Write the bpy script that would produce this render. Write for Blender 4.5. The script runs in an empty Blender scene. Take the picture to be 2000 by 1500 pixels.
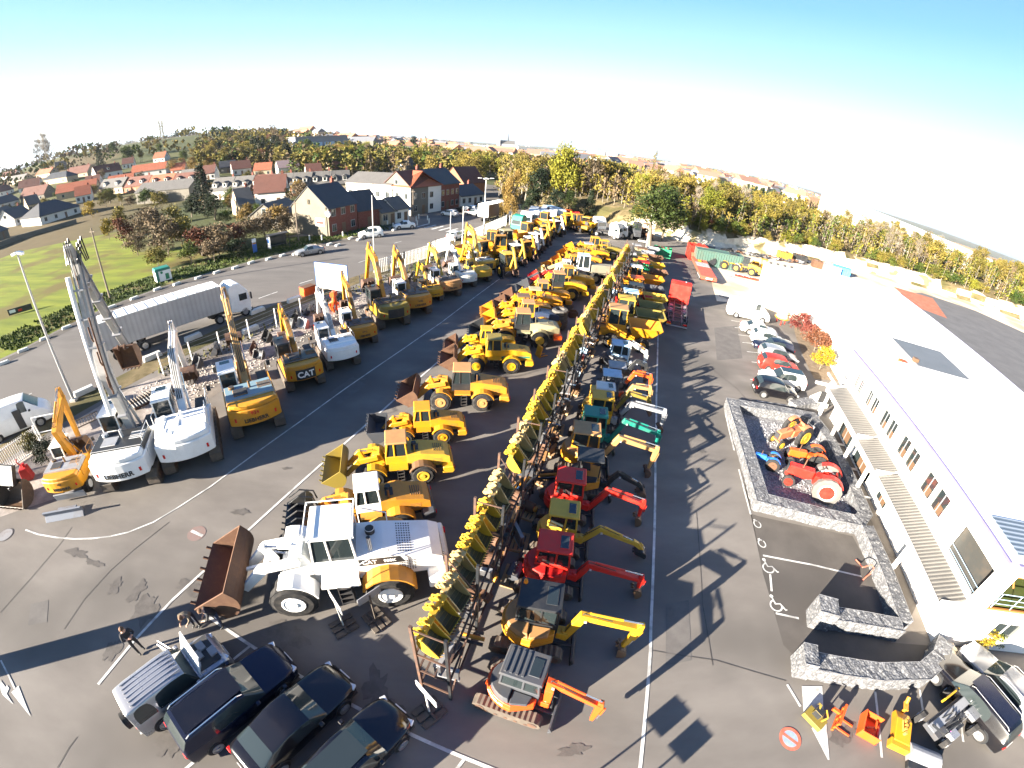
import bpy, bmesh, math, random
from mathutils import Vector, Matrix
R = math.radians
rnd = random.Random(7)
SC = bpy.context.scene
COL = SC.collection

# ------------------------------------------------------------------ camera
CF, CK, CP, CR, CH = 869.73, -.0965276, .53304, -.076597, 17.0
def cam_dir(d):
    a, b = math.cos(CR), math.sin(CR)
    d = (a*d[0]+b*d[2], d[1], -b*d[0]+a*d[2])
    a, b = math.cos(CP), math.sin(CP)
    return Vector((d[0], a*d[1]+b*d[2], -b*d[1]+a*d[2]))
cd = bpy.data.cameras.new('drone_camera')
cam = bpy.data.objects.new('drone_camera', cd)
COL.objects.link(cam); SC.camera = cam
cd.type = 'PANO'; cd.panorama_type = 'FISHEYE_LENS_POLYNOMIAL'
cd.sensor_width, cd.sensor_height, cd.sensor_fit = 36, 27, 'HORIZONTAL'
cd.fisheye_fov = 3.0
cd.fisheye_polynomial_k0 = 0
cd.fisheye_polynomial_k1 = -1/(CF*.018)
cd.fisheye_polynomial_k2 = 0
cd.fisheye_polynomial_k3 = -CK/(CF*1e6)/.018**3
cd.fisheye_polynomial_k4 = 0
cd.clip_start, cd.clip_end = .1, 20000
cm = Matrix((cam_dir((1, 0, 0)), cam_dir((0, 0, 1)), -cam_dir((0, 1, 0)))).transposed().to_4x4()
cm.translation = (0, 0, CH)
cam.matrix_world = cm

# ------------------------------------------------------------------ sky, sun, exposure
SUN_EL, SUN_AZ = R(15.5), R(34)          # shadows run towards 34 degrees from +x
W = bpy.data.worlds.new('World'); SC.world = W; W.use_nodes = True
wn = W.node_tree; wn.nodes.clear()
sky = wn.nodes.new('ShaderNodeTexSky'); sky.sky_type = 'NISHITA'; sky.sun_disc = False
sky.sun_elevation = SUN_EL
sky.sun_rotation = R(90) - (SUN_AZ + math.pi)
sky.air_density, sky.dust_density, sky.ozone_density = 1.0, 1.0, 1.6
sky.altitude = 60
hs = wn.nodes.new('ShaderNodeHueSaturation'); hs.inputs['Saturation'].default_value = .8
wtc = wn.nodes.new('ShaderNodeTexCoord'); wsx = wn.nodes.new('ShaderNodeSeparateXYZ'); wn.links.new(wtc.outputs['Generated'], wsx.inputs[0])
wr = wn.nodes.new('ShaderNodeValToRGB'); we = wr.color_ramp.elements   # clear autumn sky: pale blue band, white glow, cyan overhead
we[0].position = 0; we[0].color = (.46, .66, .92, 1); we[1].position = 1; we[1].color = (.012, .085, .36, 1)
for p_, c_ in ((.03, (.66, .83, 1, 1)), (.06, (1, 1, 1, 1)), (.085, (1, 1, 1, 1)), (.125, (.74, .93, 1, 1)), (.2, (.42, .78, .93, 1)), (.31, (.16, .5, .8, 1)), (.45, (.07, .3, .66, 1)), (.62, (.03, .16, .52, 1))):
    q_ = we.new(p_); q_.color = c_
wn.links.new(wsx.outputs[2], wr.inputs[0])
wm = wn.nodes.new('ShaderNodeMixRGB'); wm.inputs[0].default_value = .12
wg = wn.nodes.new('ShaderNodeMixRGB'); wg.blend_type = 'MULTIPLY'; wg.inputs[0].default_value = 1; wg.inputs[2].default_value = (1.9, 1.9, 1.9, 1)
bg = wn.nodes.new('ShaderNodeBackground'); bg.inputs[1].default_value = .09
wo = wn.nodes.new('ShaderNodeOutputWorld')
wn.links.new(sky.outputs[0], hs.inputs['Color']); wn.links.new(wr.outputs[0], wg.inputs[1]); wn.links.new(wg.outputs[0], wm.inputs[1]); wn.links.new(hs.outputs[0], wm.inputs[2]); wn.links.new(wm.outputs[0], bg.inputs[0]); wn.links.new(bg.outputs[0], wo.inputs[0])
sl = bpy.data.lights.new('sun', 'SUN'); so = bpy.data.objects.new('sun', sl); COL.objects.link(so)
sl.energy = 5.0; sl.angle = R(.5); sl.color = (1, .89, .74)
sd = Vector((math.cos(SUN_EL)*math.cos(SUN_AZ), math.cos(SUN_EL)*math.sin(SUN_AZ), -math.sin(SUN_EL)))
so.rotation_euler = sd.to_track_quat('-Z', 'Y').to_euler(); so.location = (-40, -30, 60)
SC.view_settings.view_transform = 'Standard'; SC.view_settings.look = 'None'
SC.view_settings.exposure = 2.8; SC.view_settings.gamma = 1
SC.cycles.max_bounces = 5; SC.cycles.diffuse_bounces = 3; SC.cycles.glossy_bounces = 3
SC.cycles.caustics_reflective = False; SC.cycles.caustics_refractive = False

# ------------------------------------------------------------------ where a surveyed picture point lies on the ground
def ray(u, v):
    x, y = u-1000, 750-v
    r = math.hypot(x, y)+1e-9
    th = r/CF*(1+CK*(r/1000)**2)
    return cam_dir((math.sin(th)*x/r, math.cos(th), math.sin(th)*y/r))
def G(u, v, z=0.0):
    d = ray(u, v); t = (z-CH)/d.z
    return Vector((d.x*t, d.y*t, z))
ELT = [(-180, -.5), (-90, -.6), (-70, -.3), (-58, .1), (-53, 1.0), (-46, 1.35), (-39, 1.4), (-29, .6), (-20.5, -.1), (-2, -1.0), (12, -.7), (28, -.6), (45, -1.6), (57, -2.3), (90, -1.5), (180, -.5)]
def elh(az):
    for (a, e), (b, f) in zip(ELT, ELT[1:]):
        if az <= b:
            t = (az-a)/(b-a); t = t*t*(3-2*t); return e+(f-e)*t
    return -.5
def sst(a, b, x):
    t = max(0, min(1, (x-a)/(b-a))); return t*t*(3-2*t)
def TZ(x, y):
    r = math.hypot(x, y); az = math.degrees(math.atan2(x, y)); e = math.tan(R(elh(az)))
    left = sst(-14, -30, az) * sst(-100, -62, az)
    hl = (CH+720*e)*sst(150, 720, r) if r < 720 else CH+r*e-(r-720)*.004
    hr = (CH+4200*e)*sst(140, 4200, r)**.6 if r > 140 else 0
    h = left*hl+(1-left)*hr
    if r > 200: h += (math.sin(x*.011)*math.cos(y*.009))*min(1, (r-200)/600)*1.6
    return h-.04
def GT(u, v, rmax=5000):
    d = ray(u, v); hz = math.hypot(d.x, d.y); t = 30.
    while t < rmax:
        x, y, z = d.x/hz*t, d.y/hz*t, CH+d.z/hz*t
        if z < TZ(x, y): return Vector((x, y, TZ(x, y)))
        t *= 1.004
    return Vector((x, y, TZ(x, y)))
def at_range(u, v, r):
    d = ray(u, v); hz = math.hypot(d.x, d.y); return Vector((d.x/hz*r, d.y/hz*r, CH+d.z/hz*r))
def plane_xz(base, head, px):
    """local (x, z) of a point seen at px that lies in the upright plane through base along head"""
    d = ray(*px); n = Vector((-math.sin(head), math.cos(head), 0)); c = Vector((0, 0, CH))
    t = (Vector((base[0], base[1], 0))-c).dot(n)/d.dot(n); p = c+d*t
    return ((p.x-base[0])*math.cos(head)+(p.y-base[1])*math.sin(head), p.z)

# ------------------------------------------------------------------ materials
MC = {}
def _new(name):
    m = bpy.data.materials.new(name); m.use_nodes = True; nt = m.node_tree
    return m, nt, nt.nodes['Principled BSDF']
def paint(name, col, rough=.42, metal=0, wear=.45, dirt=(.1, .07, .045), scale=1.3, spec=.5):
    """painted or coated surface with blotches of dust and wear"""
    if name in MC: return MC[name]
    m, nt, b = _new(name); L = nt.links.new
    tc = nt.nodes.new('ShaderNodeTexCoord'); n = nt.nodes.new('ShaderNodeTexNoise'); n.inputs['Scale'].default_value = scale; n.inputs['Detail'].default_value = 7; n.inputs['Roughness'].default_value = .65
    cr = nt.nodes.new('ShaderNodeValToRGB'); cr.color_ramp.elements[0].position = .48; cr.color_ramp.elements[1].position = .78
    cr.color_ramp.elements[1].color = (wear,)*3+(1,)
    mx = nt.nodes.new('ShaderNodeMixRGB'); mx.inputs[1].default_value = (*col, 1); mx.inputs[2].default_value = (*dirt, 1)
    L(tc.outputs['Object'], n.inputs['Vector']); L(n.outputs['Fac'], cr.inputs[0]); L(cr.outputs[0], mx.inputs[0]); L(mx.outputs[0], b.inputs['Base Color'])
    mr = nt.nodes.new('ShaderNodeMapRange'); mr.inputs[3].default_value = rough*.8; mr.inputs[4].default_value = min(1, rough*1.5)
    L(n.outputs['Fac'], mr.inputs[0]); L(mr.outputs[0], b.inputs['Roughness'])
    b.inputs['Metallic'].default_value = metal; b.inputs['Specular IOR Level'].default_value = spec
    MC[name] = m; return m
def ground(name, c1, c2, scale=.5, c3=None, rough=.9, bump=.2, fine=30, s3=.07, aniso=None):
    if name in MC: return MC[name]
    m, nt, b = _new(name); L = nt.links.new
    tc = nt.nodes.new('ShaderNodeTexCoord'); mp = nt.nodes.new('ShaderNodeMapping'); L(tc.outputs['Object'], mp.inputs[0])
    if aniso: mp.inputs['Rotation'].default_value = (0, 0, aniso[0]); mp.inputs['Scale'].default_value = (aniso[1], 1, 1)
    n = nt.nodes.new('ShaderNodeTexNoise'); n.inputs['Scale'].default_value = scale; n.inputs['Detail'].default_value = 8; n.inputs['Roughness'].default_value = .6
    f = nt.nodes.new('ShaderNodeTexNoise'); f.inputs['Scale'].default_value = fine; f.inputs['Detail'].default_value = 3
    L(mp.outputs[0], n.inputs['Vector']); L(tc.outputs['Object'], f.inputs['Vector'])
    cr = nt.nodes.new('ShaderNodeValToRGB'); cr.color_ramp.elements[0].position = .35; cr.color_ramp.elements[1].position = .68
    cr.color_ramp.elements[0].color = (*c1, 1); cr.color_ramp.elements[1].color = (*c2, 1)
    L(n.outputs['Fac'], cr.inputs[0]); out = cr.outputs[0]
    if c3:
        n3 = nt.nodes.new('ShaderNodeTexNoise'); n3.inputs['Scale'].default_value = s3; n3.inputs['Detail'].default_value = 4; L(tc.outputs['Object'], n3.inputs['Vector'])
        r3 = nt.nodes.new('ShaderNodeValToRGB'); r3.color_ramp.elements[0].position = .5; r3.color_ramp.elements[1].position = .62; L(n3.outputs['Fac'], r3.inputs[0])
        m3 = nt.nodes.new('ShaderNodeMixRGB'); m3.inputs[2].default_value = (*c3, 1); L(r3.outputs[0], m3.inputs[0]); L(out, m3.inputs[1]); out = m3.outputs[0]
    mr = nt.nodes.new('ShaderNodeMapRange'); mr.inputs[3].default_value = .78; mr.inputs[4].default_value = 1.22; L(f.outputs['Fac'], mr.inputs[0])
    mm = nt.nodes.new('ShaderNodeMixRGB'); mm.blend_type = 'MULTIPLY'; mm.inputs[0].default_value = 1; L(out, mm.inputs[1]); L(mr.outputs[0], mm.inputs[2]); L(mm.outputs[0], b.inputs['Base Color'])
    b.inputs['Roughness'].default_value = rough; b.inputs['Specular IOR Level'].default_value = .25
    if bump:
        bp = nt.nodes.new('ShaderNodeBump'); bp.inputs['Strength'].default_value = bump; bp.inputs['Distance'].default_value = .02; L(f.outputs['Fac'], bp.inputs['Height']); L(bp.outputs[0], b.inputs['Normal'])
    MC[name] = m; return m
def glassy(name='dark_glass', col=(.02, .028, .03), rough=.06):
    if name in MC: return MC[name]
    m, nt, b = _new(name); b.inputs['Base Color'].default_value = (*col, 1); b.inputs['Roughness'].default_value = rough
    b.inputs['Specular IOR Level'].default_value = .8; MC[name] = m; return m
def leaf(name, c1, c2, scale=.5):
    if name in MC: return MC[name]
    m, nt, b = _new(name); L = nt.links.new
    g = nt.nodes.new('ShaderNodeNewGeometry'); oi = nt.nodes.new('ShaderNodeObjectInfo')
    n = nt.nodes.new('ShaderNodeTexNoise'); n.inputs['Scale'].default_value = scale; n.inputs['Detail'].default_value = 4
    L(g.outputs['Position'], n.inputs['Vector'])
    ad = nt.nodes.new('ShaderNodeMath'); ad.operation = 'MULTIPLY_ADD'; ad.inputs[1].default_value = .3; L(oi.outputs['Random'], ad.inputs[0]); L(n.outputs['Fac'], ad.inputs[2])
    cr = nt.nodes.new('ShaderNodeValToRGB'); cr.color_ramp.elements[0].position = .45; cr.color_ramp.elements[1].position = .85
    cr.color_ramp.elements[0].color = (*c1, 1); cr.color_ramp.elements[1].color = (*c2, 1)
    L(ad.outputs[0], cr.inputs[0]); L(cr.outputs[0], b.inputs['Base Color']); b.inputs['Roughness'].default_value = .7
    b.inputs['Specular IOR Level'].default_value = .2
    MC[name] = m; return m
def stripes(name, c1, c2, freq, axis='X', rough=.4, bump=.6, metal=0):
    """ribbed sheet"""
    if name in MC: return MC[name]
    m, nt, b = _new(name); L = nt.links.new
    tc = nt.nodes.new('ShaderNodeTexCoord'); w = nt.nodes.new('ShaderNodeTexWave'); w.bands_direction = axis; w.inputs['Scale'].default_value = freq; w.inputs['Distortion'].default_value = 0
    L(tc.outputs['Object'], w.inputs['Vector'])
    cr = nt.nodes.new('ShaderNodeValToRGB'); cr.color_ramp.elements[0].color = (*c1, 1); cr.color_ramp.elements[1].color = (*c2, 1); cr.color_ramp.elements[0].position = .3; cr.color_ramp.elements[1].position = .5
    L(w.outputs['Fac'], cr.inputs[0])
    n = nt.nodes.new('ShaderNodeTexNoise'); n.inputs['Scale'].default_value = .8; n.inputs['Detail'].default_value = 6; L(tc.outputs['Object'], n.inputs['Vector'])
    mr = nt.nodes.new('ShaderNodeMapRange'); mr.inputs[3].default_value = .7; mr.inputs[4].default_value = 1.2; L(n.outputs['Fac'], mr.inputs[0])
    mm = nt.nodes.new('ShaderNodeMixRGB'); mm.blend_type = 'MULTIPLY'; mm.inputs[0].default_value = 1; L(cr.outputs[0], mm.inputs[1]); L(mr.outputs[0], mm.inputs[2]); L(mm.outputs[0], b.inputs['Base Color'])
    bp = nt.nodes.new('ShaderNodeBump'); bp.inputs['Strength'].default_value = bump; bp.inputs['Distance'].default_value = .03; L(w.outputs['Fac'], bp.inputs['Height']); L(bp.outputs[0], b.inputs['Normal'])
    b.inputs['Roughness'].default_value = rough; b.inputs['Metallic'].default_value = metal; MC[name] = m; return m
def gab_mat():
    if 'gabion' in MC: return MC['gabion']
    m, nt, b = _new('gabion_stone'); L = nt.links.new
    tc = nt.nodes.new('ShaderNodeTexCoord'); v = nt.nodes.new('ShaderNodeTexVoronoi'); v.inputs['Scale'].default_value = 9; L(tc.outputs['Object'], v.inputs['Vector'])
    sp = nt.nodes.new('ShaderNodeSeparateColor'); L(v.outputs['Color'], sp.inputs[0])
    cr = nt.nodes.new('ShaderNodeValToRGB'); e = cr.color_ramp.elements; e[0].color = (.15, .155, .168, 1); e[1].color = (.44, .44, .44, 1); e[1].position = 1
    q = e.new(.75); q.color = (.25, .26, .28, 1); L(sp.outputs[0], cr.inputs[0])
    ed = nt.nodes.new('ShaderNodeMapRange'); ed.inputs[1].default_value = .02; ed.inputs[2].default_value = .5; ed.inputs[3].default_value = 1; ed.inputs[4].default_value = .45; L(v.outputs['Distance'], ed.inputs[0])
    mm = nt.nodes.new('ShaderNodeMixRGB'); mm.blend_type = 'MULTIPLY'; mm.inputs[0].default_value = 1; L(cr.outputs[0], mm.inputs[1]); L(ed.outputs[0], mm.inputs[2]); L(mm.outputs[0], b.inputs['Base Color'])
    bp = nt.nodes.new('ShaderNodeBump'); bp.inputs['Strength'].default_value = .6; bp.inputs['Distance'].default_value = .05; bp.invert = True; L(v.outputs['Distance'], bp.inputs['Height']); L(bp.outputs[0], b.inputs['Normal'])
    b.inputs['Roughness'].default_value = .8; MC['gabion'] = m; return m
def brick(name, c1, c2, mortar, scale=5):
    if name in MC: return MC[name]
    m, nt, b = _new(name); L = nt.links.new
    tc = nt.nodes.new('ShaderNodeTexCoord'); n = nt.nodes.new('ShaderNodeTexNoise'); n.inputs['Scale'].default_value = 2.5; n.inputs['Detail'].default_value = 8; L(tc.outputs['Object'], n.inputs['Vector'])
    sx = nt.nodes.new('ShaderNodeSeparateXYZ'); L(tc.outputs['Object'], sx.inputs[0])
    ax = nt.nodes.new('ShaderNodeMath'); ax.operation = 'ADD'; L(sx.outputs[0], ax.inputs[0]); L(sx.outputs[1], ax.inputs[1])
    cb = nt.nodes.new('ShaderNodeCombineXYZ'); L(ax.outputs[0], cb.inputs[0]); L(sx.outputs[2], cb.inputs[1])
    br = nt.nodes.new('ShaderNodeTexBrick'); br.inputs['Scale'].default_value = scale; br.inputs['Color1'].default_value = (*c1, 1); br.inputs['Color2'].default_value = (*c2, 1); br.inputs['Mortar'].default_value = (*mortar, 1)
    L(cb.outputs[0], br.inputs['Vector'])
    mr = nt.nodes.new('ShaderNodeMapRange'); mr.inputs[3].default_value = .65; mr.inputs[4].default_value = 1.3; L(n.outputs['Fac'], mr.inputs[0])
    mm = nt.nodes.new('ShaderNodeMixRGB'); mm.blend_type = 'MULTIPLY'; mm.inputs[0].default_value = 1; L(br.outputs[0], mm.inputs[1]); L(mr.outputs[0], mm.inputs[2]); L(mm.outputs[0], b.inputs['Base Color'])
    b.inputs['Roughness'].default_value = .85; MC[name] = m; return m

YEL = paint('yellow_paint', (.5, .27, .01)); LEM = paint('lemon_paint', (.5, .3, .03), wear=.3); OCH = paint('ochre_paint', (.46, .2, .018))
CATY = paint('amber_paint', (.5, .215, .008)); TAN = paint('tan_paint', (.38, .2, .075)); ORA = paint('orange_paint', (.68, .085, .008)); RED = paint('red_paint', (.58, .018, .01))
DRED = paint('deep_red_paint', (.38, .01, .009)); WHT = paint('white_paint', (.78, .78, .76), wear=.22, dirt=(.3, .27, .23)); OFF = paint('off_white_paint', (.6, .6, .56), wear=.4)
BLK = paint('black_paint', (.018, .02, .023), rough=.35, dirt=(.07, .06, .05)); GRY = paint('grey_paint', (.24, .25, .27)); DGR = paint('charcoal_paint', (.05, .055, .065), rough=.5)
TEAL = paint('teal_paint', (.006, .17, .13)); GRN = paint('green_paint', (.01, .22, .1)); OLV = paint('olive_paint', (.2, .15, .025)); BLU = paint('blue_paint', (.02, .12, .42)); LBLU = paint('pale_blue_paint', (.3, .45, .6))
KHA = paint('khaki_paint', (.34, .3, .17)); RUST = paint('rusty_steel', (.1, .048, .026), rough=.8, wear=.8, dirt=(.17, .09, .045), scale=3); DRUST = paint('dark_rusty_steel', (.07, .04, .03), rough=.8, wear=.7, dirt=(.22, .1, .04), scale=3)
STEEL = paint('track_steel', (.075, .062, .05), rough=.7, wear=.7, dirt=(.16, .12, .09), scale=4); CHR = paint('chrome_rod', (.6, .62, .65), rough=.2, metal=.9, wear=.1); RUB = paint('tyre_rubber', (.022, .022, .023), rough=.8, wear=.6, dirt=(.09, .08, .07), scale=5, spec=.2)
BRN = paint('brown_panel', (.12, .07, .04)); PLA = paint('black_plastic', (.03, .031, .034), rough=.6); SIL = paint('silver_paint', (.38, .385, .4), rough=.25, metal=.6, wear=.1)
GLS = glassy(); REDL = paint('red_lens', (.6, .01, .01), rough=.2); LENS = paint('clear_lens', (.7, .72, .75), rough=.12, metal=.4, wear=.05); BEAC = paint('amber_lens', (.9, .25, .01), rough=.25)
WOOD = paint('pallet_wood', (.38, .24, .12), rough=.8); CONC = paint('concrete', (.42, .41, .38), rough=.85); BRONZE = paint('bronze_wear', (.5, .27, .05))

# ------------------------------------------------------------------ mesh helper
class M:
    def __init__(s): s.v, s.f, s.mi, s.ms, s.cur = [], [], [], [], 0
    def mat(s, m):
        if m not in s.ms: s.ms.append(m)
        s.cur = s.ms.index(m); return s
    def add(s, vs, fs):
        k = len(s.v); s.v += [tuple(p) for p in vs]
        for f in fs: s.f.append([k+i for i in f]); s.mi.append(s.cur)
        return s
    def box(s, c, d, rz=0, ry=0, tx=1, ty=1):
        x, y, z = d[0]/2, d[1]/2, d[2]/2; q = []
        for sz in (-1, 1):
            for sx, sy in ((-1, -1), (1, -1), (1, 1), (-1, 1)):
                p = Vector((sx*x*(tx if sz > 0 else 1), sy*y*(ty if sz > 0 else 1), sz*z))
                if ry: p.rotate(Matrix.Rotation(ry, 3, 'Y'))
                if rz: p.rotate(Matrix.Rotation(rz, 3, 'Z'))
                q.append(p+Vector(c))
        return s.add(q, [(3, 2, 1, 0), (4, 5, 6, 7), (0, 1, 5, 4), (1, 2, 6, 5), (2, 3, 7, 6), (3, 0, 4, 7)])
    def prism(s, pts, y0, y1, i0=0, i1=0):
        """xz outline pushed from y0 to y1"""
        n = len(pts)
        v = [(x, y0, z) for x, z in pts]+[(x, y1, z) for x, z in pts]
        return s.add(v, [tuple(range(n)), tuple(range(2*n-1, n-1, -1))]+[(i, (i+1) % n, n+(i+1) % n, n+i) for i in range(n)])
    def slab(s, pts, z0, z1, sc=1.0):
        """xy outline from z0 up to z1"""
        n = len(pts); cx = sum(p[0] for p in pts)/n; cy = sum(p[1] for p in pts)/n
        v = [(p[0], p[1], z0) for p in pts]+[(cx+(p[0]-cx)*sc, cy+(p[1]-cy)*sc, z1) for p in pts]
        return s.add(v, [tuple(range(n-1, -1, -1)), tuple(range(n, 2*n))]+[(i, (i+1) % n, n+(i+1) % n, n+i) for i in range(n)])
    def cyl(s, p, q, r0, r1=None, n=12, lug=0):
        p, q = Vector(p), Vector(q); r1 = r0 if r1 is None else r1; d = (q-p).normalized()
        a = d.orthogonal().normalized(); b = d.cross(a); v = []
        for c, r in ((p, r0), (q, r1)):
            for i in range(n):
                t = 2*math.pi*i/n; rr = r*(1+(lug if i % 2 else 0)); v.append(c+a*math.cos(t)*rr+b*math.sin(t)*rr)
        return s.add(v, [tuple(range(n-1, -1, -1)), tuple(range(n, 2*n))]+[(i, (i+1) % n, n+(i+1) % n, n+i) for i in range(n)])
    def tube(s, pts, r, n=6):
        for p, q in zip(pts, pts[1:]): s.cyl(p, q, r, r, n)
        return s
    def beam(s, pts, th, y0, y1):
        """boom-like member: xz centre line with a thickness at each point"""
        up, dn = [], []
        for i, (x, z) in enumerate(pts):
            a = pts[max(0, i-1)]; b = pts[min(len(pts)-1, i+1)]; dx, dz = b[0]-a[0], b[1]-a[1]; l = math.hypot(dx, dz) or 1
            nx, nz = -dz/l, dx/l; t = th[i]/2; up.append((x+nx*t, z+nz*t)); dn.append((x-nx*t, z-nz*t))
        for i in range(len(pts)-1): s.prism([dn[i], dn[i+1], up[i+1], up[i]], y0, y1)
        return s
    def ring(s, c, r, w, y0, y1, a0, a1, n=10):
        o = [(c[0]+r*math.cos(a0+(a1-a0)*i/n), c[1]+r*math.sin(a0+(a1-a0)*i/n)) for i in range(n+1)]
        k = [(c[0]+(r-w)*math.cos(a0+(a1-a0)*i/n), c[1]+(r-w)*math.sin(a0+(a1-a0)*i/n)) for i in range(n+1)]
        for i in range(n): s.prism([o[i], o[i+1], k[i+1], k[i]], y0, y1)
        return s
    def sc(s, f, o=(0, 0, 0)):
        s.v = [(o[0]+p[0]*f, o[1]+p[1]*f, o[2]+p[2]*f) for p in s.v]; return s
    def mesh(s, name, bevel=0, smooth=False, sub=0, seg=1):
        me = bpy.data.meshes.new(name); me.from_pydata(s.v, [], s.f)
        for m in s.ms: me.materials.append(m)
        if s.ms: me.polygons.foreach_set('material_index', s.mi)
        bm = bmesh.new(); bm.from_mesh(me)
        if bevel or smooth: bmesh.ops.remove_doubles(bm, verts=bm.verts, dist=1e-5) if smooth else None
        bmesh.ops.recalc_face_normals(bm, faces=bm.faces)
        if bevel:
            ed = [e for e in bm.edges if len(e.link_faces) == 2 and e.calc_face_angle(0) > .6 and e.calc_length() > bevel*2.2]
            bmesh.ops.bevel(bm, geom=ed, offset=bevel, segments=seg, affect='EDGES', clamp_overlap=True)
        if smooth:
            for f in bm.faces: f.smooth = True
        bm.to_mesh(me); bm.free(); me.update(); return me
    def build(s, name, parent=None, bevel=0, smooth=False, label=None):
        o = bpy.data.objects.new(name, s.mesh(name, bevel, smooth)); COL.objects.link(o)
        if parent: o.parent = parent
        if label: o['label'] = label
        return o
def thing(name, label, cat, loc=(0, 0, 0), rz=0, group=None):
    o = bpy.data.objects.new(name, None); COL.objects.link(o); o.empty_display_size = .3
    o.location = (loc[0], loc[1], loc[2] if len(loc) > 2 else 0); o.rotation_euler = (0, 0, rz)
    o['label'] = label; o['category'] = cat
    if group: o['group'] = group
    return o
def tag(o, label, cat, group=None):
    o['label'] = label; o['category'] = cat
    if group: o['group'] = group
    return o
def struct(o, kind='structure'): o['kind'] = kind; return o
def dup(o, parent=None, **kw):
    c = o.copy(); COL.objects.link(c)
    if parent: c.parent = parent
    for ch in o.children: dup(ch, c)
    return c
def text_mesh(name, txt, size, mat, parent, fn, ext=.012, bold=.02):
    """lettering: the flat glyphs are mapped onto their surface by fn(x, y, depth)"""
    cu = bpy.data.curves.new(name, 'FONT'); cu.body = txt; cu.size = size; cu.align_x = 'CENTER'; cu.align_y = 'CENTER'; cu.extrude = ext; cu.offset = bold*size
    t = bpy.data.objects.new(name, cu); COL.objects.link(t)
    me = bpy.data.meshes.new_from_object(t.evaluated_get(bpy.context.evaluated_depsgraph_get()))
    bpy.data.objects.remove(t); me.name = name
    for v in me.vertices: v.co = fn(v.co.x, v.co.y, v.co.z)
    me.materials.clear(); me.materials.append(mat)
    o = bpy.data.objects.new(name, me); COL.objects.link(o); o.parent = parent; return o
# ------------------------------------------------------------------ ground and paving
ASPH = ground('asphalt', (.125, .114, .104), (.18, .166, .151), .35, (.105, .097, .089), s3=.09, fine=55, bump=.25, aniso=(R(-20), .4))
ROADM = ground('road_asphalt', (.105, .098, .093), (.15, .14, .131), .4, (.125, .116, .109), fine=60, aniso=(R(-60), .25))
FRESH = ground('fresh_asphalt', (.075, .068, .062), (.105, .096, .087), .5, (.065, .06, .056), fine=70, bump=.3)
GRAV = ground('pale_gravel', (.2, .175, .16), (.36, .32, .29), 1.2, (.16, .14, .12), s3=.25, fine=16, bump=.8)
SAND = ground('sandy_ground', (.5, .42, .32), (.66, .57, .45), .25, (.38, .3, .22), s3=.12, fine=20, bump=.3)
GRASS = ground('meadow_grass', (.085, .115, .012), (.19, .215, .022), .5, (.11, .09, .025), s3=.12, fine=9, bump=.8, rough=1, aniso=(R(35), .15))
VERGE = ground('verge_grass', (.02, .038, .008), (.06, .075, .014), 1.2, (.17, .14, .06), s3=.25, fine=12, bump=.9, rough=1)
DRYG = ground('dry_grass', (.085, .068, .03), (.18, .14, .075), .8, (.065, .06, .022), s3=.2, fine=10, bump=.9, rough=1)
LAND = ground('land', (.04, .052, .016), (.09, .095, .028), .012, (.1, .075, .035), s3=.006, fine=.25, bump=0, rough=1)
CHALK = ground('chalk_bank', (.55, .46, .34), (.78, .7, .56), .6, (.2, .17, .08), s3=.3, fine=4, bump=.8)
MARK = ground('road_paint', (.42, .42, .4), (.62, .62, .6), 3, (.3, .3, .29), s3=1.5, fine=30, bump=0, rough=.6)
STAIN = ground('oil_stain', (.08, .073, .066), (.115, .105, .096), 2, fine=30, bump=0, rough=.55)
SEAM = ground('tar_seam', (.055, .05, .047), (.09, .082, .075), 2, fine=30, bump=0, rough=.7)
REDM = ground('red_road_paint', (.5, .09, .06), (.6, .16, .1), 4, fine=30, bump=0); BLUM = ground('blue_road_paint', (.2, .27, .36), (.28, .34, .42), 4, fine=30, bump=0)

def terrain():
    rs = [0, 60, 110, 150, 190, 230, 270, 320, 380, 450, 530, 620, 720, 900, 1200, 1600, 2200, 3000, 4200, 6000, 9000]; N = 144; v = []; f = []
    v.append((0, 0, TZ(0, 0)))
    for r in rs[1:]:
        for i in range(N):
            a = 2*math.pi*i/N; x, y = r*math.sin(a), r*math.cos(a); v.append((x, y, TZ(x, y)))
    for i in range(N): f.append((0, 1+(i+1) % N, 1+i))
    for k in range(len(rs)-2):
        for i in range(N):
            a, b = 1+k*N+i, 1+k*N+(i+1) % N; f.append((a, b, b+N, a+N))
    m = M().mat(LAND); m.add(v, f); return m.build('ground', smooth=True)
struct(terrain())
def sheet(name, pts, z, mat, draped=False):
    me = bpy.data.meshes.new(name); bm = bmesh.new()
    vs = [bm.verts.new((p[0], p[1], z)) for p in pts]
    f = bm.faces.new(vs)
    if f.normal.z < 0: f.normal_flip()
    bmesh.ops.triangulate(bm, faces=[f])
    if draped:
        bmesh.ops.subdivide_edges(bm, edges=bm.edges, cuts=5, use_grid_fill=True)
        for v in bm.verts: v.co.z = max(z, TZ(v.co.x, v.co.y)+z+.12)
    bmesh.ops.recalc_face_normals(bm, faces=bm.faces)
    if sum(q.normal.z for q in bm.faces) < 0: bmesh.ops.reverse_faces(bm, faces=bm.faces)
    bm.to_mesh(me); bm.free(); me.materials.append(mat)
    o = bpy.data.objects.new(name, me); COL.objects.link(o); return o
def PX(*q, z=0): return [G(u, v, z) for u, v in q]
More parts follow.
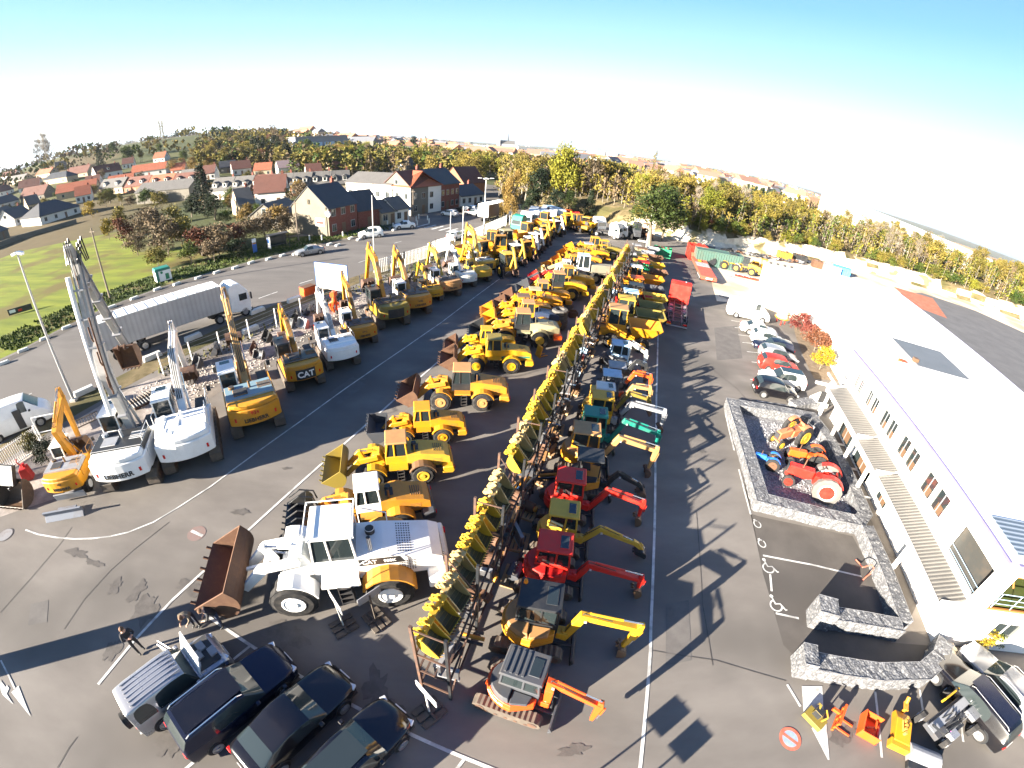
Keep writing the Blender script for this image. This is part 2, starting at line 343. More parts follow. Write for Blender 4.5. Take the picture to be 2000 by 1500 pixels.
def strip_m(m, pts, w, z):
    pts = [Vector((p[0], p[1])) for p in pts]; L, Rr = [], []
    for i, p in enumerate(pts):
        d = (pts[min(i+1, len(pts)-1)]-pts[max(i-1, 0)]).normalized(); n = Vector((-d.y, d.x))*w/2
        L.append((p+n).to_3d()+Vector((0, 0, z))); Rr.append((p-n).to_3d()+Vector((0, 0, z)))
    k = len(pts); m.add(L+Rr, [(i, k+i, k+i+1, i+1) for i in range(k-1)]); return m
def strip(name, pts, w, z, mat): return struct(strip_m(M().mat(mat), pts, w, z).build(name))

struct(sheet('yard_paving', [(-62, -40), (70, -40), (70, 40), (60, 92), (30, 108), (18, 118), (-1, 128), (-20, 150), (-36, 150), (-30, 100), (-52, 58), (-62, 30)], 0, ASPH))
near = PX((0, 870), (130, 790), (300, 700), (500, 610), (620, 565), (730, 528), (860, 478), (940, 443), (965, 415))
far_ = PX((0, 712), (46, 690), (131, 645), (219, 603), (346, 557), (460, 524), (552, 500), (640, 478), (720, 462), (800, 447), (850, 432), (905, 412))
n0 = near[0]+(near[0]-near[1])*6; f0 = far_[0]+Vector((-2, -60, 0))
n0 = Vector((-38, -45, 0))
road_poly = [n0]+near+[Vector((-9, 175, 0)), Vector((-22, 178, 0))]+far_[::-1]+[f0]
struct(sheet('road', [p.to_tuple() for p in road_poly], .004, ROADM))
# carriageway dashes, crossing and edge blocks
for a, b in [((505, 583), (542, 570)), ((585, 554), (612, 546)), ((700, 513), (722, 506)), ((770, 475), (785, 471)), ((20, 790), (62, 768))]:
    strip('lane_dash', PX(a, b), .14, .012, MARK)
for i in range(7):
    a = G(838+i*14, 437+i*2.4); b = a+Vector((-1.6, -3.6, 0)); strip('zebra_stripe', [a, b], .5, .012, MARK)
verge = near+[p+Vector((2.2, -.8, 0)) for p in near[::-1]]
struct(sheet('verge', [n0, *near, *[p+Vector((2.4, -.9, 0)) for p in near[::-1]], n0+Vector((4, 0, 0))], .006, DRYG))
fence = [Vector(p+(0,)) for p in [(-30.3, 23.8), (-28.8, 26.1), (-25.8, 30.6), (-20.5, 42), (-16, 52.5), (-12.7, 60), (-9.7, 70.5), (-6.7, 80.9), (-3.1, 93.9), (0, 106)]]
gin = PX((0, 1010), (150, 960), (330, 830), (470, 740), (570, 665), (650, 620), (740, 585), (830, 545), (900, 520), (975, 470), (1010, 450), (1040, 432))
struct(sheet('gravel_strip', [Vector((-36, 6, 0)), Vector((-33, 14, 0))]+fence+gin[::-1], .008, GRAV))
# grass on the far side of the road
fs = [p+Vector((-1.6, .6, 0)) for p in far_]
struct(sheet('meadow', [Vector((-54, -20, 0)), *fs[:7], Vector((-52, 62, 0)), Vector((-58, 68, 0)), Vector((-70, 66, 0)), Vector((-95, 88, 0)), Vector((-118, 72, 0)), Vector((-112, 20, 0)), Vector((-100, -20, 0))], .004, GRASS))
struct(sheet('verge_grass', [*fs[3:9], Vector((-38, 76, 0)), Vector((-46, 74, 0)), Vector((-52, 60, 0)), Vector((-56, 46, 0)), Vector((-57, 36, 0))], .01, VERGE))
fp = [p+Vector((-.3, .1, 0)) for p in far_[:9]]
strip('footpath', fp, 1.5, .014, FRESH)
# sandy lot and paving to the right
struct(sheet('sandy_lot', PX((1392, 560), (1380, 510), (1400, 480), (1470, 492), (1600, 520), (1700, 548), (1800, 585), (1700, 680), (1640, 690), (1590, 660), (1545, 622), (1480, 596), (1400, 588)), .006, SAND))
struct(sheet('service_yard', PX((1700, 575), (1800, 572), (1905, 607), (2000, 650), (2060, 700), (2060, 900), (1900, 800), (1800, 700)), .012, ground('dark_yard', (.1, .1, .105), (.13, .13, .135), .3, fine=40)))
struct(sheet('sandy_track', PX((1560, 498), (1640, 512), (1700, 530), (1800, 556), (1900, 588), (2000, 628), (2060, 660), (2060, 700), (2000, 652), (1905, 609), (1800, 577), (1700, 560), (1600, 530)), .009, SAND))
struct(sheet('red_ground', PX((1745, 560), (1822, 583), (1850, 622), (1790, 600)), .016, ground('red_soil', (.3, .1, .06), (.42, .17, .11), .8, fine=15)))
struct(sheet('parking_bay', PX((1466, 1003), (1480, 1008), (1665, 1047), (1760, 1235), (1740, 1255), (1830, 1262), (1790, 1318), (1560, 1290), (1530, 1260), (1490, 1120), (1440, 880), (1455, 870)), .004, FRESH))
struct(sheet('side_path', PX((1655, 775), (1600, 770), (1640, 850), (1690, 990), (1720, 1060), (1775, 1230), (1840, 1260), (1890, 1180), (1740, 900)), .008, ground('path', (.14, .125, .11), (.2, .18, .16), .5, fine=40)))

def mark(pts, w=.11, name='painted_line'): return strip(name, PX(*pts), w, .016, MARK)
mark([(50, 1035), (75, 1044), (110, 1050), (145, 1053), (180, 1052), (215, 1048), (250, 1040), (300, 1020), (350, 990), (412, 950), (500, 885), (587, 823), (675, 759), (787, 682), (862, 630), (932, 577), (985, 538), (1055, 478)], .1)
mark([(192, 1337), (262, 1252), (337, 1172), (415, 1100), (500, 1022), (607, 925), (732, 815), (800, 755), (875, 690), (947, 632), (1000, 590), (1075, 520)], .13)
mark([(1240, 1560), (1250, 1500), (1262, 1375), (1270, 1275), (1271, 1225), (1276, 1100), (1279, 1000), (1280, 900), (1282, 775), (1284, 700), (1286, 592), (1284, 490)], .13)
Ea, Eb = G(676, 1371), G(787, 1427); ed = (Eb-Ea).normalized(); bd = Vector((-math.cos(R(59)), -math.sin(R(59)), 0))
strip('painted_line', [Ea-ed*7.9, Ea-ed*4], .13, .016, MARK); strip('painted_line', [Ea-ed*3.9, Ea+ed*1.5], .13, .016, MARK); strip('painted_line', [Ea+ed*1.72, Ea+ed*16], .13, .016, MARK)
for k in range(-3, 5):
    if k != -3: strip('painted_line', [Ea+ed*2.34*k+bd*.06, Ea+ed*2.34*k+bd*5.2], .11, .016, MARK)
for q in [((1490, 1085), (1585, 1103), (1682, 1126)), ((1504, 1122), (1507, 1155)), ((1515, 1198), (1560, 1208)), ((1415, 800), (1424, 840), (1434, 880)), ((1443, 917), (1454, 960), (1466, 1005)), ((1428, 626), (1446, 629)), ((1435, 640), (1460, 642)), ((1442, 654), (1480, 659)), ((1450, 669), (1490, 673)), ((1459, 687), (1500, 691)), ((1468, 707), (1500, 711)), ((1465, 741), (1500, 746)), ((1478, 783), (1545, 793)), ((1709, 1351), (1722, 1480)), ((1796, 1347), (1804, 1402)), ((1860, 1309), (1869, 1351)), ((1876, 1410), (1881, 1449)), ((1940, 1417), (1942, 1436)), ((1992, 1397), (1996, 1421)), ((1537, 1337), (1563, 1380))]: mark(q)
ar = M().mat(MARK)
def flat(m, q, z): p = [G(u, v, z) for u, v in q]; return m.add(p, [tuple(range(len(p)))])
for q in ([(0, 1290), (3, 1289), (17, 1316), (14, 1318)], [(14, 1318), (17, 1316), (31, 1345), (28, 1348)], [(22, 1352), (36, 1339), (60, 1400)], [(0, 1327), (11, 1342), (13, 1338), (18, 1344), (13, 1355), (26, 1376), (5, 1357), (0, 1345)]): flat(ar, q, .018)
struct(ar.build('painted_arrow'))
aw = M().mat(MARK)
for q in ([(1566, 1340), (1606, 1340), (1609, 1400), (1570, 1400)], [(1585, 1422), (1613, 1402), (1620, 1484), (1617, 1484)]): flat(aw, q, .018)
struct(aw.build('painted_arrow'))
def disc(m, c, r0, r1, z, n=40, sx=1):
    v = []
    for i in range(n):
        a = 2*math.pi*i/n; v += [(c[0]+r0*math.cos(a)*sx, c[1]+r0*math.sin(a), z), (c[0]+r1*math.cos(a)*sx, c[1]+r1*math.sin(a), z)]
    return m.add(v, [(2*i, 2*i+1, (2*i+3) % (2*n), (2*i+2) % (2*n)) for i in range(n)])
c = G(1543, 1443); nd = M().mat(REDM); disc(nd, c, .33, .46, .018); strip_m(nd, [c+Vector((-.24, .25, 0)), c+Vector((.24, -.25, 0))], .12, .022); nd.mat(BLUM); disc(nd, c, .001, .33, .018)
struct(nd.build('painted_no_parking_sign'))
c = G(384, 1042); nd = M().mat(ground('worn_red_paint', (.2, .13, .115), (.17, .14, .13), 6, fine=30, bump=0)); disc(nd, c, .001, .5, .01); nd.mat(MARK); strip_m(nd, [G(374, 1037), G(396, 1047)], .16, .014); struct(nd.build('painted_no_entry_sign'))
for u, v, k in [(1499, 1106, 1), (1514, 1179, 1), (1479, 1024, 0), (1488, 1062, 0)]:
    c = G(u, v); s = M().mat(MARK)
    if k:
        n = 20; v_ = []
        pts = [(c[0]+.3*math.cos(a), c[1]-.12+.3*math.sin(a)) for a in [R(100)+R(250)*i/n for i in range(n+1)]]
        strip_m(s, pts, .08, .018); disc(s, (c[0]-.05, c[1]+.42), .001, .1, .018, 12)
        strip_m(s, [(c[0]-.05, c[1]+.3), (c[0], c[1]-.02), (c[0]+.25, c[1]-.04), (c[0]+.42, c[1]-.42), (c[0]+.5, c[1]-.38)], .09, .019)
    else:
        pts = [(c[0]+.2*math.cos(a), c[1]+.26*math.sin(a)) for a in [R(60)+R(345)*i/16 for i in range(17)]]
        strip_m(s, pts, .07, .018); strip_m(s, [(c[0]-.14, c[1]+.3), (c[0]+.02, c[1]+.36)], .07, .019)
    struct(s.build('painted_wheelchair_symbol' if k else 'painted_symbol'))
# seams and stains
for q in ([(0, 1470), (55, 1395), (118, 1190), (118, 1060)][:2], [(110, 1500), (160, 1408), (245, 1300), (330, 1210), (368, 1165)][:1]+[(135, 1460)],): pass
for q in ([(0, 1197), (60, 1130), (118, 1062), (140, 1030)], [(112, 1500), (135, 1460), (150, 1440)], [(125, 1229), (165, 1170), (215, 1115), (260, 1075), (330, 1020)], [(1380, 712), (1440, 760), (1475, 800)], [(1380, 590), (1440, 594), (1520, 606), (1600, 620)], [(1360, 1000), (1372, 1180), (1392, 1300)], [(1270, 1270), (1400, 1290), (1535, 1330)], [(1070, 1090), (1068, 1200)]): strip('tar_seam', PX(*q), .035, .0125, SEAM)
def stain(u, v, rx, ry, seed, z=.0105):
    rr = random.Random(seed); c = G(u, v); n = 26; ph = [rr.uniform(0, 6.3) for _ in range(4)]
    pts = []
    for i in range(n):
        a = 2*math.pi*i/n; k = 1+.28*math.sin(2*a+ph[0])+.2*math.sin(5*a+ph[1])+.14*math.sin(9*a+ph[2])+rr.uniform(-.1, .1)
        pts.append((c[0]+rx*k*math.cos(a), c[1]+ry*k*math.sin(a)))
    struct(M().mat(STAIN).add([(c[0], c[1], z+seed*.00012)]+[(p[0], p[1], z+seed*.00012) for p in pts], [(0, i+1, (i+1) % n+1) for i in range(n)]).build('oil_stain'))
for i, (u, v, a, b) in enumerate([(150, 1080, .6, .3), (185, 1100, .5, .2), (225, 1145, .35, .4), (268, 1155, .35, .5), (285, 1190, .5, .9), (220, 1270, .3, .6), (375, 1150, .8, .35), (405, 1160, .5, .3), (735, 1350, .45, .9), (770, 1390, .5, .4), (1640, 1440, .35, .4), (1660, 1425, .3, .3), (1120, 1465, .5, .2), (560, 1240, .8, .6), (1560, 870, .8, .4), (330, 1450, .4, .6), (1370, 880, .3, .2), (560, 915, .3, .1), (700, 740, .5, .2), (470, 1000, .5, .2)]): stain(u, v, a, b, i+3)
c = G(10, 1045); nd = M().mat(paint('cast_iron', (.2, .2, .21), rough=.6, wear=.8)); disc(nd, c, .001, .45, .02); nd.mat(STAIN); disc(nd, c, .45, .5, .019); struct(nd.build('manhole_cover'))
steel_plates = M().mat(DGR)

# embankment behind the yard: base line, 4 m up, plateau
base = [Vector(p+(0,)) for p in [(-4, 128), (8, 121), (17, 112), (24, 100), (33, 96), (45, 94), (60, 97), (78, 99), (92, 98), (110, 92), (128, 86), (150, 74), (175, 58), (215, 35)]]
def bank():
    m = M().mat(CHALK); m.mat(DRYG); rows = []
    rr = random.Random(5); dense = []
    for a, b in zip(base, base[1:]):
        for k in range(4): dense.append(a.lerp(b, k/4))
    dense.append(base[-1])
    prof = [(0, 0), (1.2, .9), (2.0, 2.2), (3.5, 3.0), (6, 3.6), (10, 4.2), (20, 4.6), (45, 4.2), (75, 1.2), (95, -1.2)]
    vs = []
    for i, p in enumerate(dense):
        d = (dense[min(i+1, len(dense)-1)]-dense[max(i-1, 0)]).normalized(); n = Vector((-d.y, d.x, 0))
        for k, (o, h) in enumerate(prof):
            j = 0 if k == 0 else rr.uniform(-.5, .5)
            q = p+n*(o+(j if k < 6 else 0)); vs.append((q.x, q.y, h+(rr.uniform(-.3, .4) if 0 < k < 7 else 0)+(-.05 if k == 0 else 0)))
    K = len(prof)
    for i in range(len(dense)-1):
        for k in range(K-1):
            ch = k < 3 and i > 10 and rr.random() < .8
            m.mat(CHALK if ch else DRYG); m.add([], []); a = i*K+k; m.f.append([a, a+K, a+K+1, a+1]); m.mi.append(m.cur)
    m.v = vs; return m.build('embankment')
struct(bank())
# ------------------------------------------------------------------ machine pieces
def track_m(L, H, W, y, teeth=.045, n=52):
    m = M().mat(STEEL); r = H/2; st = L-H; per = 2*st+2*math.pi*r; pts = []
    for i in range(n):
        s = per*i/n; t = teeth if i % 2 else 0
        if s < st: p = (-st/2+s, H+t)
        elif s < st+math.pi*r: a = math.pi/2-(s-st)/r; p = (st/2+(r+t)*math.cos(a), r+(r+t)*math.sin(a))
        elif s < 2*st+math.pi*r: p = (st/2-(s-st-math.pi*r), 0-t*.3+.01)
        else: a = -math.pi/2-(s-2*st-math.pi*r)/r; p = (-st/2+(r+t)*math.cos(a), r+(r+t)*math.sin(a))
        pts.append(p)
    m.prism(pts, y-W/2, y+W/2)
    m.mat(DRUST)
    for x in (-st/2, st/2): m.cyl((x, y-W/2-.02, r), (x, y+W/2+.02, r), r*.62, n=12)
    for k in range(5): m.cyl((-st*.38+k*st*.19, y-W/2-.015, r*.5), (-st*.38+k*st*.19, y+W/2+.015, r*.5), r*.26, n=8)
    return m
def wheel(parent, c, r, w, rim, name='wheel', lug=.05, side=1, n=30, rr=.5, tyre=None, ringm=None):
    m = M().mat(tyre or RUB); y0, y1 = c[1]-w/2, c[1]+w/2
    m.cyl((c[0], y0+w*.08, c[2]), (c[0], y1-w*.08, c[2]), r, n=n, lug=lug)
    m.cyl((c[0], y0, c[2]), (c[0], y0+w*.09, c[2]), r*.84, r*.985, n=n); m.cyl((c[0], y1-w*.09, c[2]), (c[0], y1, c[2]), r*.985, r*.84, n=n)
    o = m.build(name, parent)
    k = M().mat(rim)
    for s in (-1, 1):
        yy = c[1]+s*w/2; k.mat(ringm or rim)
        k.ring((c[0], c[2]), r*rr+.02, r*.09, min(yy, yy+s*.03), max(yy, yy+s*.03), 0, 2*math.pi, 16); k.mat(rim)
        k.cyl((c[0], yy-s*.04, c[2]), (c[0], yy+s*.008, c[2]), r*rr*.92, n=16); k.cyl((c[0], yy, c[2]), (c[0], yy+s*.05, c[2]), r*rr*.36, n=10)
        if r < .4:
            for j in range(5): a = j*1.2566; k.box((c[0]+math.cos(a)*r*.3, yy+s*.012, c[2]+math.sin(a)*r*.3), (r*.34, .02, r*.1), ry=-a)
    k.cyl((c[0], y0+.01, c[2]), (c[0], y1-.01, c[2]), r*rr*.9, n=10); k.build('rim', o); return o
def bucket_m(w, r, mat, teeth=6, inner=None, a0=-2.2, a1=1.0, side=None):
    """digging bucket hung at the origin, mouth towards -x/-z after curling; local xz profile"""
    m = M().mat(mat); n = 9; t = .06*r+.015
    o = [(r*.95*math.cos(a)-.0, r*math.sin(a)) for a in [a0+(a1-a0)*i/n for i in range(n+1)]]
    k = [(p[0]*(1-t/r), p[1]*(1-t/r)) for p in o]
    for i in range(n): m.prism([o[i], o[i+1], k[i+1], k[i]], -w/2, w/2)
    if inner:
        m.mat(inner); q = [(p[0]*.985, p[1]*.985) for p in k]; q2 = [(p[0]*.97, p[1]*.97) for p in k]
        for i in range(n): m.prism([q[i], q[i+1], q2[i+1], q2[i]], -w/2+.02, w/2-.02)
    m.mat(side or mat)
    for s in (-1, 1): m.prism(o, s*w/2-.02, s*w/2+.02)
    m.mat(DRUST)
    for j in range(teeth):
        y = -w/2+w*(j+.5)/teeth; a = a0; d = Vector((math.sin(a), 0, -math.cos(a))); p = Vector((o[0][0], y, o[0][1])); m.cyl(p-d*.02, p+d*.26*r, .06*r+.015, .02, n=4)
    m.mat(side or mat)
    for s in (-1, 1): m.box((o[-1][0]*.9, s*w*.16, o[-1][1]+.08*r), (.35*r, .05, .4*r))
    return m
def xf(m, ang, pos, s=1):
    c, n = math.cos(ang), math.sin(ang)
    m.v = [(pos[0]+(x*c-z*n)*s, pos[1]+y*s, pos[2]+(x*n+z*c)*s) for x, y, z in m.v]; return m
def cyl_pair(parent, a, b, r, ys, barrel, f=.58):
    for y in ys:
        p, q = Vector((a[0], y, a[1])), Vector((b[0], y, b[1])); mid = p.lerp(q, f)
        m = M().mat(barrel); m.cyl(p, mid, r, n=8); m.mat(CHR); m.cyl(mid, q, r*.55, n=8); m.build('hydraulic_cylinder', parent)
def cab(parent, x0, x1, y0, y1, z0, z1, col, roof=None, slope=.18, hatch=True, rail=False, name='cab', belt=.42, rearslope=.05):
    zb = z0+(z1-z0)*belt; m = M().mat(col); zm = z1-.1
    m.slab([(x0, y0), (x1, y0), (x1, y1), (x0, y1)], z0, zb)
    fx = x1-slope*.6; rx = x0+rearslope; p = .085
    for y in (y0+p/2, y1-p/2):
        for xa, xb in ((x0+p/2, rx+p/2), (x0*.42+x1*.58, x0*.42+x1*.58), (x1-p/2, fx-p/2)):
            v = [(xa-p/2, y-p/2, zb), (xa+p/2, y-p/2, zb), (xa+p/2, y+p/2, zb), (xa-p/2, y+p/2, zb), (xb-p/2, y-p/2, zm), (xb+p/2, y-p/2, zm), (xb+p/2, y+p/2, zm), (xb-p/2, y+p/2, zm)]
            m.add(v, [(3, 2, 1, 0), (4, 5, 6, 7), (0, 1, 5, 4), (1, 2, 6, 5), (2, 3, 7, 6), (3, 0, 4, 7)])
    o = m.build(name, parent, bevel=.02)
    r = M().mat(roof or col); r.slab([(rx-.07, y0-.04), (fx+.09, y0-.04), (fx+.09, y1+.04), (rx-.07, y1+.04)], zm, z1, .95)
    if hatch: r.mat(GLS if hatch is True else hatch); r.box((fx-.2*(x1-x0), (y0+y1)/2, z1+.012), ((x1-x0)*.26, (y1-y0)*.62, .03))
    r.build('roof', o, bevel=.03)
    e = .035
    def pane(nm, vs): g = M().mat(GLS); g.add(vs, [(0, 1, 2, 3)]); g.build(nm, o)
    pane('windscreen', [(x1-e, y0+p, zb-.25), (x1-e, y1-p, zb-.25), (fx-e, y1-p, zm), (fx-e, y0+p, zm)])
    if True: m2 = M().mat(GLS); m2.box((x1+.004, (y0+y1)/2, z0+(zb-z0)*.6), (.01, (y1-y0)*.7, (zb-z0)*.6)); m2.build('lower_windscreen', o)
    pane('rear_window', [(x0+e, y0+p, zb), (x0+e, y1-p, zb), (rx+e, y1-p, zm), (rx+e, y0+p, zm)])
    for y in (y0+e, y1-e): pane('side_window', [(x0+p, y, zb-.02), (x1-p, y, zb-.02), (fx-p, y, zm), (rx+p, y, zm)])
    st = M().mat(PLA); cx, cy = x0+(x1-x0)*.42, (y0+y1)/2
    return o

def excavator(label, pos, head, s=1.0, col=YEL, cabc=None, boomc=None, top=None, txt=None, txtc=BLK, J=None, bk=DRUST, cwc=None, wheels=False, grille=None, roof=None, panel=None, txt2=None, group='excavators in the row beside the fence', R_=2.75, bang=0, name='excavator', detail=True, lift=0):
    cabc = cabc or col; boomc = boomc or col; cwc = cwc or col; top = top or col
    t = thing(name, label, 'excavator', pos, head, group)
    sc = lambda m: m.sc(s)
    if wheels:
        for x in (-1.35, 1.35):
            for y in (-1.0, 1.0): wheel(t, (x*s, y*s, .5*s), .52*s, .5*s, cabc, lug=.04)
        u = M().mat(GRY); u.box((0, 0, .72), (3.6, .9, .4)); u.box((-2.3, 0, .5), (.12, 2.3, .6), ry=R(-12)); u.box((-2.0, 0, .6), (.6, .8, .15)); sc(u).build('undercarriage', t, bevel=.03)
    else:
        for y in (-1.17, 1.17): sc(track_m(4.3, .92, .58, y)).build('track', t)
        u = M().mat(DRUST); u.box((0, 0, .62), (2.2, 1.9, .36)); u.cyl((0, 0, .75), (0, 0, 1.08), .75, n=16); sc(u).build('undercarriage', t)
    hw = 1.36
    def arc(r, w, n=8): a = math.asin(w/r); return [(-r*math.cos(q), -r*math.sin(q)) for q in [a-2*a*i/n for i in range(n+1)]]
    b = M().mat(col); b.slab([(1.25, -hw), (1.25, hw), (-1.9, hw), (-1.9, -hw)], 1.08, 1.5)
    b.slab([(.15, -hw), (.15, -.38), (-1.7, -.38), (-1.7, -hw)], 1.5, 2.02); b.slab([(-.3, hw), (-.3, .3), (-1.7, .3), (-1.7, hw)][::-1], 1.5, 2.1)
    b.mat(top); b.slab([(-.35, -hw+.04), (-.35, hw-.04), (-1.95, hw-.04), (-1.95, -hw+.04)][::-1], 2.05, 2.34, .94)
    b.mat(PLA); b.box((1.15, .1, 1.53), (.2, .6, .06)); b.box((.6, -.95, 2.04), (1.1, .6, .03))
    b.mat(grille or PLA)
    for k in range(5): b.box((-.75-k*.13, -.85, 2.345), (.07, .7, .03))
    b.box((-1.3, .45, 2.36), (.7, .75, .05)); b.cyl((-1.0, -.1, 2.3), (-1.0, -.1, 2.75), .07, n=8); b.cyl((-.7, .85, 2.3), (-.7, .85, 2.48), .16, n=10)
    if detail:
        b.mat(CHR); b.tube([(1.2, -1.3, 1.5), (1.2, -1.3, 2.5), (.1, -1.3, 2.5), (.1, -1.3, 2.0)], .022); b.tube([(-.4, -1.25, 2.3), (-.4, -1.25, 2.65), (-1.6, -1.25, 2.65), (-1.6, -1.25, 2.3)], .018)
    sc(b).build('house', t, bevel=.03*s)
    cw = M().mat(cwc); o_ = arc(R_, hw); pts = o_+[(-1.72, hw), (-1.72, -hw)]
    cw.slab(pts[::-1] if False else pts, 1.12, 2.02); cw.slab(arc(R_-.05, hw-.05)+[(-1.72, hw-.05), (-1.72, -hw+.05)], 2.02, 2.26, .93)
    sc(cw); c_ = cw.build('counterweight', t, bevel=.05*s)
    for y in (-1.05, 1.05): lb = M().mat(REDL); lb.box((-math.sqrt(R_**2-y*y)-.0, y, 1.5), (.05, .1, .2)); sc(lb).build('tail_light', t)
    bend = lambda dz, rr=R_: (lambda x, y, z: Vector((-(rr+.012+z)*math.cos(x/rr), -(rr+.012+z)*math.sin(x/rr), dz+y))*s)
    if panel: pm = M().mat(panel); pm.prism([], 0, 0) if False else None; n = 8; w = .72; vs = []; [vs.extend([(-(R_+.008)*math.cos(a), (R_+.008)*math.sin(a), 1.2), (-(R_+.008)*math.cos(a), (R_+.008)*math.sin(a), 1.98)]) for a in [-w/R_+2*w/R_*i/n for i in range(n+1)]]; pm.add(vs, [(2*i, 2*i+1, 2*i+3, 2*i+2) for i in range(n)]); sc(pm).build('black_panel', c_)
    if txt: text_mesh('lettering', txt[0], txt[1], txtc, c_, bend(txt[2]), bold=.025)
    if txt2: text_mesh('lettering', txt2[0], txt2[1], txt2[3] if len(txt2) > 3 else txtc, c_, bend(txt2[2]), bold=.01)
    cb = M()
    co = cab(t, .1*s, 1.75*s, .42*s, 1.36*s, 1.42*s, 2.98*s, cabc, roof)
    # working arm
    J = J or [(.45, 1.75), (2.2, 4.1), (4.6, 4.4), (5.7, 1.9)]
    P0, P1, P2, P3 = J; lp = lambda a, b, f: (a[0]+(b[0]-a[0])*f, a[1]+(b[1]-a[1])*f)
    bm_ = M().mat(boomc); bm_.beam([P0, lp(P0, P1, .8), P1, lp(P1, P2, .25), P2], [.42, .68, .78, .66, .36], -.19, .19)
    for y in (-.24, .2): bm_.prism([lp(P2, P1, .06), (P2[0], P2[1]+.22), (P2[0]+.2, P2[1]), (P2[0], P2[1]-.22)], y, y+.04)
    sc(bm_).build('boom', t, bevel=.03*s)
    d = Vector((P2[0]-P3[0], P2[1]-P3[1])).normalized(); Q = (P2[0]+d.x*.75, P2[1]+d.y*.75)
    st = M().mat(boomc); st.beam([Q, P2, lp(P2, P3, .3), P3], [.25, .52, .45, .26], -.15, .15); sc(st).build('stick', t, bevel=.02*s)
    z = lambda p: (p[0]*s, p[1]*s)
    cyl_pair(t, z((1.15, 1.25)), z(lp(P0, P1, .72)), .075*s, (-.27*s, .27*s), boomc)
    up = lp(P1, P2, .12); cyl_pair(t, z((up[0]-.1, up[1]+.5)), z(Q), .075*s, (0,), boomc)
    dd = Vector((P3[0]-P2[0], P3[1]-P2[1])).normalized(); nn = Vector((-dd.y, dd.x)); 
    if nn.x < 0: nn = -nn
    a = lp(P2, P3, .12); bb = lp(P2, P3, .86); cyl_pair(t, z((a[0]+nn.x*.38, a[1]+nn.y*.38)), z((bb[0]+nn.x*.3, bb[1]+nn.y*.3)), .06*s, (0,), boomc)
    bu = bucket_m(1.05, .68, bk, 5); xf(bu, bang+math.atan2(dd.y, dd.x)+R(150), (P3[0]-.35, 0, P3[1]-.45)); sc(bu).build('bucket', t)
    if detail:
        h = M().mat(PLA)
        for y in (-.1, .0, .1): h.tube([(P0[0]+.3, y, P0[1]+.7), (lp(P0, P1, .6)[0]-.25, y, lp(P0, P1, .6)[1]+.4), (P1[0], y, P1[1]+.5), (lp(P1, P2, .6)[0], y, lp(P1, P2, .6)[1]+.4), (Q[0]-.1, y, Q[1]+.15)], .024, 5)
        sc(h).build('hose', t)
        ml = M().mat(PLA); ml.box((1.75, 1.5, 2.5), (.06, .22, .35)); sc(ml).build('mirror', t); ml = M().mat(PLA); ml.box((1.2, -1.5, 2.4), (.06, .2, .3)); sc(ml).build('mirror', t)
    return t

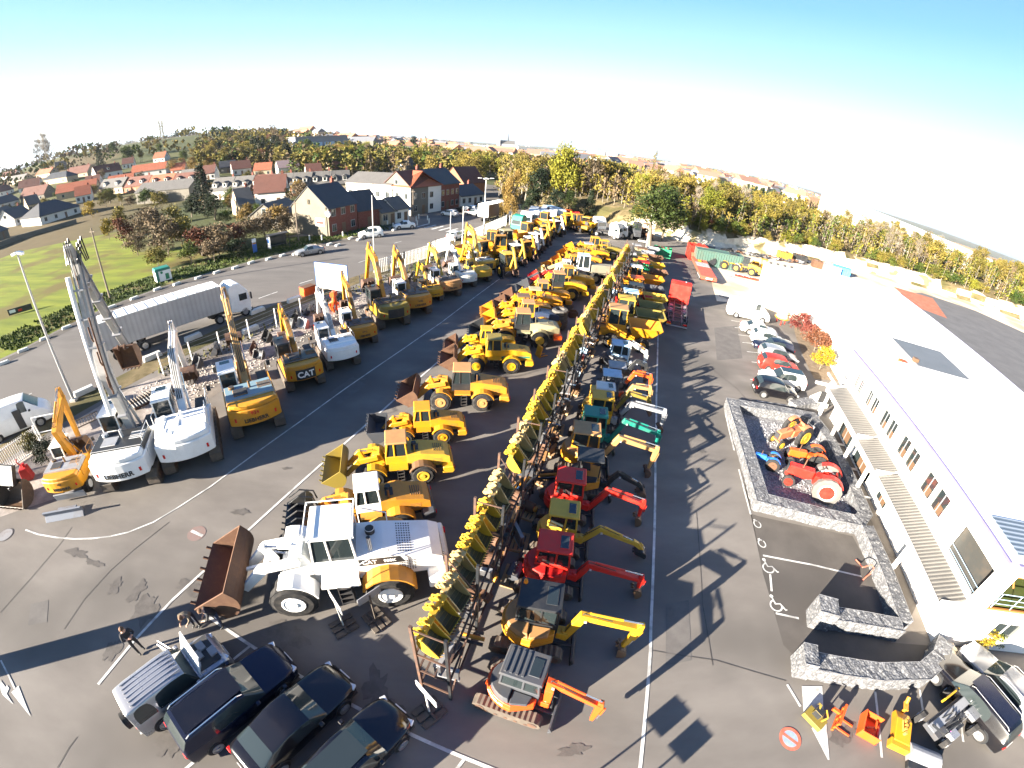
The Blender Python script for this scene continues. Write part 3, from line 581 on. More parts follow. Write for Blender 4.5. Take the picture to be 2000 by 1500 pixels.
def mini(label, pos, head, s=1.0, col=RED, roofc=None, hoodc=None, boomc=None, J=None, txt=None, txtc=WHT, canopy=False, blade=PLA, bk=DRUST, hr=0, group='mini excavators in the row beside the bucket rack', yb=-.15, rib=False, cabc=None, bw=.5, beacon=None, belt=.4):
    t = thing('mini_excavator', label, 'mini excavator', pos, head, group)
    roofc = roofc or col; hoodc = hoodc or col; boomc = boomc or col; cabc = cabc or col
    for y in (-.78, .78): track_m(2.5, .56, .4, y, .035, 60).sc(s).build('track', t)
    u = M().mat(DGR); u.box((0, 0, .4), (1.5, 1.2, .28)); u.cyl((0, 0, .45), (0, 0, .68), .45, n=16); u.sc(s).build('undercarriage', t)
    bl = M().mat(blade); bl.prism([(1.55, .02), (1.62, .02), (1.7, .2), (1.62, .42), (1.54, .42), (1.62, .2)], -.98, .98); bl.box((1.2, -.35, .32), (.8, .1, .1)); bl.box((1.2, .35, .32), (.8, .1, .1)); bl.sc(s).build('dozer_blade', t, bevel=.01)
    n = 14
    def oval(k=1.0, ri=1.12): return [(.85*k, -.55*k)]+[(.1-ri*k*math.cos(a)*1.0, -.92*k*math.sin(a)) for a in [math.pi*.5-math.pi*i/n for i in range(n+1)]]+[(.95*k, .8*k)]
    b = M().mat(col); b.slab(oval(), .68, .92); b.slab(oval(1.0), .92, 1.22, .985)
    b.mat(PLA); b.box((-.98, 0, 1.0), (.04, .7, .12))
    b.sc(s).build('house', t, bevel=.03*s)
    h = M().mat(hoodc); h.slab([(.01, -.86), (.1, -.86), (.62, -.72), (.7, -.36), (.01, -.36)], 1.22, 1.36, .96); o2 = [(.0-.92*math.cos(a), -.86*math.sin(a)) for a in [math.pi*.5-math.pi*i/n for i in range(n+1)]]; h.slab(o2, 1.22, 1.42, .9); h.sc(s).build('engine_hood', t, bevel=.04*s)
    if txt:
        rr = 1.05
        text_mesh('lettering', txt, .2, txtc, t, lambda x, y, z: Vector((.1-(1.13+z)*math.cos((x/rr)-.95), -(.92*1.02+z)*math.sin((x/rr)*-1+.95)*1.0, 1.05+y))*s, bold=.01)
    if canopy:
        c = M().mat(cabc)
        for x in (-.45, .75):
            for y in (-.25, .75): c.cyl((x, y, 1.2), (x, y, 2.35), .035, n=6)
        c.mat(PLA); c.box((0, .25, 1.5), (.5, .5, .16)); c.box((-.25, .25, 1.75), (.14, .5, .5)); c = c.sc(s).build('cab_frame', t)
        rf = M().mat(roofc); rf.slab([(-.62, -.4), (.95, -.4), (.95, .9), (-.62, .9)], 2.35, 2.45, .93); rf.sc(s).build('roof', c, bevel=.02)
    else:
        cab(t, -.55*s, .92*s, -.34*s, .8*s, .95*s, 2.4*s, cabc, roofc, slope=.12, hatch=(GLS), belt=belt)
        if rib:
            rb = M().mat(roofc)
            for k in range(4): rb.box((-.4+k*.2, .22, 2.42), (.09, .95, .035))
            rb.sc(s).build('roof_rib', t, bevel=.01)
    if beacon: be = M().mat(beacon); be.cyl((-.4, .6, 2.4), (-.4, .6, 2.55), .08, .06, n=10); be.sc(s).build('beacon', t)
    J = J or [(1.15, .95), (1.75, 2.6), (4.0, 2.75), (4.2, 1.0)]
    J = [(x, z) for x, z in J]
    P0, P1, P2, P3 = J; lp = lambda a, b, f: (a[0]+(b[0]-a[0])*f, a[1]+(b[1]-a[1])*f)
    sw = M().mat(boomc); sw.box((1.12*s, yb*s, .8*s), (.4*s, .34*s, .36*s)); sw.cyl((1.2*s, yb*s, .5*s), (1.2*s, yb*s, 1.05*s), .14*s, n=10); sw.build('swing_bracket', t, bevel=.02)
    w = .11*s
    q = M().mat(boomc); q.beam([P0, lp(P0, P1, .7), P1, lp(P1, P2, .22), P2], [.24*s, .3*s, .36*s, .28*s, .2*s], yb*s-w, yb*s+w); q.mat(LENS); q.box((P1[0]+.1, yb*s-w-.04, P1[1]-.15), (.12, .06, .1)); q.build('boom', t, bevel=.012)
    d = Vector((P2[0]-P3[0], P2[1]-P3[1])).normalized(); Q = (P2[0]+d.x*.32*s, P2[1]+d.y*.32*s)
    k = M().mat(boomc); k.beam([Q, P2, lp(P2, P3, .3), P3], [.14*s, .28*s, .22*s, .13*s], yb*s-w*.8, yb*s+w*.8); k.build('stick', t, bevel=.012)
    up = lp(P1, P2, .1); cyl_pair(t, (up[0], up[1]+.24*s), Q, .05*s, (yb*s,), boomc, .62)
    cyl_pair(t, (P0[0]+.2*s, P0[1]-.15*s), (lp(P0, P1, .85)[0]+.1*s, lp(P0, P1, .85)[1]-.1*s), .05*s, (yb*s,), PLA)
    dd = Vector((P3[0]-P2[0], P3[1]-P2[1])).normalized(); nn = Vector((-dd.y, dd.x)); nn = nn if nn.x > 0 else -nn
    a_, b_ = lp(P2, P3, .1), lp(P2, P3, .9); cyl_pair(t, (a_[0]+nn.x*.2*s, a_[1]+nn.y*.2*s), (b_[0]+nn.x*.16*s, b_[1]+nn.y*.16*s), .042*s, (yb*s,), boomc)
    hs_ = M().mat(PLA); hs_.tube([(P0[0]-.05, yb*s-.05, P0[1]+.3), (lp(P0, P1, .6)[0]-.14, yb*s-.05, lp(P0, P1, .6)[1]+.12), (P1[0], yb*s-.05, P1[1]+.22*s), (lp(P1, P2, .5)[0], yb*s-.05, lp(P1, P2, .5)[1]+.16*s)], .018, 5); hs_.build('hose', t)
    if bk:
        bu = bucket_m(bw/s, .34, bk, 4); xf(bu, math.atan2(dd.y, dd.x)+R(140), (0, 0, 0)); bu.sc(s, (P3[0]-.12*s, yb*s, P3[1]-.22*s)); bu.build('bucket', t)
    return t

def loader(label, pos, head, s=1.0, col=YEL, cabc=None, roof=None, armc=None, bk=DRUST, rim=None, hood=None, bh=.12, bang=R(28), group='wheel loaders in the middle row', txt=None, fender=None, name='wheel_loader', blen=1.0, fork=False, rail=False, cw=None, canopy=False, vent='slits', stripe=None, bw=2.9, tr=.8, cat='wheel loader', notag=False, exh=True):
    cabc = cabc or col; roof = roof or cabc; armc = armc or col; rim = rim or col; hood = hood or col; fender = fender or col; cw = cw or col
    t = thing(name, label, cat, pos, head, group)
    for x, nm in ((1.65, 'wheel'), (-1.65, 'wheel')):
        for y in (-1.08, 1.08): wheel(t, (x*s, y*s, tr*s), tr*s, .62*s, rim, lug=.045)
    S = lambda m: m.sc(s)
    fr = M().mat(armc); fr.box((1.3, 0, 1.05), (1.5, 1.0, .7)); fr.prism([(.75, 1.3), (1.9, 1.3), (1.55, 2.15), (1.1, 2.25)], -.42, .42); S(fr).build('front_frame', t, bevel=.03)
    rf = M().mat(PLA); rf.box((-1.5, 0, .95), (3.6, 1.1, .5)); S(rf).build('rear_frame', t)
    h = M().mat(hood); h.prism([(-.7, 1.15), (-.7, 2.25), (-1.6, 2.25), (-3.2, 2.02), (-3.55, 1.85), (-3.6, 1.15)], -.78, .78)
    h.mat(PLA)
    if vent == 'holes':
        for i in range(6):
            for j in range(12): h.cyl((-2.1-i*.085, -.62+j*.11, 2.14-i*.012), (-2.1-i*.085, -.62+j*.11, 2.19-i*.012), .026, n=6)
        for i in range(7):
            for j in range(6): h.cyl((-2.1-i*.085, -.775, 1.4+j*.09), (-2.1-i*.085, -.80, 1.4+j*.09), .024, n=6)
            for j in range(6): h.cyl((-2.1-i*.085, .775, 1.4+j*.09), (-2.1-i*.085, .80, 1.4+j*.09), .024, n=6)
    else:
        for k in range(5): h.box((-2.5-k*.13, .0, 2.14-k*.018), (.06, .8, .03))
        for sy in (-1, 1):
            for k in range(4): h.box((-2.7, sy*.785, 1.4+k*.11), (.6, .02, .05))
        h.box((-1.25, 0, 2.262), (.5, .7, .03))
    for k in range(5): h.box((-3.6, 0, 1.3+k*.12), (.03, 1.1, .05))
    if exh: h.cyl((-1.2, .45, 2.2), (-1.2, .45, 2.85), .075, n=8); h.cyl((-1.2, -.3, 2.2), (-1.2, -.3, 2.45), .17, n=12)
    ho = S(h).build('engine_hood', t, bevel=.035)
    c_ = M().mat(cw); c_.prism([(-3.0, .75), (-3.0, 1.3), (-3.75, 1.3), (-3.85, .95), (-3.7, .72)], -1.25, 1.25); S(c_).build('counterweight', t, bevel=.05)
    for y in (-1.0, 1.0): tl = M().mat(REDL); tl.box((-3.83, y, 1.1), (.06, .22, .12)); S(tl).build('tail_light', t)
    for sy in (-1, 1):
        f = M().mat(fender); f.ring((-1.65, tr), tr+.17, .06, min(sy*.76, sy*1.42), max(sy*.76, sy*1.42), R(25), R(165), 8); S(f).build('fender', t)
        f = M().mat(armc); f.ring((1.65, tr), tr+.16, .05, min(sy*.76, sy*1.38), max(sy*.76, sy*1.38), R(70), R(165), 6); S(f).build('fender', t)
        l = M().mat(PLA); [l.box((-.2, sy*1.2, .55+k*.28), (.45, .3, .03)) for k in range(4)]; l.box((-.42, sy*1.2, .98), (.03, .3, .95)); l.box((.02, sy*1.2, .98), (.03, .3, .95)); S(l).build('ladder', t)
        pl = M().mat(col); pl.slab([(-.7, sy*.7), (.55, sy*.7), (.55, sy*1.3), (-.7, sy*1.3)][::sy], 1.42, 1.56); S(pl).build('platform', t)
    if canopy:
        cc = M().mat(cabc)
        for x in (-.6, .5):
            for y in (-.6, .6): cc.box((x, y, 2.35), (.09, .09, 1.6))
        cc.mat(PLA); cc.box((-.1, 0, 1.9), (.5, .5, .6)); cc.mat(cabc); cc.box((-.05, 0, 1.65), (1.2, 1.3, .4)); cc = S(cc).build('cab_frame', t, bevel=.02)
        r = M().mat(roof); r.slab([(-.85, -.75), (.75, -.75), (.75, .75), (-.85, .75)], 3.12, 3.24, .95); S(r).build('roof', cc, bevel=.03)
    else:
        co = cab(t, -.75*s, .75*s, -.75*s, .75*s, 1.5*s, 3.3*s, cabc, roof, slope=.22, hatch=False, belt=.36)
        if rail:
            q = M().mat(WHT)
            for y in (-.8, .8): q.tube([(-.8, y, 3.3), (-.8, y, 3.42), (.8, y, 3.42), (.8, y, 3.3)], .022)
            q.tube([(.8, -.8, 3.42), (.8, .8, 3.42)], .022); q.tube([(-.8, -.8, 3.42), (-.8, .8, 3.42)], .022)
            S(q).build('roof_rail', t)
            for y in (-1.3, 1.3): q = M().mat(WHT); q.tube([(-.75, y, 1.5), (-.75, y, 2.5), (-1.8, y*.62, 2.6), (-1.8, y*.62, 2.2)], .022); S(q).build('handrail', t)
    # lift arms down to the bucket
    A, B, C = (1.25, 2.0), (2.55, 1.75), (3.55, .55+bh)
    for sy in (-1, 1):
        am = M().mat(armc); am.beam([A, B, C], [.34, .42, .3], sy*.5-.08, sy*.5+.08); S(am).build('lift_arm', t, bevel=.02)
        cyl_pair(t, (1.2*s, 1.15*s), (2.5*s, 1.6*s), .08*s, (sy*.38*s,), armc)
    zb = M().mat(armc); zb.beam([(2.2, 1.5), (2.5, 2.35)], [.24, .2], -.12, .12); zb.box((2.5, 0, 1.6), (.2, .9, .2)); zb.beam([(2.25, 1.45), (3.5, 1.0+bh)], [.12, .12], -.06, .06); S(zb).build('tilt_linkage', t, bevel=.02)
    cyl_pair(t, (1.3*s, 2.15*s), (2.48*s, 2.3*s), .085*s, (0,), armc)
    b = M().mat(bk); r = .72; n = 9; w = bw
    o = [(3.85+.05+1.15*blen, .1), (3.9, .06)]+[(4.1-r*.75*math.cos(a), .72-r*math.sin(a)) for a in [R(80)-R(150)*i/n for i in range(n+1)]]+[(4.25, 1.55)]
    for p, q in zip(o, o[1:]):
        d = Vector((q[0]-p[0], q[1]-p[1])); l = d.length
        if l < 1e-4: continue
        nn = Vector((d.y, -d.x))/l*.05; b.prism([p, q, (q[0]+nn.x, q[1]+nn.y), (p[0]+nn.x, p[1]+nn.y)], -w/2, w/2)
    for sy in (-1, 1): b.prism(o, sy*w/2-.03, sy*w/2+.03)
    for k in range(6): b.box((o[0][0]+.08, -w/2+w*(k+.5)/6, .1), (.22, .09, .06))
    if fork:
        for k in range(5): b.tube([(3.5, -w/2+.3+k*(w-.6)/4, 1.4), (3.9, -w/2+.3+k*(w-.6)/4, 1.9), (4.7, -w/2+.3+k*(w-.6)/4, 1.7), (5.1, -w/2+.3+k*(w-.6)/4, .9)], .05)
    if bang:
        pc = (3.6, .6); c, sn = math.cos(bang), math.sin(bang); b.v = [(pc[0]+(x-pc[0])*c-(z-pc[1])*sn, y, pc[1]+(x-pc[0])*sn+(z-pc[1])*c) for x, y, z in b.v]
    b.v = [(x, y, z+bh) for x, y, z in b.v]
    S(b).build('bucket', t, bevel=.01)
    if txt:
        for (tx, sz, x, z, mt_) in txt:
            for sy in (-1, 1): text_mesh('lettering', tx, sz*s, mt_, ho, (lambda sy: lambda a, bb, c: Vector(((x*s)-a*sy*-1 if sy < 0 else (x*s)-a, sy*(.79*s+c), z*s+bb)))(sy), bold=.02)
    if stripe:
        sm = M().mat(stripe); [sm.box((-2.1, sy*.786, 1.5), (2.7, .012, .16)) for sy in (-1, 1)]; S(sm).build('stripe', ho)
    return t

def dumper(label, pos, head, s=1.0, col=OCH, skip=None, cabf=True, roofc=None, group='dumpers and small machines behind the mini excavators', canopy=True, cat='dumper'):
    t = thing('site_dumper', label, cat, pos, head, group); skip = skip or col; roofc = roofc or col
    for x in (-1.05, 1.05):
        for y in (-.8, .8): wheel(t, (x*s, y*s, .5*s), .5*s, .42*s, col, lug=.06, n=26)
    S = lambda m: m.sc(s)
    b = M().mat(col); b.box((-1.0, 0, 1.0), (1.9, 1.0, .6)); b.box((.6, 0, .7), (1.6, .6, .3)); b.mat(PLA); [b.box((-1.97, 0, .85+k*.12), (.03, .7, .05)) for k in range(4)]; S(b).build('body', t, bevel=.04)
    k = M().mat(skip); top = [(.0, -1.0), (2.3, -.95), (2.3, .95), (0, 1.0)]; z0, z1 = .95, 1.75
    o0, o1 = [(.35, -.6), (1.6, -.6), (1.6, .6), (.35, .6)], top
    vs = [(*p, z0) for p in o0]+[(*p, z1) for p in o1]+[(p[0]*.96+.04, p[1]*.94, z1) for p in o1]+[(p[0], p[1]*.92, z0+.1) for p in o0]
    fs = [(0, 1, 2, 3)]+[(i, (i+1) % 4, 4+(i+1) % 4, 4+i) for i in range(4)]+[(4+i, 4+(i+1) % 4, 8+(i+1) % 4, 8+i) for i in range(4)]+[(8+i, 8+(i+1) % 4, 12+(i+1) % 4, 12+i) for i in range(4)]+[(12, 13, 14, 15)]
    k.add(vs, fs); S(k).build('skip', t)
    if canopy == 'cab': cab(t, -1.5*s, -.2*s, -.6*s, .6*s, 1.2*s, 2.75*s, col, roofc, slope=.05, hatch=False, belt=.3)
    elif canopy:
        c = M().mat(BLK)
        for y in (-.55, .55): c.tube([(-1.5, y, 1.2), (-1.5, y, 2.6), (-.3, y, 2.6), (-.3, y, 1.2)], .035)
        c.mat(PLA); c.box((-.9, 0, 1.45), (.45, .5, .14)); c.box((-1.12, 0, 1.7), (.12, .5, .45)); c = S(c).build('roll_frame', t)
        r = M().mat(roofc); r.slab([(-1.65, -.65), (-.15, -.65), (-.15, .65), (-1.65, .65)], 2.6, 2.7, .94); S(r).build('roof', c, bevel=.02)
    return t
# ------------------------------------------------------------------ road vehicles
def car(label, pos, head, col, kind='hatch', L=4.1, Wd=1.76, H=1.45, group=None, name='parked_car', cat='car', roofc=None, rails=False, plate=True, hood_open=False, cabrio=False, spare=False, roofpanel=None):
    t = thing(name, label, cat, pos, head, group); h = L/2; w = Wd/2
    # station: x, belt z, roof z, half-width at sill, half-width at roof
    P = dict(
      hatch=[(-1, .62, .62, .78), (-.985, .88, .9, .86), (-.93, 1.0, 1.12, .92), (-.78, .98, 1.4, .97), (-.5, .96, 1.45, 1), (-.1, .93, 1.45, 1), (.2, .9, 1.36, 1), (.46, .9, .93, .99), (.75, .84, .86, .96), (.93, .7, .73, .86), (1, .45, .5, .7)],
      estate=[(-1, .65, .65, .8), (-.985, .92, .94, .88), (-.95, 1.0, 1.1, .93), (-.84, .98, 1.42, .97), (-.5, .95, 1.48, 1), (-.1, .92, 1.48, 1), (.14, .9, 1.38, 1), (.38, .9, .94, .99), (.72, .84, .87, .96), (.93, .7, .74, .86), (1, .45, .5, .7)],
      coupe=[(-1, .6, .6, .78), (-.98, .9, .92, .86), (-.8, .95, .98, .93), (-.55, .94, 1.22, .97), (-.25, .92, 1.38, 1), (-.05, .9, 1.38, 1), (.12, .88, 1.28, 1), (.36, .87, .9, .99), (.7, .8, .83, .96), (.93, .66, .7, .86), (1, .42, .48, .7)],
      box=[(-1, .55, .55, .93), (-.99, 1.05, 1.12, .95), (-.97, 1.08, 1.66, .97), (-.9, 1.08, 1.72, .98), (-.5, 1.06, 1.74, .99), (0, 1.05, 1.74, .99), (.2, 1.04, 1.68, .99), (.34, 1.04, 1.08, .99), (.7, 1.0, 1.03, .98), (.95, .92, .95, .95), (1, .55, .6, .9)],
      van=[(-1, .6, .6, .95), (-.99, 1.2, 1.3, .97), (-.98, 1.3, 1.85, .98), (-.94, 1.3, 1.96, .98), (-.4, 1.3, 2.0, 1), (.2, 1.28, 2.0, 1), (.42, 1.25, 1.93, 1), (.74, 1.18, 1.24, .98), (.9, 1.0, 1.04, .94), (.98, .75, .8, .88), (1, .45, .5, .8)],
      sedan=[(-1, .6, .6, .8), (-.985, .92, .94, .88), (-.72, .98, 1.0, .95), (-.48, .96, 1.34, .98), (-.2, .94, 1.43, 1), (0, .93, 1.43, 1), (.16, .9, 1.36, 1), (.4, .9, .93, .99), (.72, .83, .86, .96), (.93, .7, .74, .86), (1, .45, .5, .7)])[kind]
    k = H/max(p[2] for p in P); near_ = name == 'parked_car' and abs(pos[0]+8) < 7 and pos[1] < 9
    WS, RW, SW = ['car_'+q for q in ('windscreen', 'rear_window', 'side_window')]
    cabin0 = [i for i, p in enumerate(P) if p[2]-p[1] > .2]; mi_ = (cabin0[0]+cabin0[-1])//2
    if not cabrio and kind != 'van':      # door pillar
        q = P[mi_]; P = P[:mi_]+[(q[0]-.018, *q[1:]), (q[0]+.018, *q[1:])]+P[mi_+1:]; pil = mi_
    else: pil = -1
    rows = []
    for x, zb, zr, ww in P:
        zb *= k; zr *= k; tw = .76 if zr-zb > .25 else (.86 if zr-zb > .06 else .9)
        W_ = w*ww; rows.append([(x*h, W_*.9, .24), (x*h, W_*1.0, .36), (x*h, W_*1.0, .62*zb+.06), (x*h, W_*.975, zb-.03), (x*h, W_*.955, zb), (x*h, W_*tw, zr), (x*h, W_*tw*.93, zr+.03), (x*h, W_*tw*.5, zr+.05), (x*h, 0, zr+.055)])
    cabin = [i for i, p in enumerate(P) if p[2]-p[1] > .2]; i0, i1 = cabin[0], cabin[-1]
    mm = {'body': M(), WS: M(), RW: M(), SW: M()}; vs = []; fs = []; fm = []
    nr = len(rows[0]); full = [r_+[(p[0], -p[1], p[2]) for p in r_[-2::-1]] for r_ in rows]; nf = len(full[0])
    for r_ in full: vs += r_
    for i in range(len(full)-1):
        for j in range(nf-1):
            jj = j if j < nr-1 else nf-2-j; f = (i*nf+j, (i+1)*nf+j, (i+1)*nf+j+1, i*nf+j+1); kk = 0
            if jj == 4 and i0 < i < i1 and i != pil and not (kind == 'van' and i < i1-1): kk = 3
            elif jj >= 5 and i == i1: kk = 1
            elif jj == 4 and i == i1 and kind != 'van': kk = 3
            elif jj >= 5 and i == i0-1 and kind not in ('van',): kk = 2
            fs.append(f); fm.append(kk)
    fs += [tuple(range(nf)), tuple((len(full)-1)*nf+q for q in range(nf-1, -1, -1))]; fm += [0, 0]
    me = bpy.data.meshes.new('tmp'); me.from_pydata(vs, [], fs); [me.materials.append(x_) for x_ in (col, GLS, GLS, GLS)]; me.polygons.foreach_set('material_index', fm)
    for s4 in range(4): me.materials[s4] = me.materials[s4]
    bm = bmesh.new(); bm.from_mesh(me); bmesh.ops.recalc_face_normals(bm, faces=bm.faces); cl_ = bm.edges.layers.float.get('crease_edge') or bm.edges.layers.float.new('crease_edge')
    for e in bm.edges:
        f2 = [f.material_index for f in e.link_faces]
        if len(f2) == 2 and f2[0] != f2[1]: e[cl_] = .6
        jj = sorted(v.index % nf for v in e.verts)
        if jj[0] == jj[1] and jj[0] in (4, nf-5): e[cl_] = .7
    bm.to_mesh(me); bm.free()
    to = bpy.data.objects.new('tmp', me); COL.objects.link(to); md = to.modifiers.new('s', 'SUBSURF'); md.levels = 2 if near_ or L > 4.3 else 1; bpy.context.view_layer.update()
    m2 = bpy.data.meshes.new_from_object(to.evaluated_get(bpy.context.evaluated_depsgraph_get())); bpy.data.objects.remove(to)
    for kk, nm_ in enumerate(('body', 'windscreen', 'rear_window', 'side_window')):
        for sd2 in ((0,) if kk < 3 else (1, -1)):
            fl = [f for f in m2.polygons if f.material_index == kk and (not sd2 or f.center.y*sd2 > 0)]
            if not fl: continue
            ids = {}; v3 = []; f3 = []
            for f in fl:
                q = []
                for vi in f.vertices:
                    if vi not in ids: ids[vi] = len(v3); v3.append(m2.vertices[vi].co.copy())
                    q.append(ids[vi])
                f3.append(q)
            g3 = M().mat(col if kk == 0 else GLS); g3.add(v3, f3); me3 = bpy.data.meshes.new(nm_); me3.from_pydata(g3.v, [], g3.f); me3.materials.append(col if kk == 0 else GLS); [setattr(f, 'use_smooth', True) for f in me3.polygons]; o3_ = bpy.data.objects.new(nm_, me3); COL.objects.link(o3_); o3_.parent = t
    # floor and sills
    s_ = M().mat(PLA); s_.box((0, 0, .3), (L*.94, Wd*.86, .2)); s_.box((h*.985, 0, .36), (.08, Wd*.6, .12)); s_.box((-h*.985, 0, .4), (.08, Wd*.7, .14))
    s_.build('bumper', t)
    wr = .33 if kind not in ('box', 'van') else .36; wb = (.56 if kind != 'van' else .58)*h+.12
    for x in (-wb, wb):
        for sy in (-1, 1): wheel(t, (x, sy*(w-.09), wr), wr, .23, SIL, lug=0, n=22, rr=.62)
        for sy in (-1, 1): ar_ = M().mat(BLK); ar_.cyl((x, sy*(w-.2), wr+.02), (x, sy*(w-.012), wr+.02), wr+.05, n=20); ar_.build('wheel_arch', t)
    zb0, zf = P[1][1]*k, P[-2][1]*k
    for sy in (-1, 1):
        a = M().mat(REDL); a.box((-h*.965, sy*w*.74, P[1][1]*k*.88), (.14, w*.26, .16)); a.build('tail_light', t, bevel=.02)
        a = M().mat(LENS); a.box((h*.915, sy*w*.68, P[-2][1]*k*.93), (.22, w*.3, .12), rz=-sy*.35); a.build('headlight', t, bevel=.02)
        a = M().mat(col if kind != 'van' else PLA); a.box((rows[i1][0][0]+.2 if not cabrio else .2*h, sy*(w+.08), P[i1][1]*k+.07), (.16, .17, .12)); a.build('mirror', t, bevel=.02)
    if plate: [(lambda a: (a.box(c_, d_), a.build('number_plate', t)))(M().mat(WHT)) for c_, d_ in (((-h-.03, 0, .55), (.02, .5, .11)), ((h+.0, 0, .42), (.05, .5, .11)))]
    zr = H+.05
    if rails:
        for sy in (-1, 1): a = M().mat(CHR); a.tube([(-h*.8, sy*w*.7, zr-.04), (-h*.74, sy*w*.71, zr+.05), (.05*h, sy*w*.71, zr+.05), (.12*h, sy*w*.7, zr-.06)], .022); a.build('roof_rail', t)
    if roofpanel: a = M().mat(roofpanel); a.box((-.3*h, 0, zr+.006), (h*.95, w*1.15, .012)); a.build('roof_glass', t)
    if hood_open:
        x0 = .36*h; a = M().mat(WHT); a.add([(x0, -w*.88, 1.06*k+.02), (x0, w*.88, 1.06*k+.02), (x0+.35, w*.84, 2.05), (x0+.35, -w*.84, 2.05), (x0+.05, -w*.88, 1.06*k+.02), (x0+.05, w*.88, 1.06*k+.02), (x0+.4, w*.84, 2.05), (x0+.4, -w*.84, 2.05)], [(0, 1, 2, 3), (7, 6, 5, 4), (2, 6, 7, 3), (1, 5, 6, 2), (0, 3, 7, 4)]); a.build('open_bonnet', t)
        a = M().mat(PLA); a.box((x0+.58, 0, 1.05*k+.03), (.9, w*1.5, .05)); a.mat(GRY); [a.box((x0+.4+.25*i, .3*math.sin(i*2), 1.05*k+.08), (.3, .4, .12)) for i in range(3)]; a.build('engine_bay', t)
        a = M().mat(col); a.box((.12*h, w+.38, .85), (.07, .8, .75), rz=R(20)); a.box((.16*h, w+.38, 1.35), (.05, .75, .08), rz=R(20)); a.build('open_door', t, bevel=.02)
    if spare: wheel(t, (0, 0, 0), .34, .22, SIL, name='spare_wheel', lug=0).matrix_local = Matrix.Translation((-h-.16, -.12, .95)) @ Matrix.Rotation(R(90), 4, 'Z')
    if spare:
        a = M().mat(SIL); [a.box((-.32*h, -w*.55+i*w*.22, zr+.0), (h*1.0, .05, .03)) for i in range(6)]; a.build('roof_rib', t, bevel=.008)
    if cabrio:
        a = M().mat(BRN); [a.box((x, y, .9), (.5, .5, .5)) for x in (-.1, -.9) for y in (-.38, .38)]; a.build('seat', t, bevel=.08)
        a = M().mat(GLS); a.add([(.42*h, -w*.8, .92), (.42*h, w*.8, .92), (.2*h, w*.68, 1.34), (.2*h, -w*.68, 1.34)], [(0, 1, 2, 3)]); a.build('windscreen', t)
    return t
def lorry(label, pos, head, Lt=13.4, tractor=True, side=None, cabc=WHT, roof=None, name='articulated_lorry', group=None, cat='lorry'):
    t = thing(name, label, cat, pos, head, group); side = side or stripes('curtain_side', (.38, .37, .36), (.43, .42, .41), .7, 'X', rough=.7, bump=.06)
    b = M().mat(side); b.box((0, 0, 2.55), (Lt, 2.5, 2.6)); b = b.build('trailer_box', t, bevel=.02)
    r = M().mat(roof or WHT); r.box((0, 0, 3.88), (Lt+.04, 2.54, .06)); [r.box((-Lt/2+.5+i*(Lt-1)/12, 0, 3.93), (.08, 2.4, .04)) for i in range(13)]; r.build('trailer_roof', t)
    [(lambda e, x_: (e.box((x_, 0, 2.55), (.06, 2.52, 2.62)), e.build('trailer_end', t)))(M().mat(CONC), x_) for x_ in (-Lt/2-.02, Lt/2+.02)]
    c = M().mat(PLA); c.box((0, 0, 1.12), (Lt-.3, 1.1, .24)); c.box((-1.2, -1.15, .75), (3.2, .05, .5)); c.box((-1.2, 1.15, .75), (3.2, .05, .5)); c.build('chassis', t)
    for x in (-Lt/2+1.6, -Lt/2+2.9, -Lt/2+4.2):
        for y in (-1.05, 1.05): wheel(t, (x, y, .5), .5, .34, SIL, lug=0, n=22, rr=.55)
    if tractor:
        x = Lt/2+.75
        k = M().mat(cabc); k.prism([(x, .75), (x, 3.35), (x+.5, 3.7), (x+1.3, 3.6), (x+2.05, 2.7), (x+2.25, 1.7), (x+2.25, .5), (x+1.9, .45)], -1.22, 1.22); k = k.build('cab', t, bevel=.08)
        g = M().mat(GLS); g.add([(x+2.24, -1.05, 1.85), (x+2.24, 1.05, 1.85), (x+2.07, .98, 2.66), (x+2.07, -.98, 2.66)], [(0, 1, 2, 3)]); g.build('windscreen', k)
        for y in (-1.235, 1.235): g = M().mat(GLS); g.box((x+1.45, y, 2.15), (.85, .02, .7)); g.mat(PLA); g.box((x+2.3, y*1.08, 2.1), (.14, .2, .7)); g.build('side_window', k)
        u = M().mat(PLA); u.box((x-.2, 0, .85), (4.2, 1.0, .3)); u.box((x+2.2, 0, .6), (.2, 2.4, .4)); u.build('tractor_frame', t)
        for xx in (x+1.45, x-1.4):
            for y in (-1.05, 1.05): wheel(t, (xx, y, .5), .5, .34, SIL, lug=0, n=22, rr=.55)
    return t

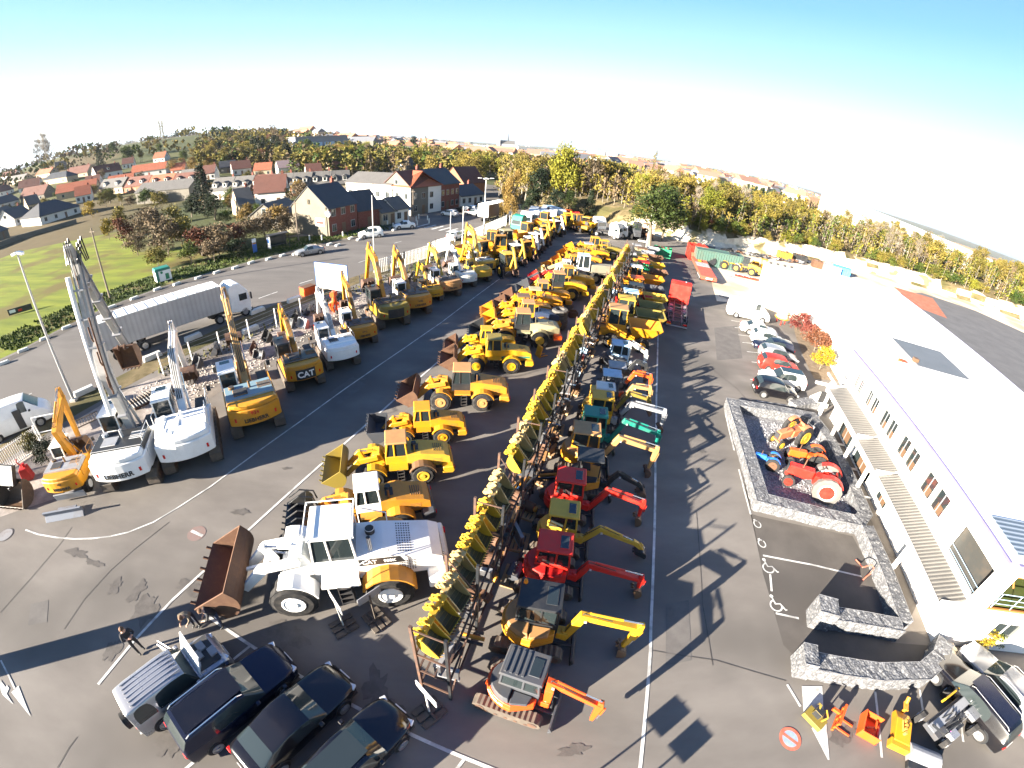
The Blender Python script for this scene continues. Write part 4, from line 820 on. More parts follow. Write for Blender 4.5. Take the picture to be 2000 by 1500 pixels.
# ------------------------------------------------------------------ plants
def leaves(m, centres, n, size, rr, flat=.6, up=0):
    vs, fs = [], []
    for c, r in centres:
        for _ in range(n):
            d = Vector((rr.gauss(0, 1), rr.gauss(0, 1), rr.gauss(0, flat)))
            d = d.normalized()*r*rr.random()**.4; p = Vector(c)+d
            nv = (Vector((rr.gauss(0, 1), rr.gauss(0, 1), rr.gauss(.6, 1)))).normalized(); a = nv.orthogonal().normalized(); a.rotate(Matrix.Rotation(rr.uniform(0, 6.28), 3, nv)); b = nv.cross(a); s = size*rr.uniform(.5, 1.3)
            k = len(vs); vs += [p-a*s, p+b*s*.55, p+a*s, p-b*s*.55]; fs.append((k, k+1, k+2, k+3))
    return m.add(vs, fs)
def limbs(m, rr, h, r, n, spread, z0=.3, rise=.6, sub=2):
    tips = []
    m.cyl((0, 0, 0), (rr.uniform(-.1, .1), rr.uniform(-.1, .1), h*.5), r, r*.7, n=7); m.cyl((0, 0, h*.5), (0, 0, h*.93), r*.7, r*.15, n=6)
    for i in range(n):
        a = rr.uniform(0, 6.28); z = h*(z0+(.9-z0)*i/n); l = spread*(1-.5*i/n)*rr.uniform(.7, 1.1); p = Vector((0, 0, z)); q = p+Vector((math.cos(a)*l, math.sin(a)*l, l*rise*rr.uniform(.6, 1.3)))
        m.cyl(p, q, r*.32, r*.08, n=5); tips.append(q)
        for _ in range(sub):
            b = p.lerp(q, rr.uniform(.4, .9)); c = b+Vector((rr.uniform(-1, 1), rr.uniform(-1, 1), rr.uniform(.1, 1)))*l*.45; m.cyl(b, c, r*.12, r*.04, n=4); tips.append(c)
    return tips
BARK = paint('bark', (.16, .13, .095), rough=.9, wear=.5); PALEB = paint('pale_bark', (.2, .175, .14), rough=.9)
LF = dict(olive=leaf('leaf_olive', (.07, .068, .013), (.19, .15, .028)), autumn=leaf('leaf_autumn', (.085, .072, .016), (.2, .15, .03)), green=leaf('leaf_green', (.025, .05, .008), (.08, .1, .016)), dark=leaf('leaf_dark', (.006, .013, .007), (.018, .03, .01)), rust=leaf('leaf_rust', (.08, .026, .014), (.15, .06, .03)), yellow=leaf('leaf_yellow', (.16, .12, .008), (.3, .21, .015)), gold=leaf('leaf_gold', (.11, .075, .018), (.23, .15, .042)), ivy=leaf('leaf_ivy', (.01, .024, .005), (.055, .07, .014)), brown=leaf('leaf_brown', (.075, .056, .033), (.16, .115, .065)), lime=leaf('leaf_lime', (.07, .085, .008), (.19, .18, .02)), red=leaf('leaf_red', (.11, .022, .018), (.22, .075, .055)))
TP = {}
def tree_proto(kind, var):
    key = (kind, var)
    if key in TP: return TP[key]
    rr = random.Random(hash(kind) % 7 if False else sum(map(ord, kind))*7+var)
    t = M().mat(BARK); c = M()
    if kind in ('olive', 'autumn', 'lime', 'green', 'brown', 'ivy', 'rust', 'gold'):
        tall = kind in ('olive', 'autumn', 'brown'); t.mat(PALEB if tall else BARK)
        tips = limbs(t, rr, 1, .022 if tall else .028, 11, .26 if tall else .34, .28 if tall else .3, 1.0 if tall else .6)
        dens = {'brown': 26, 'autumn': 48, 'olive': 60, 'rust': 60, 'gold': 60}.get(kind, 95)
        cs = [(p, .11 if tall else .15) for p in tips]+[((rr.uniform(-.16, .16), rr.uniform(-.16, .16), rr.uniform(.45, .95)), .13) for _ in range(9)]
        if kind in ('ivy', 'green', 'lime'): cs += [((.3*math.cos(a)*rr.uniform(.4, 1), .3*math.sin(a)*rr.uniform(.4, 1), rr.uniform(.38, .9)), .14) for a in [rr.uniform(0, 6.28) for _ in range(18)]]
        c.mat(LF[kind]); leaves(c, cs, dens, .022 if kind != 'ivy' else .02, rr)
    elif kind == 'conifer':
        t.cyl((0, 0, 0), (0, 0, .95), .025, .004, n=6); c.mat(LF['dark']); cs = []
        for i in range(22):
            z = .12+.84*i/22; r = .2*(1-z)**.8+.01
            for j in range(max(3, int(9*(1-z)))): a = j*6.28/max(3, int(9*(1-z)))+i; q = r*rr.uniform(.6, 1.15); cs.append(((q*math.cos(a), q*math.sin(a), z-.03), .035+.05*(1-z))); 
        for cc, r in cs[::4]: t.cyl((0, 0, cc[2]+.03), cc, .006, .002, n=4)
        leaves(c, cs, 26, .02, rr, .35)
    elif kind == 'birch':
        t.mat(PALEB); tips = limbs(t, rr, 1, .018, 14, .16, .25, .5); c.mat(LF['gold']); leaves(c, [(p+Vector((0, 0, -.03-.07*rr.random())), .08) for p in tips for _ in range(3)], 60, .012, rr, 1.6)
    elif kind == 'poplar':
        t.cyl((0, 0, 0), (0, 0, .9), .02, .005, n=6); c.mat(LF['autumn']); leaves(c, [((rr.uniform(-.05, .05), rr.uniform(-.05, .05), .15+.8*i/16), .06) for i in range(17)], 40, .02, rr, 1.3)
    elif kind == 'bare':
        t.mat(PALEB); tips = limbs(t, rr, 1, .016, 18, .24, .2, 1.3, 5)
        for p in tips: [t.cyl(p, p+Vector((rr.uniform(-.06, .06), rr.uniform(-.06, .06), rr.uniform(.02, .12))), .003, .001, n=3) for _ in range(4)]
        c.mat(LF['brown']); leaves(c, [(p, .07) for p in tips], 7, .014, rr)
    elif kind == 'fir':   # ragged dark tree
        tips = limbs(t, rr, 1, .03, 16, .3, .15, .25); c.mat(LF['dark']); leaves(c, [(p, .11) for p in tips]+[((0, 0, z/10), .12) for z in range(3, 10)], 70, .022, rr, .5)
    else:   # shrubs: kind is 'bush_<leaf>'
        tips = limbs(t, rr, 1, .02, 14, .5, .05, .9); c.mat(LF[kind[5:]]); leaves(c, [(p*.95, .2) for p in tips], 46, .04, rr)
    TP[key] = (t.mesh('trunk'), c.mesh('crown')); return TP[key]
def tree(kind, pos, h, label, name='autumn_tree', cat='tree', group=None, wid=1.0, var=None, rz=None):
    var = rnd.randrange(3) if var is None else var
    a, b = tree_proto(kind, var); t = thing(name, label, cat, pos, rnd.uniform(0, 6.28) if rz is None else rz, group); t.scale = (h*wid, h*wid, h)
    for nm, me in (('trunk', a), ('crown', b)):
        if nm == 'trunk' and kind.startswith('bush_'): nm = 'stem'
        if nm == 'crown' and kind.startswith('bush_'): nm = 'foliage'
        o = bpy.data.objects.new(nm, me); COL.objects.link(o); o.parent = t
    return t

# ------------------------------------------------------------------ houses
TILE_O = stripes('orange_tiles', (.24, .065, .03), (.34, .11, .055), 3.5, 'Z', rough=.8); TILE_R = stripes('brown_tiles', (.09, .035, .025), (.14, .055, .038), 3.5, 'Z', rough=.8); SLATE = stripes('slate_tiles', (.025, .028, .034), (.045, .048, .055), 3.5, 'Z', rough=.6); GSLATE = stripes('grey_tiles', (.07, .068, .066), (.11, .105, .1), 3.5, 'Z', rough=.8)
RENDER_W = paint('white_render', (.62, .6, .56), rough=.9, wear=.25, dirt=(.4, .36, .3)); RENDER_G = paint('grey_render', (.13, .12, .1), rough=.9, wear=.6, dirt=(.09, .08, .065), scale=.6); BRICKR = brick('red_brick', (.14, .026, .016), (.19, .04, .024), (.14, .1, .08)); BRICKO = brick('orange_brick', (.24, .085, .035), (.28, .1, .045), (.2, .15, .1)); CREAM = paint('cream_render', (.36, .29, .2), rough=.9, wear=.3)
SHUT = paint('shutter', (.3, .3, .3))
def house(label, pos, head, w, l, hw, hr, wall, roofm, group=None, hip=False, dormer=0, chim=1, win=3, floors=1, name='house', cat='house', winmat=None, gable=None, door=True, dside=(1,), skylight=0):
    """ridge along local x (length l), width w along y"""
    t = thing(name, label, cat, pos, head, group); x, y = l/2, w/2; m = M().mat(wall)
    m.slab([(-x, -y), (x, -y), (x, y), (-x, y)], -1.2, hw)
    if not hip:
        m.mat(gable or wall)
        for s in (-1, 1): m.add([(s*x, -y, hw), (s*x, y, hw), (s*x, 0, hw+hr), (s*(x-.2), -y, hw), (s*(x-.2), y, hw), (s*(x-.2), 0, hw+hr)], [(0, 1, 2), (5, 4, 3), (0, 2, 5, 3), (1, 4, 5, 2)])
    m.build('wall', t)
    r = M().mat(roofm); e = .35; sl = hr/y; x1 = x-(y*.9 if hip else -.2)
    for s in (-1, 1):
        yo, zo = s*(y+e), hw-e*sl; ox = x+(e if hip else .25)
        v = [(-ox, yo, zo), (ox, yo, zo), (x1, 0, hw+hr+.02), (-x1, 0, hw+hr+.02)]; v2 = [(a, b, c+.14) for a, b, c in v]
        r.add(v+v2, [(0, 1, 2, 3), (7, 6, 5, 4), (0, 4, 5, 1), (1, 5, 6, 2), (3, 7, 4, 0), (2, 6, 7, 3)])
    if hip:
        for s in (-1, 1):
            ox = s*(x+e); zo = hw-e*sl; v = [(ox, -y-e, zo+.05), (ox, y+e, zo+.05), (s*x1, 0, hw+hr+.15), (ox, -y-e, zo-.05), (ox, y+e, zo-.05), (s*x1, 0, hw+hr)]; r.add(v, [(0, 1, 2), (5, 4, 3), (0, 3, 4, 1)])
    ro = r.build('roof', t)
    for i in range(chim):
        c = M().mat(BRICKR); cx = x*(.75 if i == 0 else -.7); c.box((cx, .4, hw+hr+.3), (.6, .5, 1.3)); c.mat(TILE_O); c.cyl((cx, .4, hw+hr+.95), (cx, .4, hw+hr+1.25), .12, n=8); c.build('chimney', ro)
    for s in (-1, 1):
        for f in range(floors):
            for i in range(win):
                px = -x+l*(i+.5)/win; z = 1.5+f*2.7
                if door and f == 0 and i == win//2 and s < 0:
                    d = M().mat(BRN); d.box((px, s*(y+.01), 1.05), (.95, .06, 2.1)); d.build('door', t); continue
                k = M().mat(SHUT); k.box((px, s*(y+.0), z), (1.15, .07, 1.35)); k.mat(GLS); k.box((px-.26, s*(y+.025), z), (.44, .05, 1.15)); k.box((px+.26, s*(y+.025), z), (.44, .05, 1.15)); k.build('window', t)
    if hr > 1.5 and not hip:
        for s in (-1, 1): k = M().mat(SHUT); k.box((s*(x+.0), 0, hw+.9), (.08, 1.0, 1.1)); k.mat(GLS); k.box((s*(x+.03), 0, hw+.9), (.06, .8, .9)); k.build('window', t)
    for s in dside:
        for i in range(dormer):
            px = -x+l*(i+.5)/dormer; yy = s*y*.55; zz = hw+hr*.42
            d = M().mat(RENDER_W); d.box((px, s*y*.6, zz), (1.3, w*.3, 1.3)); d.mat(roofm); d.add([(px-.85, s*y*.95, zz+.6), (px+.85, s*y*.95, zz+.6), (px, s*y*.95, zz+1.15), (px-.85, s*y*.2, zz+.6), (px+.85, s*y*.2, zz+.6), (px, s*y*.2, zz+1.15)], [(0, 1, 2), (3, 5, 4), (0, 2, 5, 3), (1, 4, 5, 2), (0, 3, 4, 1)]); d.mat(GLS); d.box((px, s*(y*.6+w*.15+.01), zz), (.8, .04, .85)); d.build('dormer', ro)
    for i in range(skylight):
        px = -x+l*(i+1)/(skylight+1); k = M().mat(GLS); yy = y*.5; k.box((px, -yy, hw+hr*.5+.16), (.8, .8, .06)); k.build('skylight', ro)
    return t
# ------------------------------------------------------------------ excavators beside the fence (rear faces the lane)
def hv(h): return Vector((math.cos(h), math.sin(h), 0))
def EX(px, s, label, head=127, J=None, jp=None, **k):
    h = R(head); pos = G(px[0], px[1], 1.6*s)+hv(h)*2.75*s; pos.z = 0
    if jp:
        J = []
        for (u, v), z in jp: J.append(((G(u, v, z)-pos).dot(hv(h))/s, z/s))
        J[0] = (.45, 1.75)
    return excavator(label, pos, h, s, J=J, **k)
LBT = ('LIEBHERR', .34, 1.42); 
demo = G(222, 925, 1.9)+hv(R(122))*3.3; demo.z = 0
EX((118, 952), .85, 'small yellow wheeled excavator with white cab, leftmost machine of the fence row', 118, col=CATY, cwc=CATY, cabc=WHT, wheels=True, txt=('LIEBHERR', .3, 1.4), txt2=('914', .2, 1.8), top=GRY, bk=BRN, J=[(.45, 1.75), (-.1, 4.2), (2.3, 5.5), (2.1, 2.2)])
demo = EX((228, 925), 1.22, 'huge white demolition excavator with towering grey boom folded down at its top', 117, col=WHT, top=BLK, cabc=WHT, boomc=paint('worn_grey_steel', (.4, .39, .37), wear=.5, dirt=(.2, .17, .14), scale=2), txt=LBT, bk=RUST, grille=GRY, J=[(.45, 1.75), (.1, 5.2), (.75, 10.2), (3.2, 5.0)], bang=R(-40))
for a_, b_, w_ in (((.45, 1.75), (.1, 5.2), .8), ((.1, 5.2), (.75, 10.2), .66), ((.75, 10.2), (3.2, 5.0), .5)):
    L_ = math.hypot(b_[0]-a_[0], b_[1]-a_[1]); ang = -math.atan2(b_[1]-a_[1], b_[0]-a_[0]); n_ = int(L_/1.1)
    g = M().mat(GRY)
    for i in range(1, n_):
        f = i/n_; g.box(((a_[0]+(b_[0]-a_[0])*f)*1.22, 0, (a_[1]+(b_[1]-a_[1])*f)*1.22), (.09, .56, w_*1.22+.08), ry=ang)
    for y in (-.3, -.24, .24, .3):
        g.cyl((a_[0]*1.22, y, a_[1]*1.22), (b_[0]*1.22, y, b_[1]*1.22), .03, n=5)
    g.build('hose_clamp', demo)
g = M().mat(WHT); g.cyl((-.35*1.22, .42, 3.2*1.22), (.35*1.22, .42, 9.6*1.22), .14, n=10); g.build('boom_ram', demo)
g = M().mat(RUST); [g.tube([(-.5, -.3, z), (-.9, -.45, z+.35), (-.75, -.4, z+.9)], .05) for z in (5.5, 7.0, 8.4)]; g.cyl((-.5, -.3, 5.2), (-.15, -.3, 9.6), .05, n=6); g.build('pipe', demo)
g = M().mat(BLK); [g.tube([(.5+.2*k, y, 12.3), (.9+.3*k, y*1.2, 13.3+.1*k), (1.5+.2*k, y, 12.2)], .04, 5) for k in range(3) for y in (-.3, .3)]; g.tube([(.9, -.3, 12.2), (.9, .3, 12.2)], .1); g.build('hose', demo)
EX((362, 882), 1.22, 'white excavator with raised white boom between the demolition machine and a yellow one', 127, col=WHT, boomc=WHT, top=WHT, bk=DRUST, J=[(.45, 1.75), (2.6, 3.9), (5.2, 4.4), (6.2, 1.6)], grille=WHT)
EX((500, 812), 1.2, 'yellow excavator with white cab, blue grey engine cover and rusty upright arm', 129, col=CATY, cabc=WHT, top=paint('blue_grey_paint', (.16, .25, .3)), boomc=paint('worn_ochre', (.5, .28, .09), wear=.8), txt=('LIEBHERR', .3, 1.4), txt2=('934', .28, 1.8, DRED), J=[(.45, 1.75), (3.4, 4.2), (5.4, 5.4), (6.9, 2.4)])
EX((598, 730), 1.0, 'yellow excavator with dark cab roof and big white letters on a black rear panel', 129, col=CATY, cabc=BLK, roof=BLK, top=BLK, boomc=CATY, panel=BLK, txt=('CAT', .62, 1.56), txtc=WHT, J=[(.45, 1.75), (2.6, 3.5), (4.9, 3.8), (5.6, 1.6)])
EX((673, 692), .96, 'white excavator with worn white boom right of the black panelled yellow one', 127, col=WHT, boomc=WHT, top=WHT, J=[(.45, 1.75), (2.8, 3.8), (5.4, 4.2), (6.2, 1.9)])
EX((713, 652), .88, 'ochre excavator with white cab, dark engine cover and green sticker on its rear', 126, col=OCH, cabc=WHT, top=DGR, txt=('LIEBHERR', .26, 1.4), txt2=('R912', .22, 1.8), J=[(.45, 1.75), (2.6, 4.7), (4.6, 5.2), (4.6, 2.6)])
EX((775, 612), 1.08, 'dark cabbed yellow excavator with tall arched boom and black striped rear', 126, col=YEL, cabc=BLK, top=PLA, boomc=CATY, cwc=OLV, panel=BLK, J=[(.45, 1.75), (2.6, 5.0), (4.4, 5.6), (5.8, 2.2)])
EX((822, 592), 1.0, 'ochre excavator with white cab and slim boom, beside the tall arched one', 125, col=OCH, cabc=WHT, top=DGR, txt=('LIEBHERR', .28, 1.4), txt2=('R902', .22, 1.8), J=[(.45, 1.75), (2.6, 4.4), (4.6, 5.1), (5.4, 2.0)])
EX((852, 574), .7, 'compact lemon yellow excavator with black cab and short counterweight', 124, col=YEL, cabc=BLK, txt=('KOMATSU', .26, 1.5), boomc=YEL, bk=OLV)
EX((885, 560), .92, 'pale ochre excavator with white cab and arched yellow arm', 124, col=TAN, cabc=WHT, top=DGR, boomc=LEM, txt=('LIEBHERR', .28, 1.4), J=[(.45, 1.75), (2.4, 4.4), (4.6, 4.7), (5.6, 2)])
EX((918, 545), .82, 'off white excavator with white boom, fourth pale cabbed machine of the fence row', 124, col=OFF, cabc=OFF, boomc=WHT, top=OFF, J=[(.45, 1.75), (2.4, 4.4), (4.6, 4.7), (5.6, 2)])
EX((948, 535), .82, 'lemon excavator with slatted yellow counterweight and yellow cab', 123, col=LEM, cabc=LEM, boomc=LEM, grille=LEM, bk=YEL)
EX((955, 520), .9, 'lemon wheeled excavator with dark rear panel and pale cab', 123, col=LEM, cabc=OFF, wheels=True, panel=DGR, boomc=LEM, top=OFF, J=[(.45, 1.75), (2.4, 5.4), (4.8, 5.8), (5.6, 2)])
def backhoe(label, pos, head, s, col, roofc=None, cabc=None, boomc=None, group='excavators in the row beside the fence'):
    t = thing('backhoe', label, 'backhoe', pos, head, group); S = lambda m: m.sc(s); boomc = boomc or col
    for x, r in ((1.15, .42), (-1.0, .72)):
        for y in (-.85, .85): wheel(t, (x*s, y*s, r*s), r*s, .4*s, LEM, lug=.05, n=24)
    b = M().mat(col); b.prism([(.2, .7), (.2, 1.55), (1.7, 1.4), (1.9, .7)], -.42, .42); b.box((-.6, 0, 1.0), (1.8, 1.2, .5)); S(b).build('body', t, bevel=.04)
    cab(t, -1.4*s, .15*s, -.65*s, .65*s, 1.1*s, 2.7*s, cabc or BLK, roofc or col, hatch=False, belt=.2)
    f = M().mat(boomc); f.beam([(1.1, 1.25), (2.2, 1.1), (2.9, .5)], [.16, .2, .16], -.5, -.4); f.beam([(1.1, 1.25), (2.2, 1.1), (2.9, .5)], [.16, .2, .16], .4, .5); S(f).build('lift_arm', t)
    k = bucket_m(2.1, .45, boomc, 5); k.v = [(-x+3.2, y, z+.5) for x, y, z in k.v]; S(k).build('bucket', t)
    a = M().mat(boomc); a.beam([(-1.5, .9), (-2.4, 2.6), (-2.1, 3.3)], [.3, .3, .22], -.12, .12); S(a).build('boom', t, bevel=.02)
    a = M().mat(boomc); a.beam([(-1.8, 3.6), (-2.2, 3.2), (-3.0, 1.5)], [.2, .26, .16], -.09, .09); S(a).build('stick', t, bevel=.02)
    k = bucket_m(.6, .34, DRUST, 4); k.v = [(x-3.05, y, z+1.1) for x, y, z in k.v]; S(k).build('rear_bucket', t)
    for y in (-1, 1): st = M().mat(DGR); st.box((-1.7, y*.9, .5), (.16, .12, .9)); st.box((-1.7, y*1.05, .06), (.4, .4, .06)); S(st).build('stabiliser', t)
    return t
nxt = [((985, 518), LEM, 'yellow backhoe with pale arched digging arm, first backhoe past the excavators', LEM), ((1000, 500), OFF, 'black cabbed backhoe with cream arched arm reaching over the lane', LEM), ((1018, 492), CATY, 'orange yellow backhoe in front of two white booms', CATY), ((1030, 484), WHT, 'backhoe with white arm and white bucket frame', WHT), ((1038, 476), OFF, 'second white armed backhoe, just past the first', OFF), ((1048, 467), OCH, 'ochre backhoe with folded arm half hidden in the far fence row', OCH), ((1056, 459), LEM, 'pale yellow backhoe among the far end of the fence row', LEM), ((1064, 451), CATY, 'amber backhoe fourth from the far end of the fence row', CATY), ((1078, 448), WHT, 'white boomed backhoe near the far end of the row', WHT), ((1088, 440), OCH, 'ochre backhoe beside the lorry cabs', YEL), ((1100, 436), YEL, 'yellow backhoe at the very end of the fence row', YEL)]
for i, (p, c, l, bcol) in enumerate(nxt):
    q = G(p[0], p[1], 1.2); q.z = 0; backhoe(l, q, R(118+5*(i % 3)), 1.15, c if c is not WHT else LEM, roofc=c, boomc=bcol)
for i, (p, c, l) in enumerate([((925, 500), CATY, 'amber wheeled machine parked against the fence behind the row'), ((948, 478), OCH, 'rusty yellow loader with black cab by the fence posts'), ((962, 490), CATY, 'amber dozer cab between fence and excavators'), ((975, 478), KHA, 'khaki machine with round tank near the fence end'), ((1020, 462), CATY, 'amber machine behind the far backhoes'), ((1060, 438), CATY, 'amber machine in front of the green lorry')]):
    q = G(p[0], p[1], 1.2); q.z = 0; dumper(l, q, R(150+20*i), 1.3, c, canopy='cab', roofc=c, group='machines parked between fence and far row')

# attachments on the gravel behind the row
def loose_bucket(label, px, w, r, mat, head, z=None, name='digging_bucket', roll=0, grp='loose buckets lying on the gravel strip'):
    t = G(*px); m = bucket_m(w, r, mat, 5); xf(m, roll, (0, 0, r*.98)); o = m.build(name); o.location = (t.x, t.y, 0); o.rotation_euler = (0, 0, R(head)); tag(o, label, 'bucket', grp); return o
LB = [((420, 690), 1.3, .5, DGR, 20, 'dark grey bucket nearest the fence post'), ((385, 715), 1.2, .5, DGR, 60, 'dark bucket left of the worn ochre arm'), ((378, 745), 1.0, .4, PLA, 10, 'black bucket below the dark grey one'), ((495, 690), 1.4, .5, DRUST, 40, 'rusty bucket behind the black panelled excavator'), ((560, 640), 1.5, .5, DGR, 80, 'dark bucket beside the gravel edge'), ((575, 625), 1.4, .5, BLK, 30, 'black bucket in a heap of buckets'), ((590, 640), 1.2, .5, GRY, 70, 'grey bucket with bare steel mouth'), ((600, 612), 1.3, .45, DGR, 20, 'dark bucket behind the heap'), ((520, 665), 1.3, .5, BLK, 50, 'black bucket between two yellow booms'), ((505, 700), 1.0, .4, DGR, 80, 'small dark bucket by the yellow stick'), ((735, 590), 1.2, .5, RUST, 40, 'rust brown bucket behind the arched boom'), ((790, 555), 1.3, .5, DGR, 60, 'dark bucket by the fence near the shrub'), ((805, 545), 1.2, .45, BLK, 30, 'black bucket under the hedge clump'), ((615, 640), 1.0, .4, ORA, 20, 'orange quick hitch bucket'), ((905, 490), 1.2, .5, BLK, 20, 'black bucket near the fence end'), ((725, 560), 1.2, .5, DGR, 10, 'dark bucket under the white sign')]
for p, w, r, mt, hd, l in LB: loose_bucket(l, p, w, r, mt, hd)
t = thing('orange_grab', 'bright orange sorting grab standing below the white sign', 'grab', G(655, 608)); g = M().mat(ORA); g.cyl((0, 0, .8), (0, 0, 2.2), .3, .18, n=10); g.box((0, 0, 1.9), (.5, .8, .5)); g.build('body', t, bevel=.04)
for i in range(4): a = i*1.57; g = M().mat(ORA); g.tube([(0, 0, 1.2), (.6*math.cos(a), .6*math.sin(a), .8), (.3*math.cos(a), .3*math.sin(a), .05)], .12); g.build('claw', t)
t = thing('orange_chest', 'orange steel chest on the verge beside the white sign', 'chest', G(602, 575), R(60)); g = M().mat(ORA); g.box((0, 0, .5), (1.6, 1.0, .9)); g.mat(RUST); g.box((0, 0, 1.0), (1.64, 1.04, .1)); g.build('body', t, bevel=.02); g = M().mat(BLK); g.box((.83, 0, .6), (.04, .5, .3)); g.build('panel', t)
# heap of steel tracks
t = thing('track_chains', 'pair of dismantled steel crawler tracks laid flat on the gravel', 'track chains', G(298, 778), R(62))
for k in range(2):
    g = M().mat(STEEL if k else DGR); [g.box((i*.24-1.6, k*.85-.4, .28), (.17, .7, .1), ry=R(35)) for i in range(14)]; g.mat(DRUST); [g.box((0, k*.85-.4+d, .12), (3.3, .12, .2)) for d in (-.15, .15)]; g.build('track', t)
t = thing('steel_grating', 'dark steel grating leaning by the demolition excavator', 'grating', G(172, 828), R(60)); g = M().mat(STEEL); [g.box((-.9+i*.2, 0, .35), (.05, 1.2, .05), ry=R(10)) for i in range(10)]; g.box((0, .6, .35), (2, .06, .08)); g.box((0, -.6, .35), (2, .06, .08)); g.build('bars', t)
t = thing('red_quick_hitch', 'dark red hydraulic breaker beside the small wheeled excavator', 'attachment', G(58, 935), R(40)); g = M().mat(DRED); g.box((0, 0, .5), (.7, .6, .9), tx=.7); g.cyl((.1, 0, .9), (.1, 0, 1.2), .1); g.mat(PLA); g.tube([(-.1, .2, .9), (-.3, .2, 1.3), (-.2, .2, 1.5)], .05); g.build('body', t, bevel=.05)
t = thing('clamshell_attachment', 'rusty brown wide bucket attachment with black frame at the left edge', 'attachment', G(35, 985), R(100)); g = M().mat(BRN); k = bucket_m(2.0, .9, BRN, 6, side=STEEL); xf(k, 0, (0, 0, .9)); k.build('bucket', t); g = M().mat(BLK); g.box((.4, 0, 1.9), (.3, 1.4, 1.2), ry=R(30)); g.box((.2, .5, 1.4), (.9, .12, .2)); g.box((.2, -.5, 1.4), (.9, .12, .2)); g.build('frame', t, bevel=.02)
t = thing('grey_dozer_blade', 'grey steel dozer blade lying in front of the small wheeled excavator', 'blade', G(128, 1013), R(28)); g = M().mat(paint('blue_steel', (.16, .18, .22), wear=.7)); g.prism([(-.1, 0), (.1, 0), (.28, .3), (.14, .6), (0, .6), (.12, .3)], -1.2, 1.2); g.v = [(y, x, z) for x, y, z in g.v]; g.box((0, .45, .2), (1.2, .6, .12)); g.build('blade', t, bevel=.02)
tree('bush_olive', G(72, 895), 1.7, 'round olive shrub at the end of the white picket gate', 'shrub', 'shrub', wid=.8); tree('bush_dark', G(98, 905), 1.6, 'dark shrub behind the small wheeled excavator', 'shrub', 'shrub'); tree('bush_green', G(822, 540), 1.6, 'small green hedge clump by the fence behind the row', 'hedge', 'shrub', wid=1.2)

# ------------------------------------------------------------------ wheel loaders in the middle row
mid = (G(580, 1180, .95)+G(757, 1162, .95))/2; hd = R(197); pos = mid-hv(hd+R(90))*1.62; pos.z = 0
ld = loader('big white wheel loader with rusty bucket and chrome rods, nearest the camera', pos, hd, 1.2, WHT, rim=WHT, bk=RUST, rail=True, vent='holes', fender=OCH, txt=[('CAT', .25, -1.12, 1.98, WHT), ('980K', .19, -1.8, 1.98, WHT)], stripe=None, cw=WHT, armc=WHT)
bp_ = M().mat(BLK); [bp_.prism([(-2.75, 2.18), (-.92, 2.18), (-.92, 2.58), (-2.55, 2.58)], sy*.948-.006, sy*.948+.003) for sy in (-1, 1)]; bp_.build('black_panel', ld)
def LD(px, s, label, head=192, **k):
    q = G(px[0], px[1], 3.28*s); q.z = 0; return loader(label, q, R(head), s, **k)
LD((713, 940), 0.82, 'amber wheel loader with white cab and black grapple bucket', 200, col=OCH, cabc=WHT, rim=PLA, bk=BLK, fork=True, cw=DGR)
LD((771, 852), 0.8, 'yellow wheel loader with tan roof, exhaust pipe and yellow bucket', 196, col=YEL, roof=TAN, rim=LEM, bk=OLV, fender=BRN, hood=LEM)
LD((823, 792), 0.7, 'orange yellow wheel loader with dark open bucket tipped upright', 194, col=CATY, rim=CATY, bk=DGR, bang=R(60), hood=CATY)
LD((902, 716), 0.85, 'tan roofed amber loader with thick ribbed tyres and rusty bucket', 187, col=OCH, roof=TAN, cabc=BLK, rim=TAN, bk=RUST, hood=OCH)
LD((965, 657), 0.82, 'yellow loader with green stripe and rusty bucket', 188, col=YEL, roof=OLV, rim=YEL, bk=RUST, stripe=TEAL, cabc=YEL, cw=YEL)
LD((950, 640), 0.68, 'small yellow loader with raised linkage hidden behind the green striped one', 188, col=YEL, rim=YEL, bk=RUST)
LD((1022, 606), 0.92, 'khaki loader with ladder, black cab and orange rear bumper', 186, col=KHA, roof=TAN, cabc=BLK, rim=LEM, bk=BLK, armc=OCH, hood=KHA, cw=ORA)
LD((1032, 588), 0.84, 'orange yellow loader with blue engine cover beside the tyre stack', 186, col=CATY, roof=TAN, rim=CATY, bk=OCH, hood=paint('navy_paint', (.03, .05, .1)), cw=CATY)
LD((1022, 575), 0.8, 'low loader with flat brown roof and orange bucket', 186, col=CATY, roof=BRN, rim=CATY, bk=CATY, canopy=True)
LD((1045, 562), 0.82, 'open canopied loader with olive roof on four posts', 186, col=CATY, roof=KHA, rim=CATY, bk=RUST, canopy=True)
LD((1060, 549), 0.86, 'orange loader with pinkish tan roof and yellow lamp', 185, col=CATY, roof=TAN, rim=CATY, bk=RUST)
LD((1092, 531), 0.93, 'bright yellow loader with black tyre and yellow hub, right of the pink roofed one', 185, col=YEL, roof=TAN, cabc=BLK, rim=LEM, bk=DGR)
LD((1094, 518), .75, 'red armed loader with small white cab', 184, col=RED, cabc=WHT, rim=WHT, bk=RED)
LD((1110, 520), 0.93, 'yellow loader with glass cab and long engine bonnet before the grader', 184, col=YEL, roof=OCH, cabc=OCH, rim=YEL, bk=DGR)
LD((1107, 508), .75, 'pale loader with white roof and cream arm', 184, col=OFF, roof=WHT, rim=OFF, bk=KHA, armc=LEM)
LD((1122, 498), 0.86, 'amber loader with upright yellow bucket behind the pale one', 184, col=CATY, roof=CATY, rim=CATY, bk=CATY, bang=R(40))
LD((1150, 474), 0.92, 'amber loader with grey canopy on posts in the far middle row', 182, col=CATY, roof=GRY, rim=CATY, bk=CATY, canopy=True)
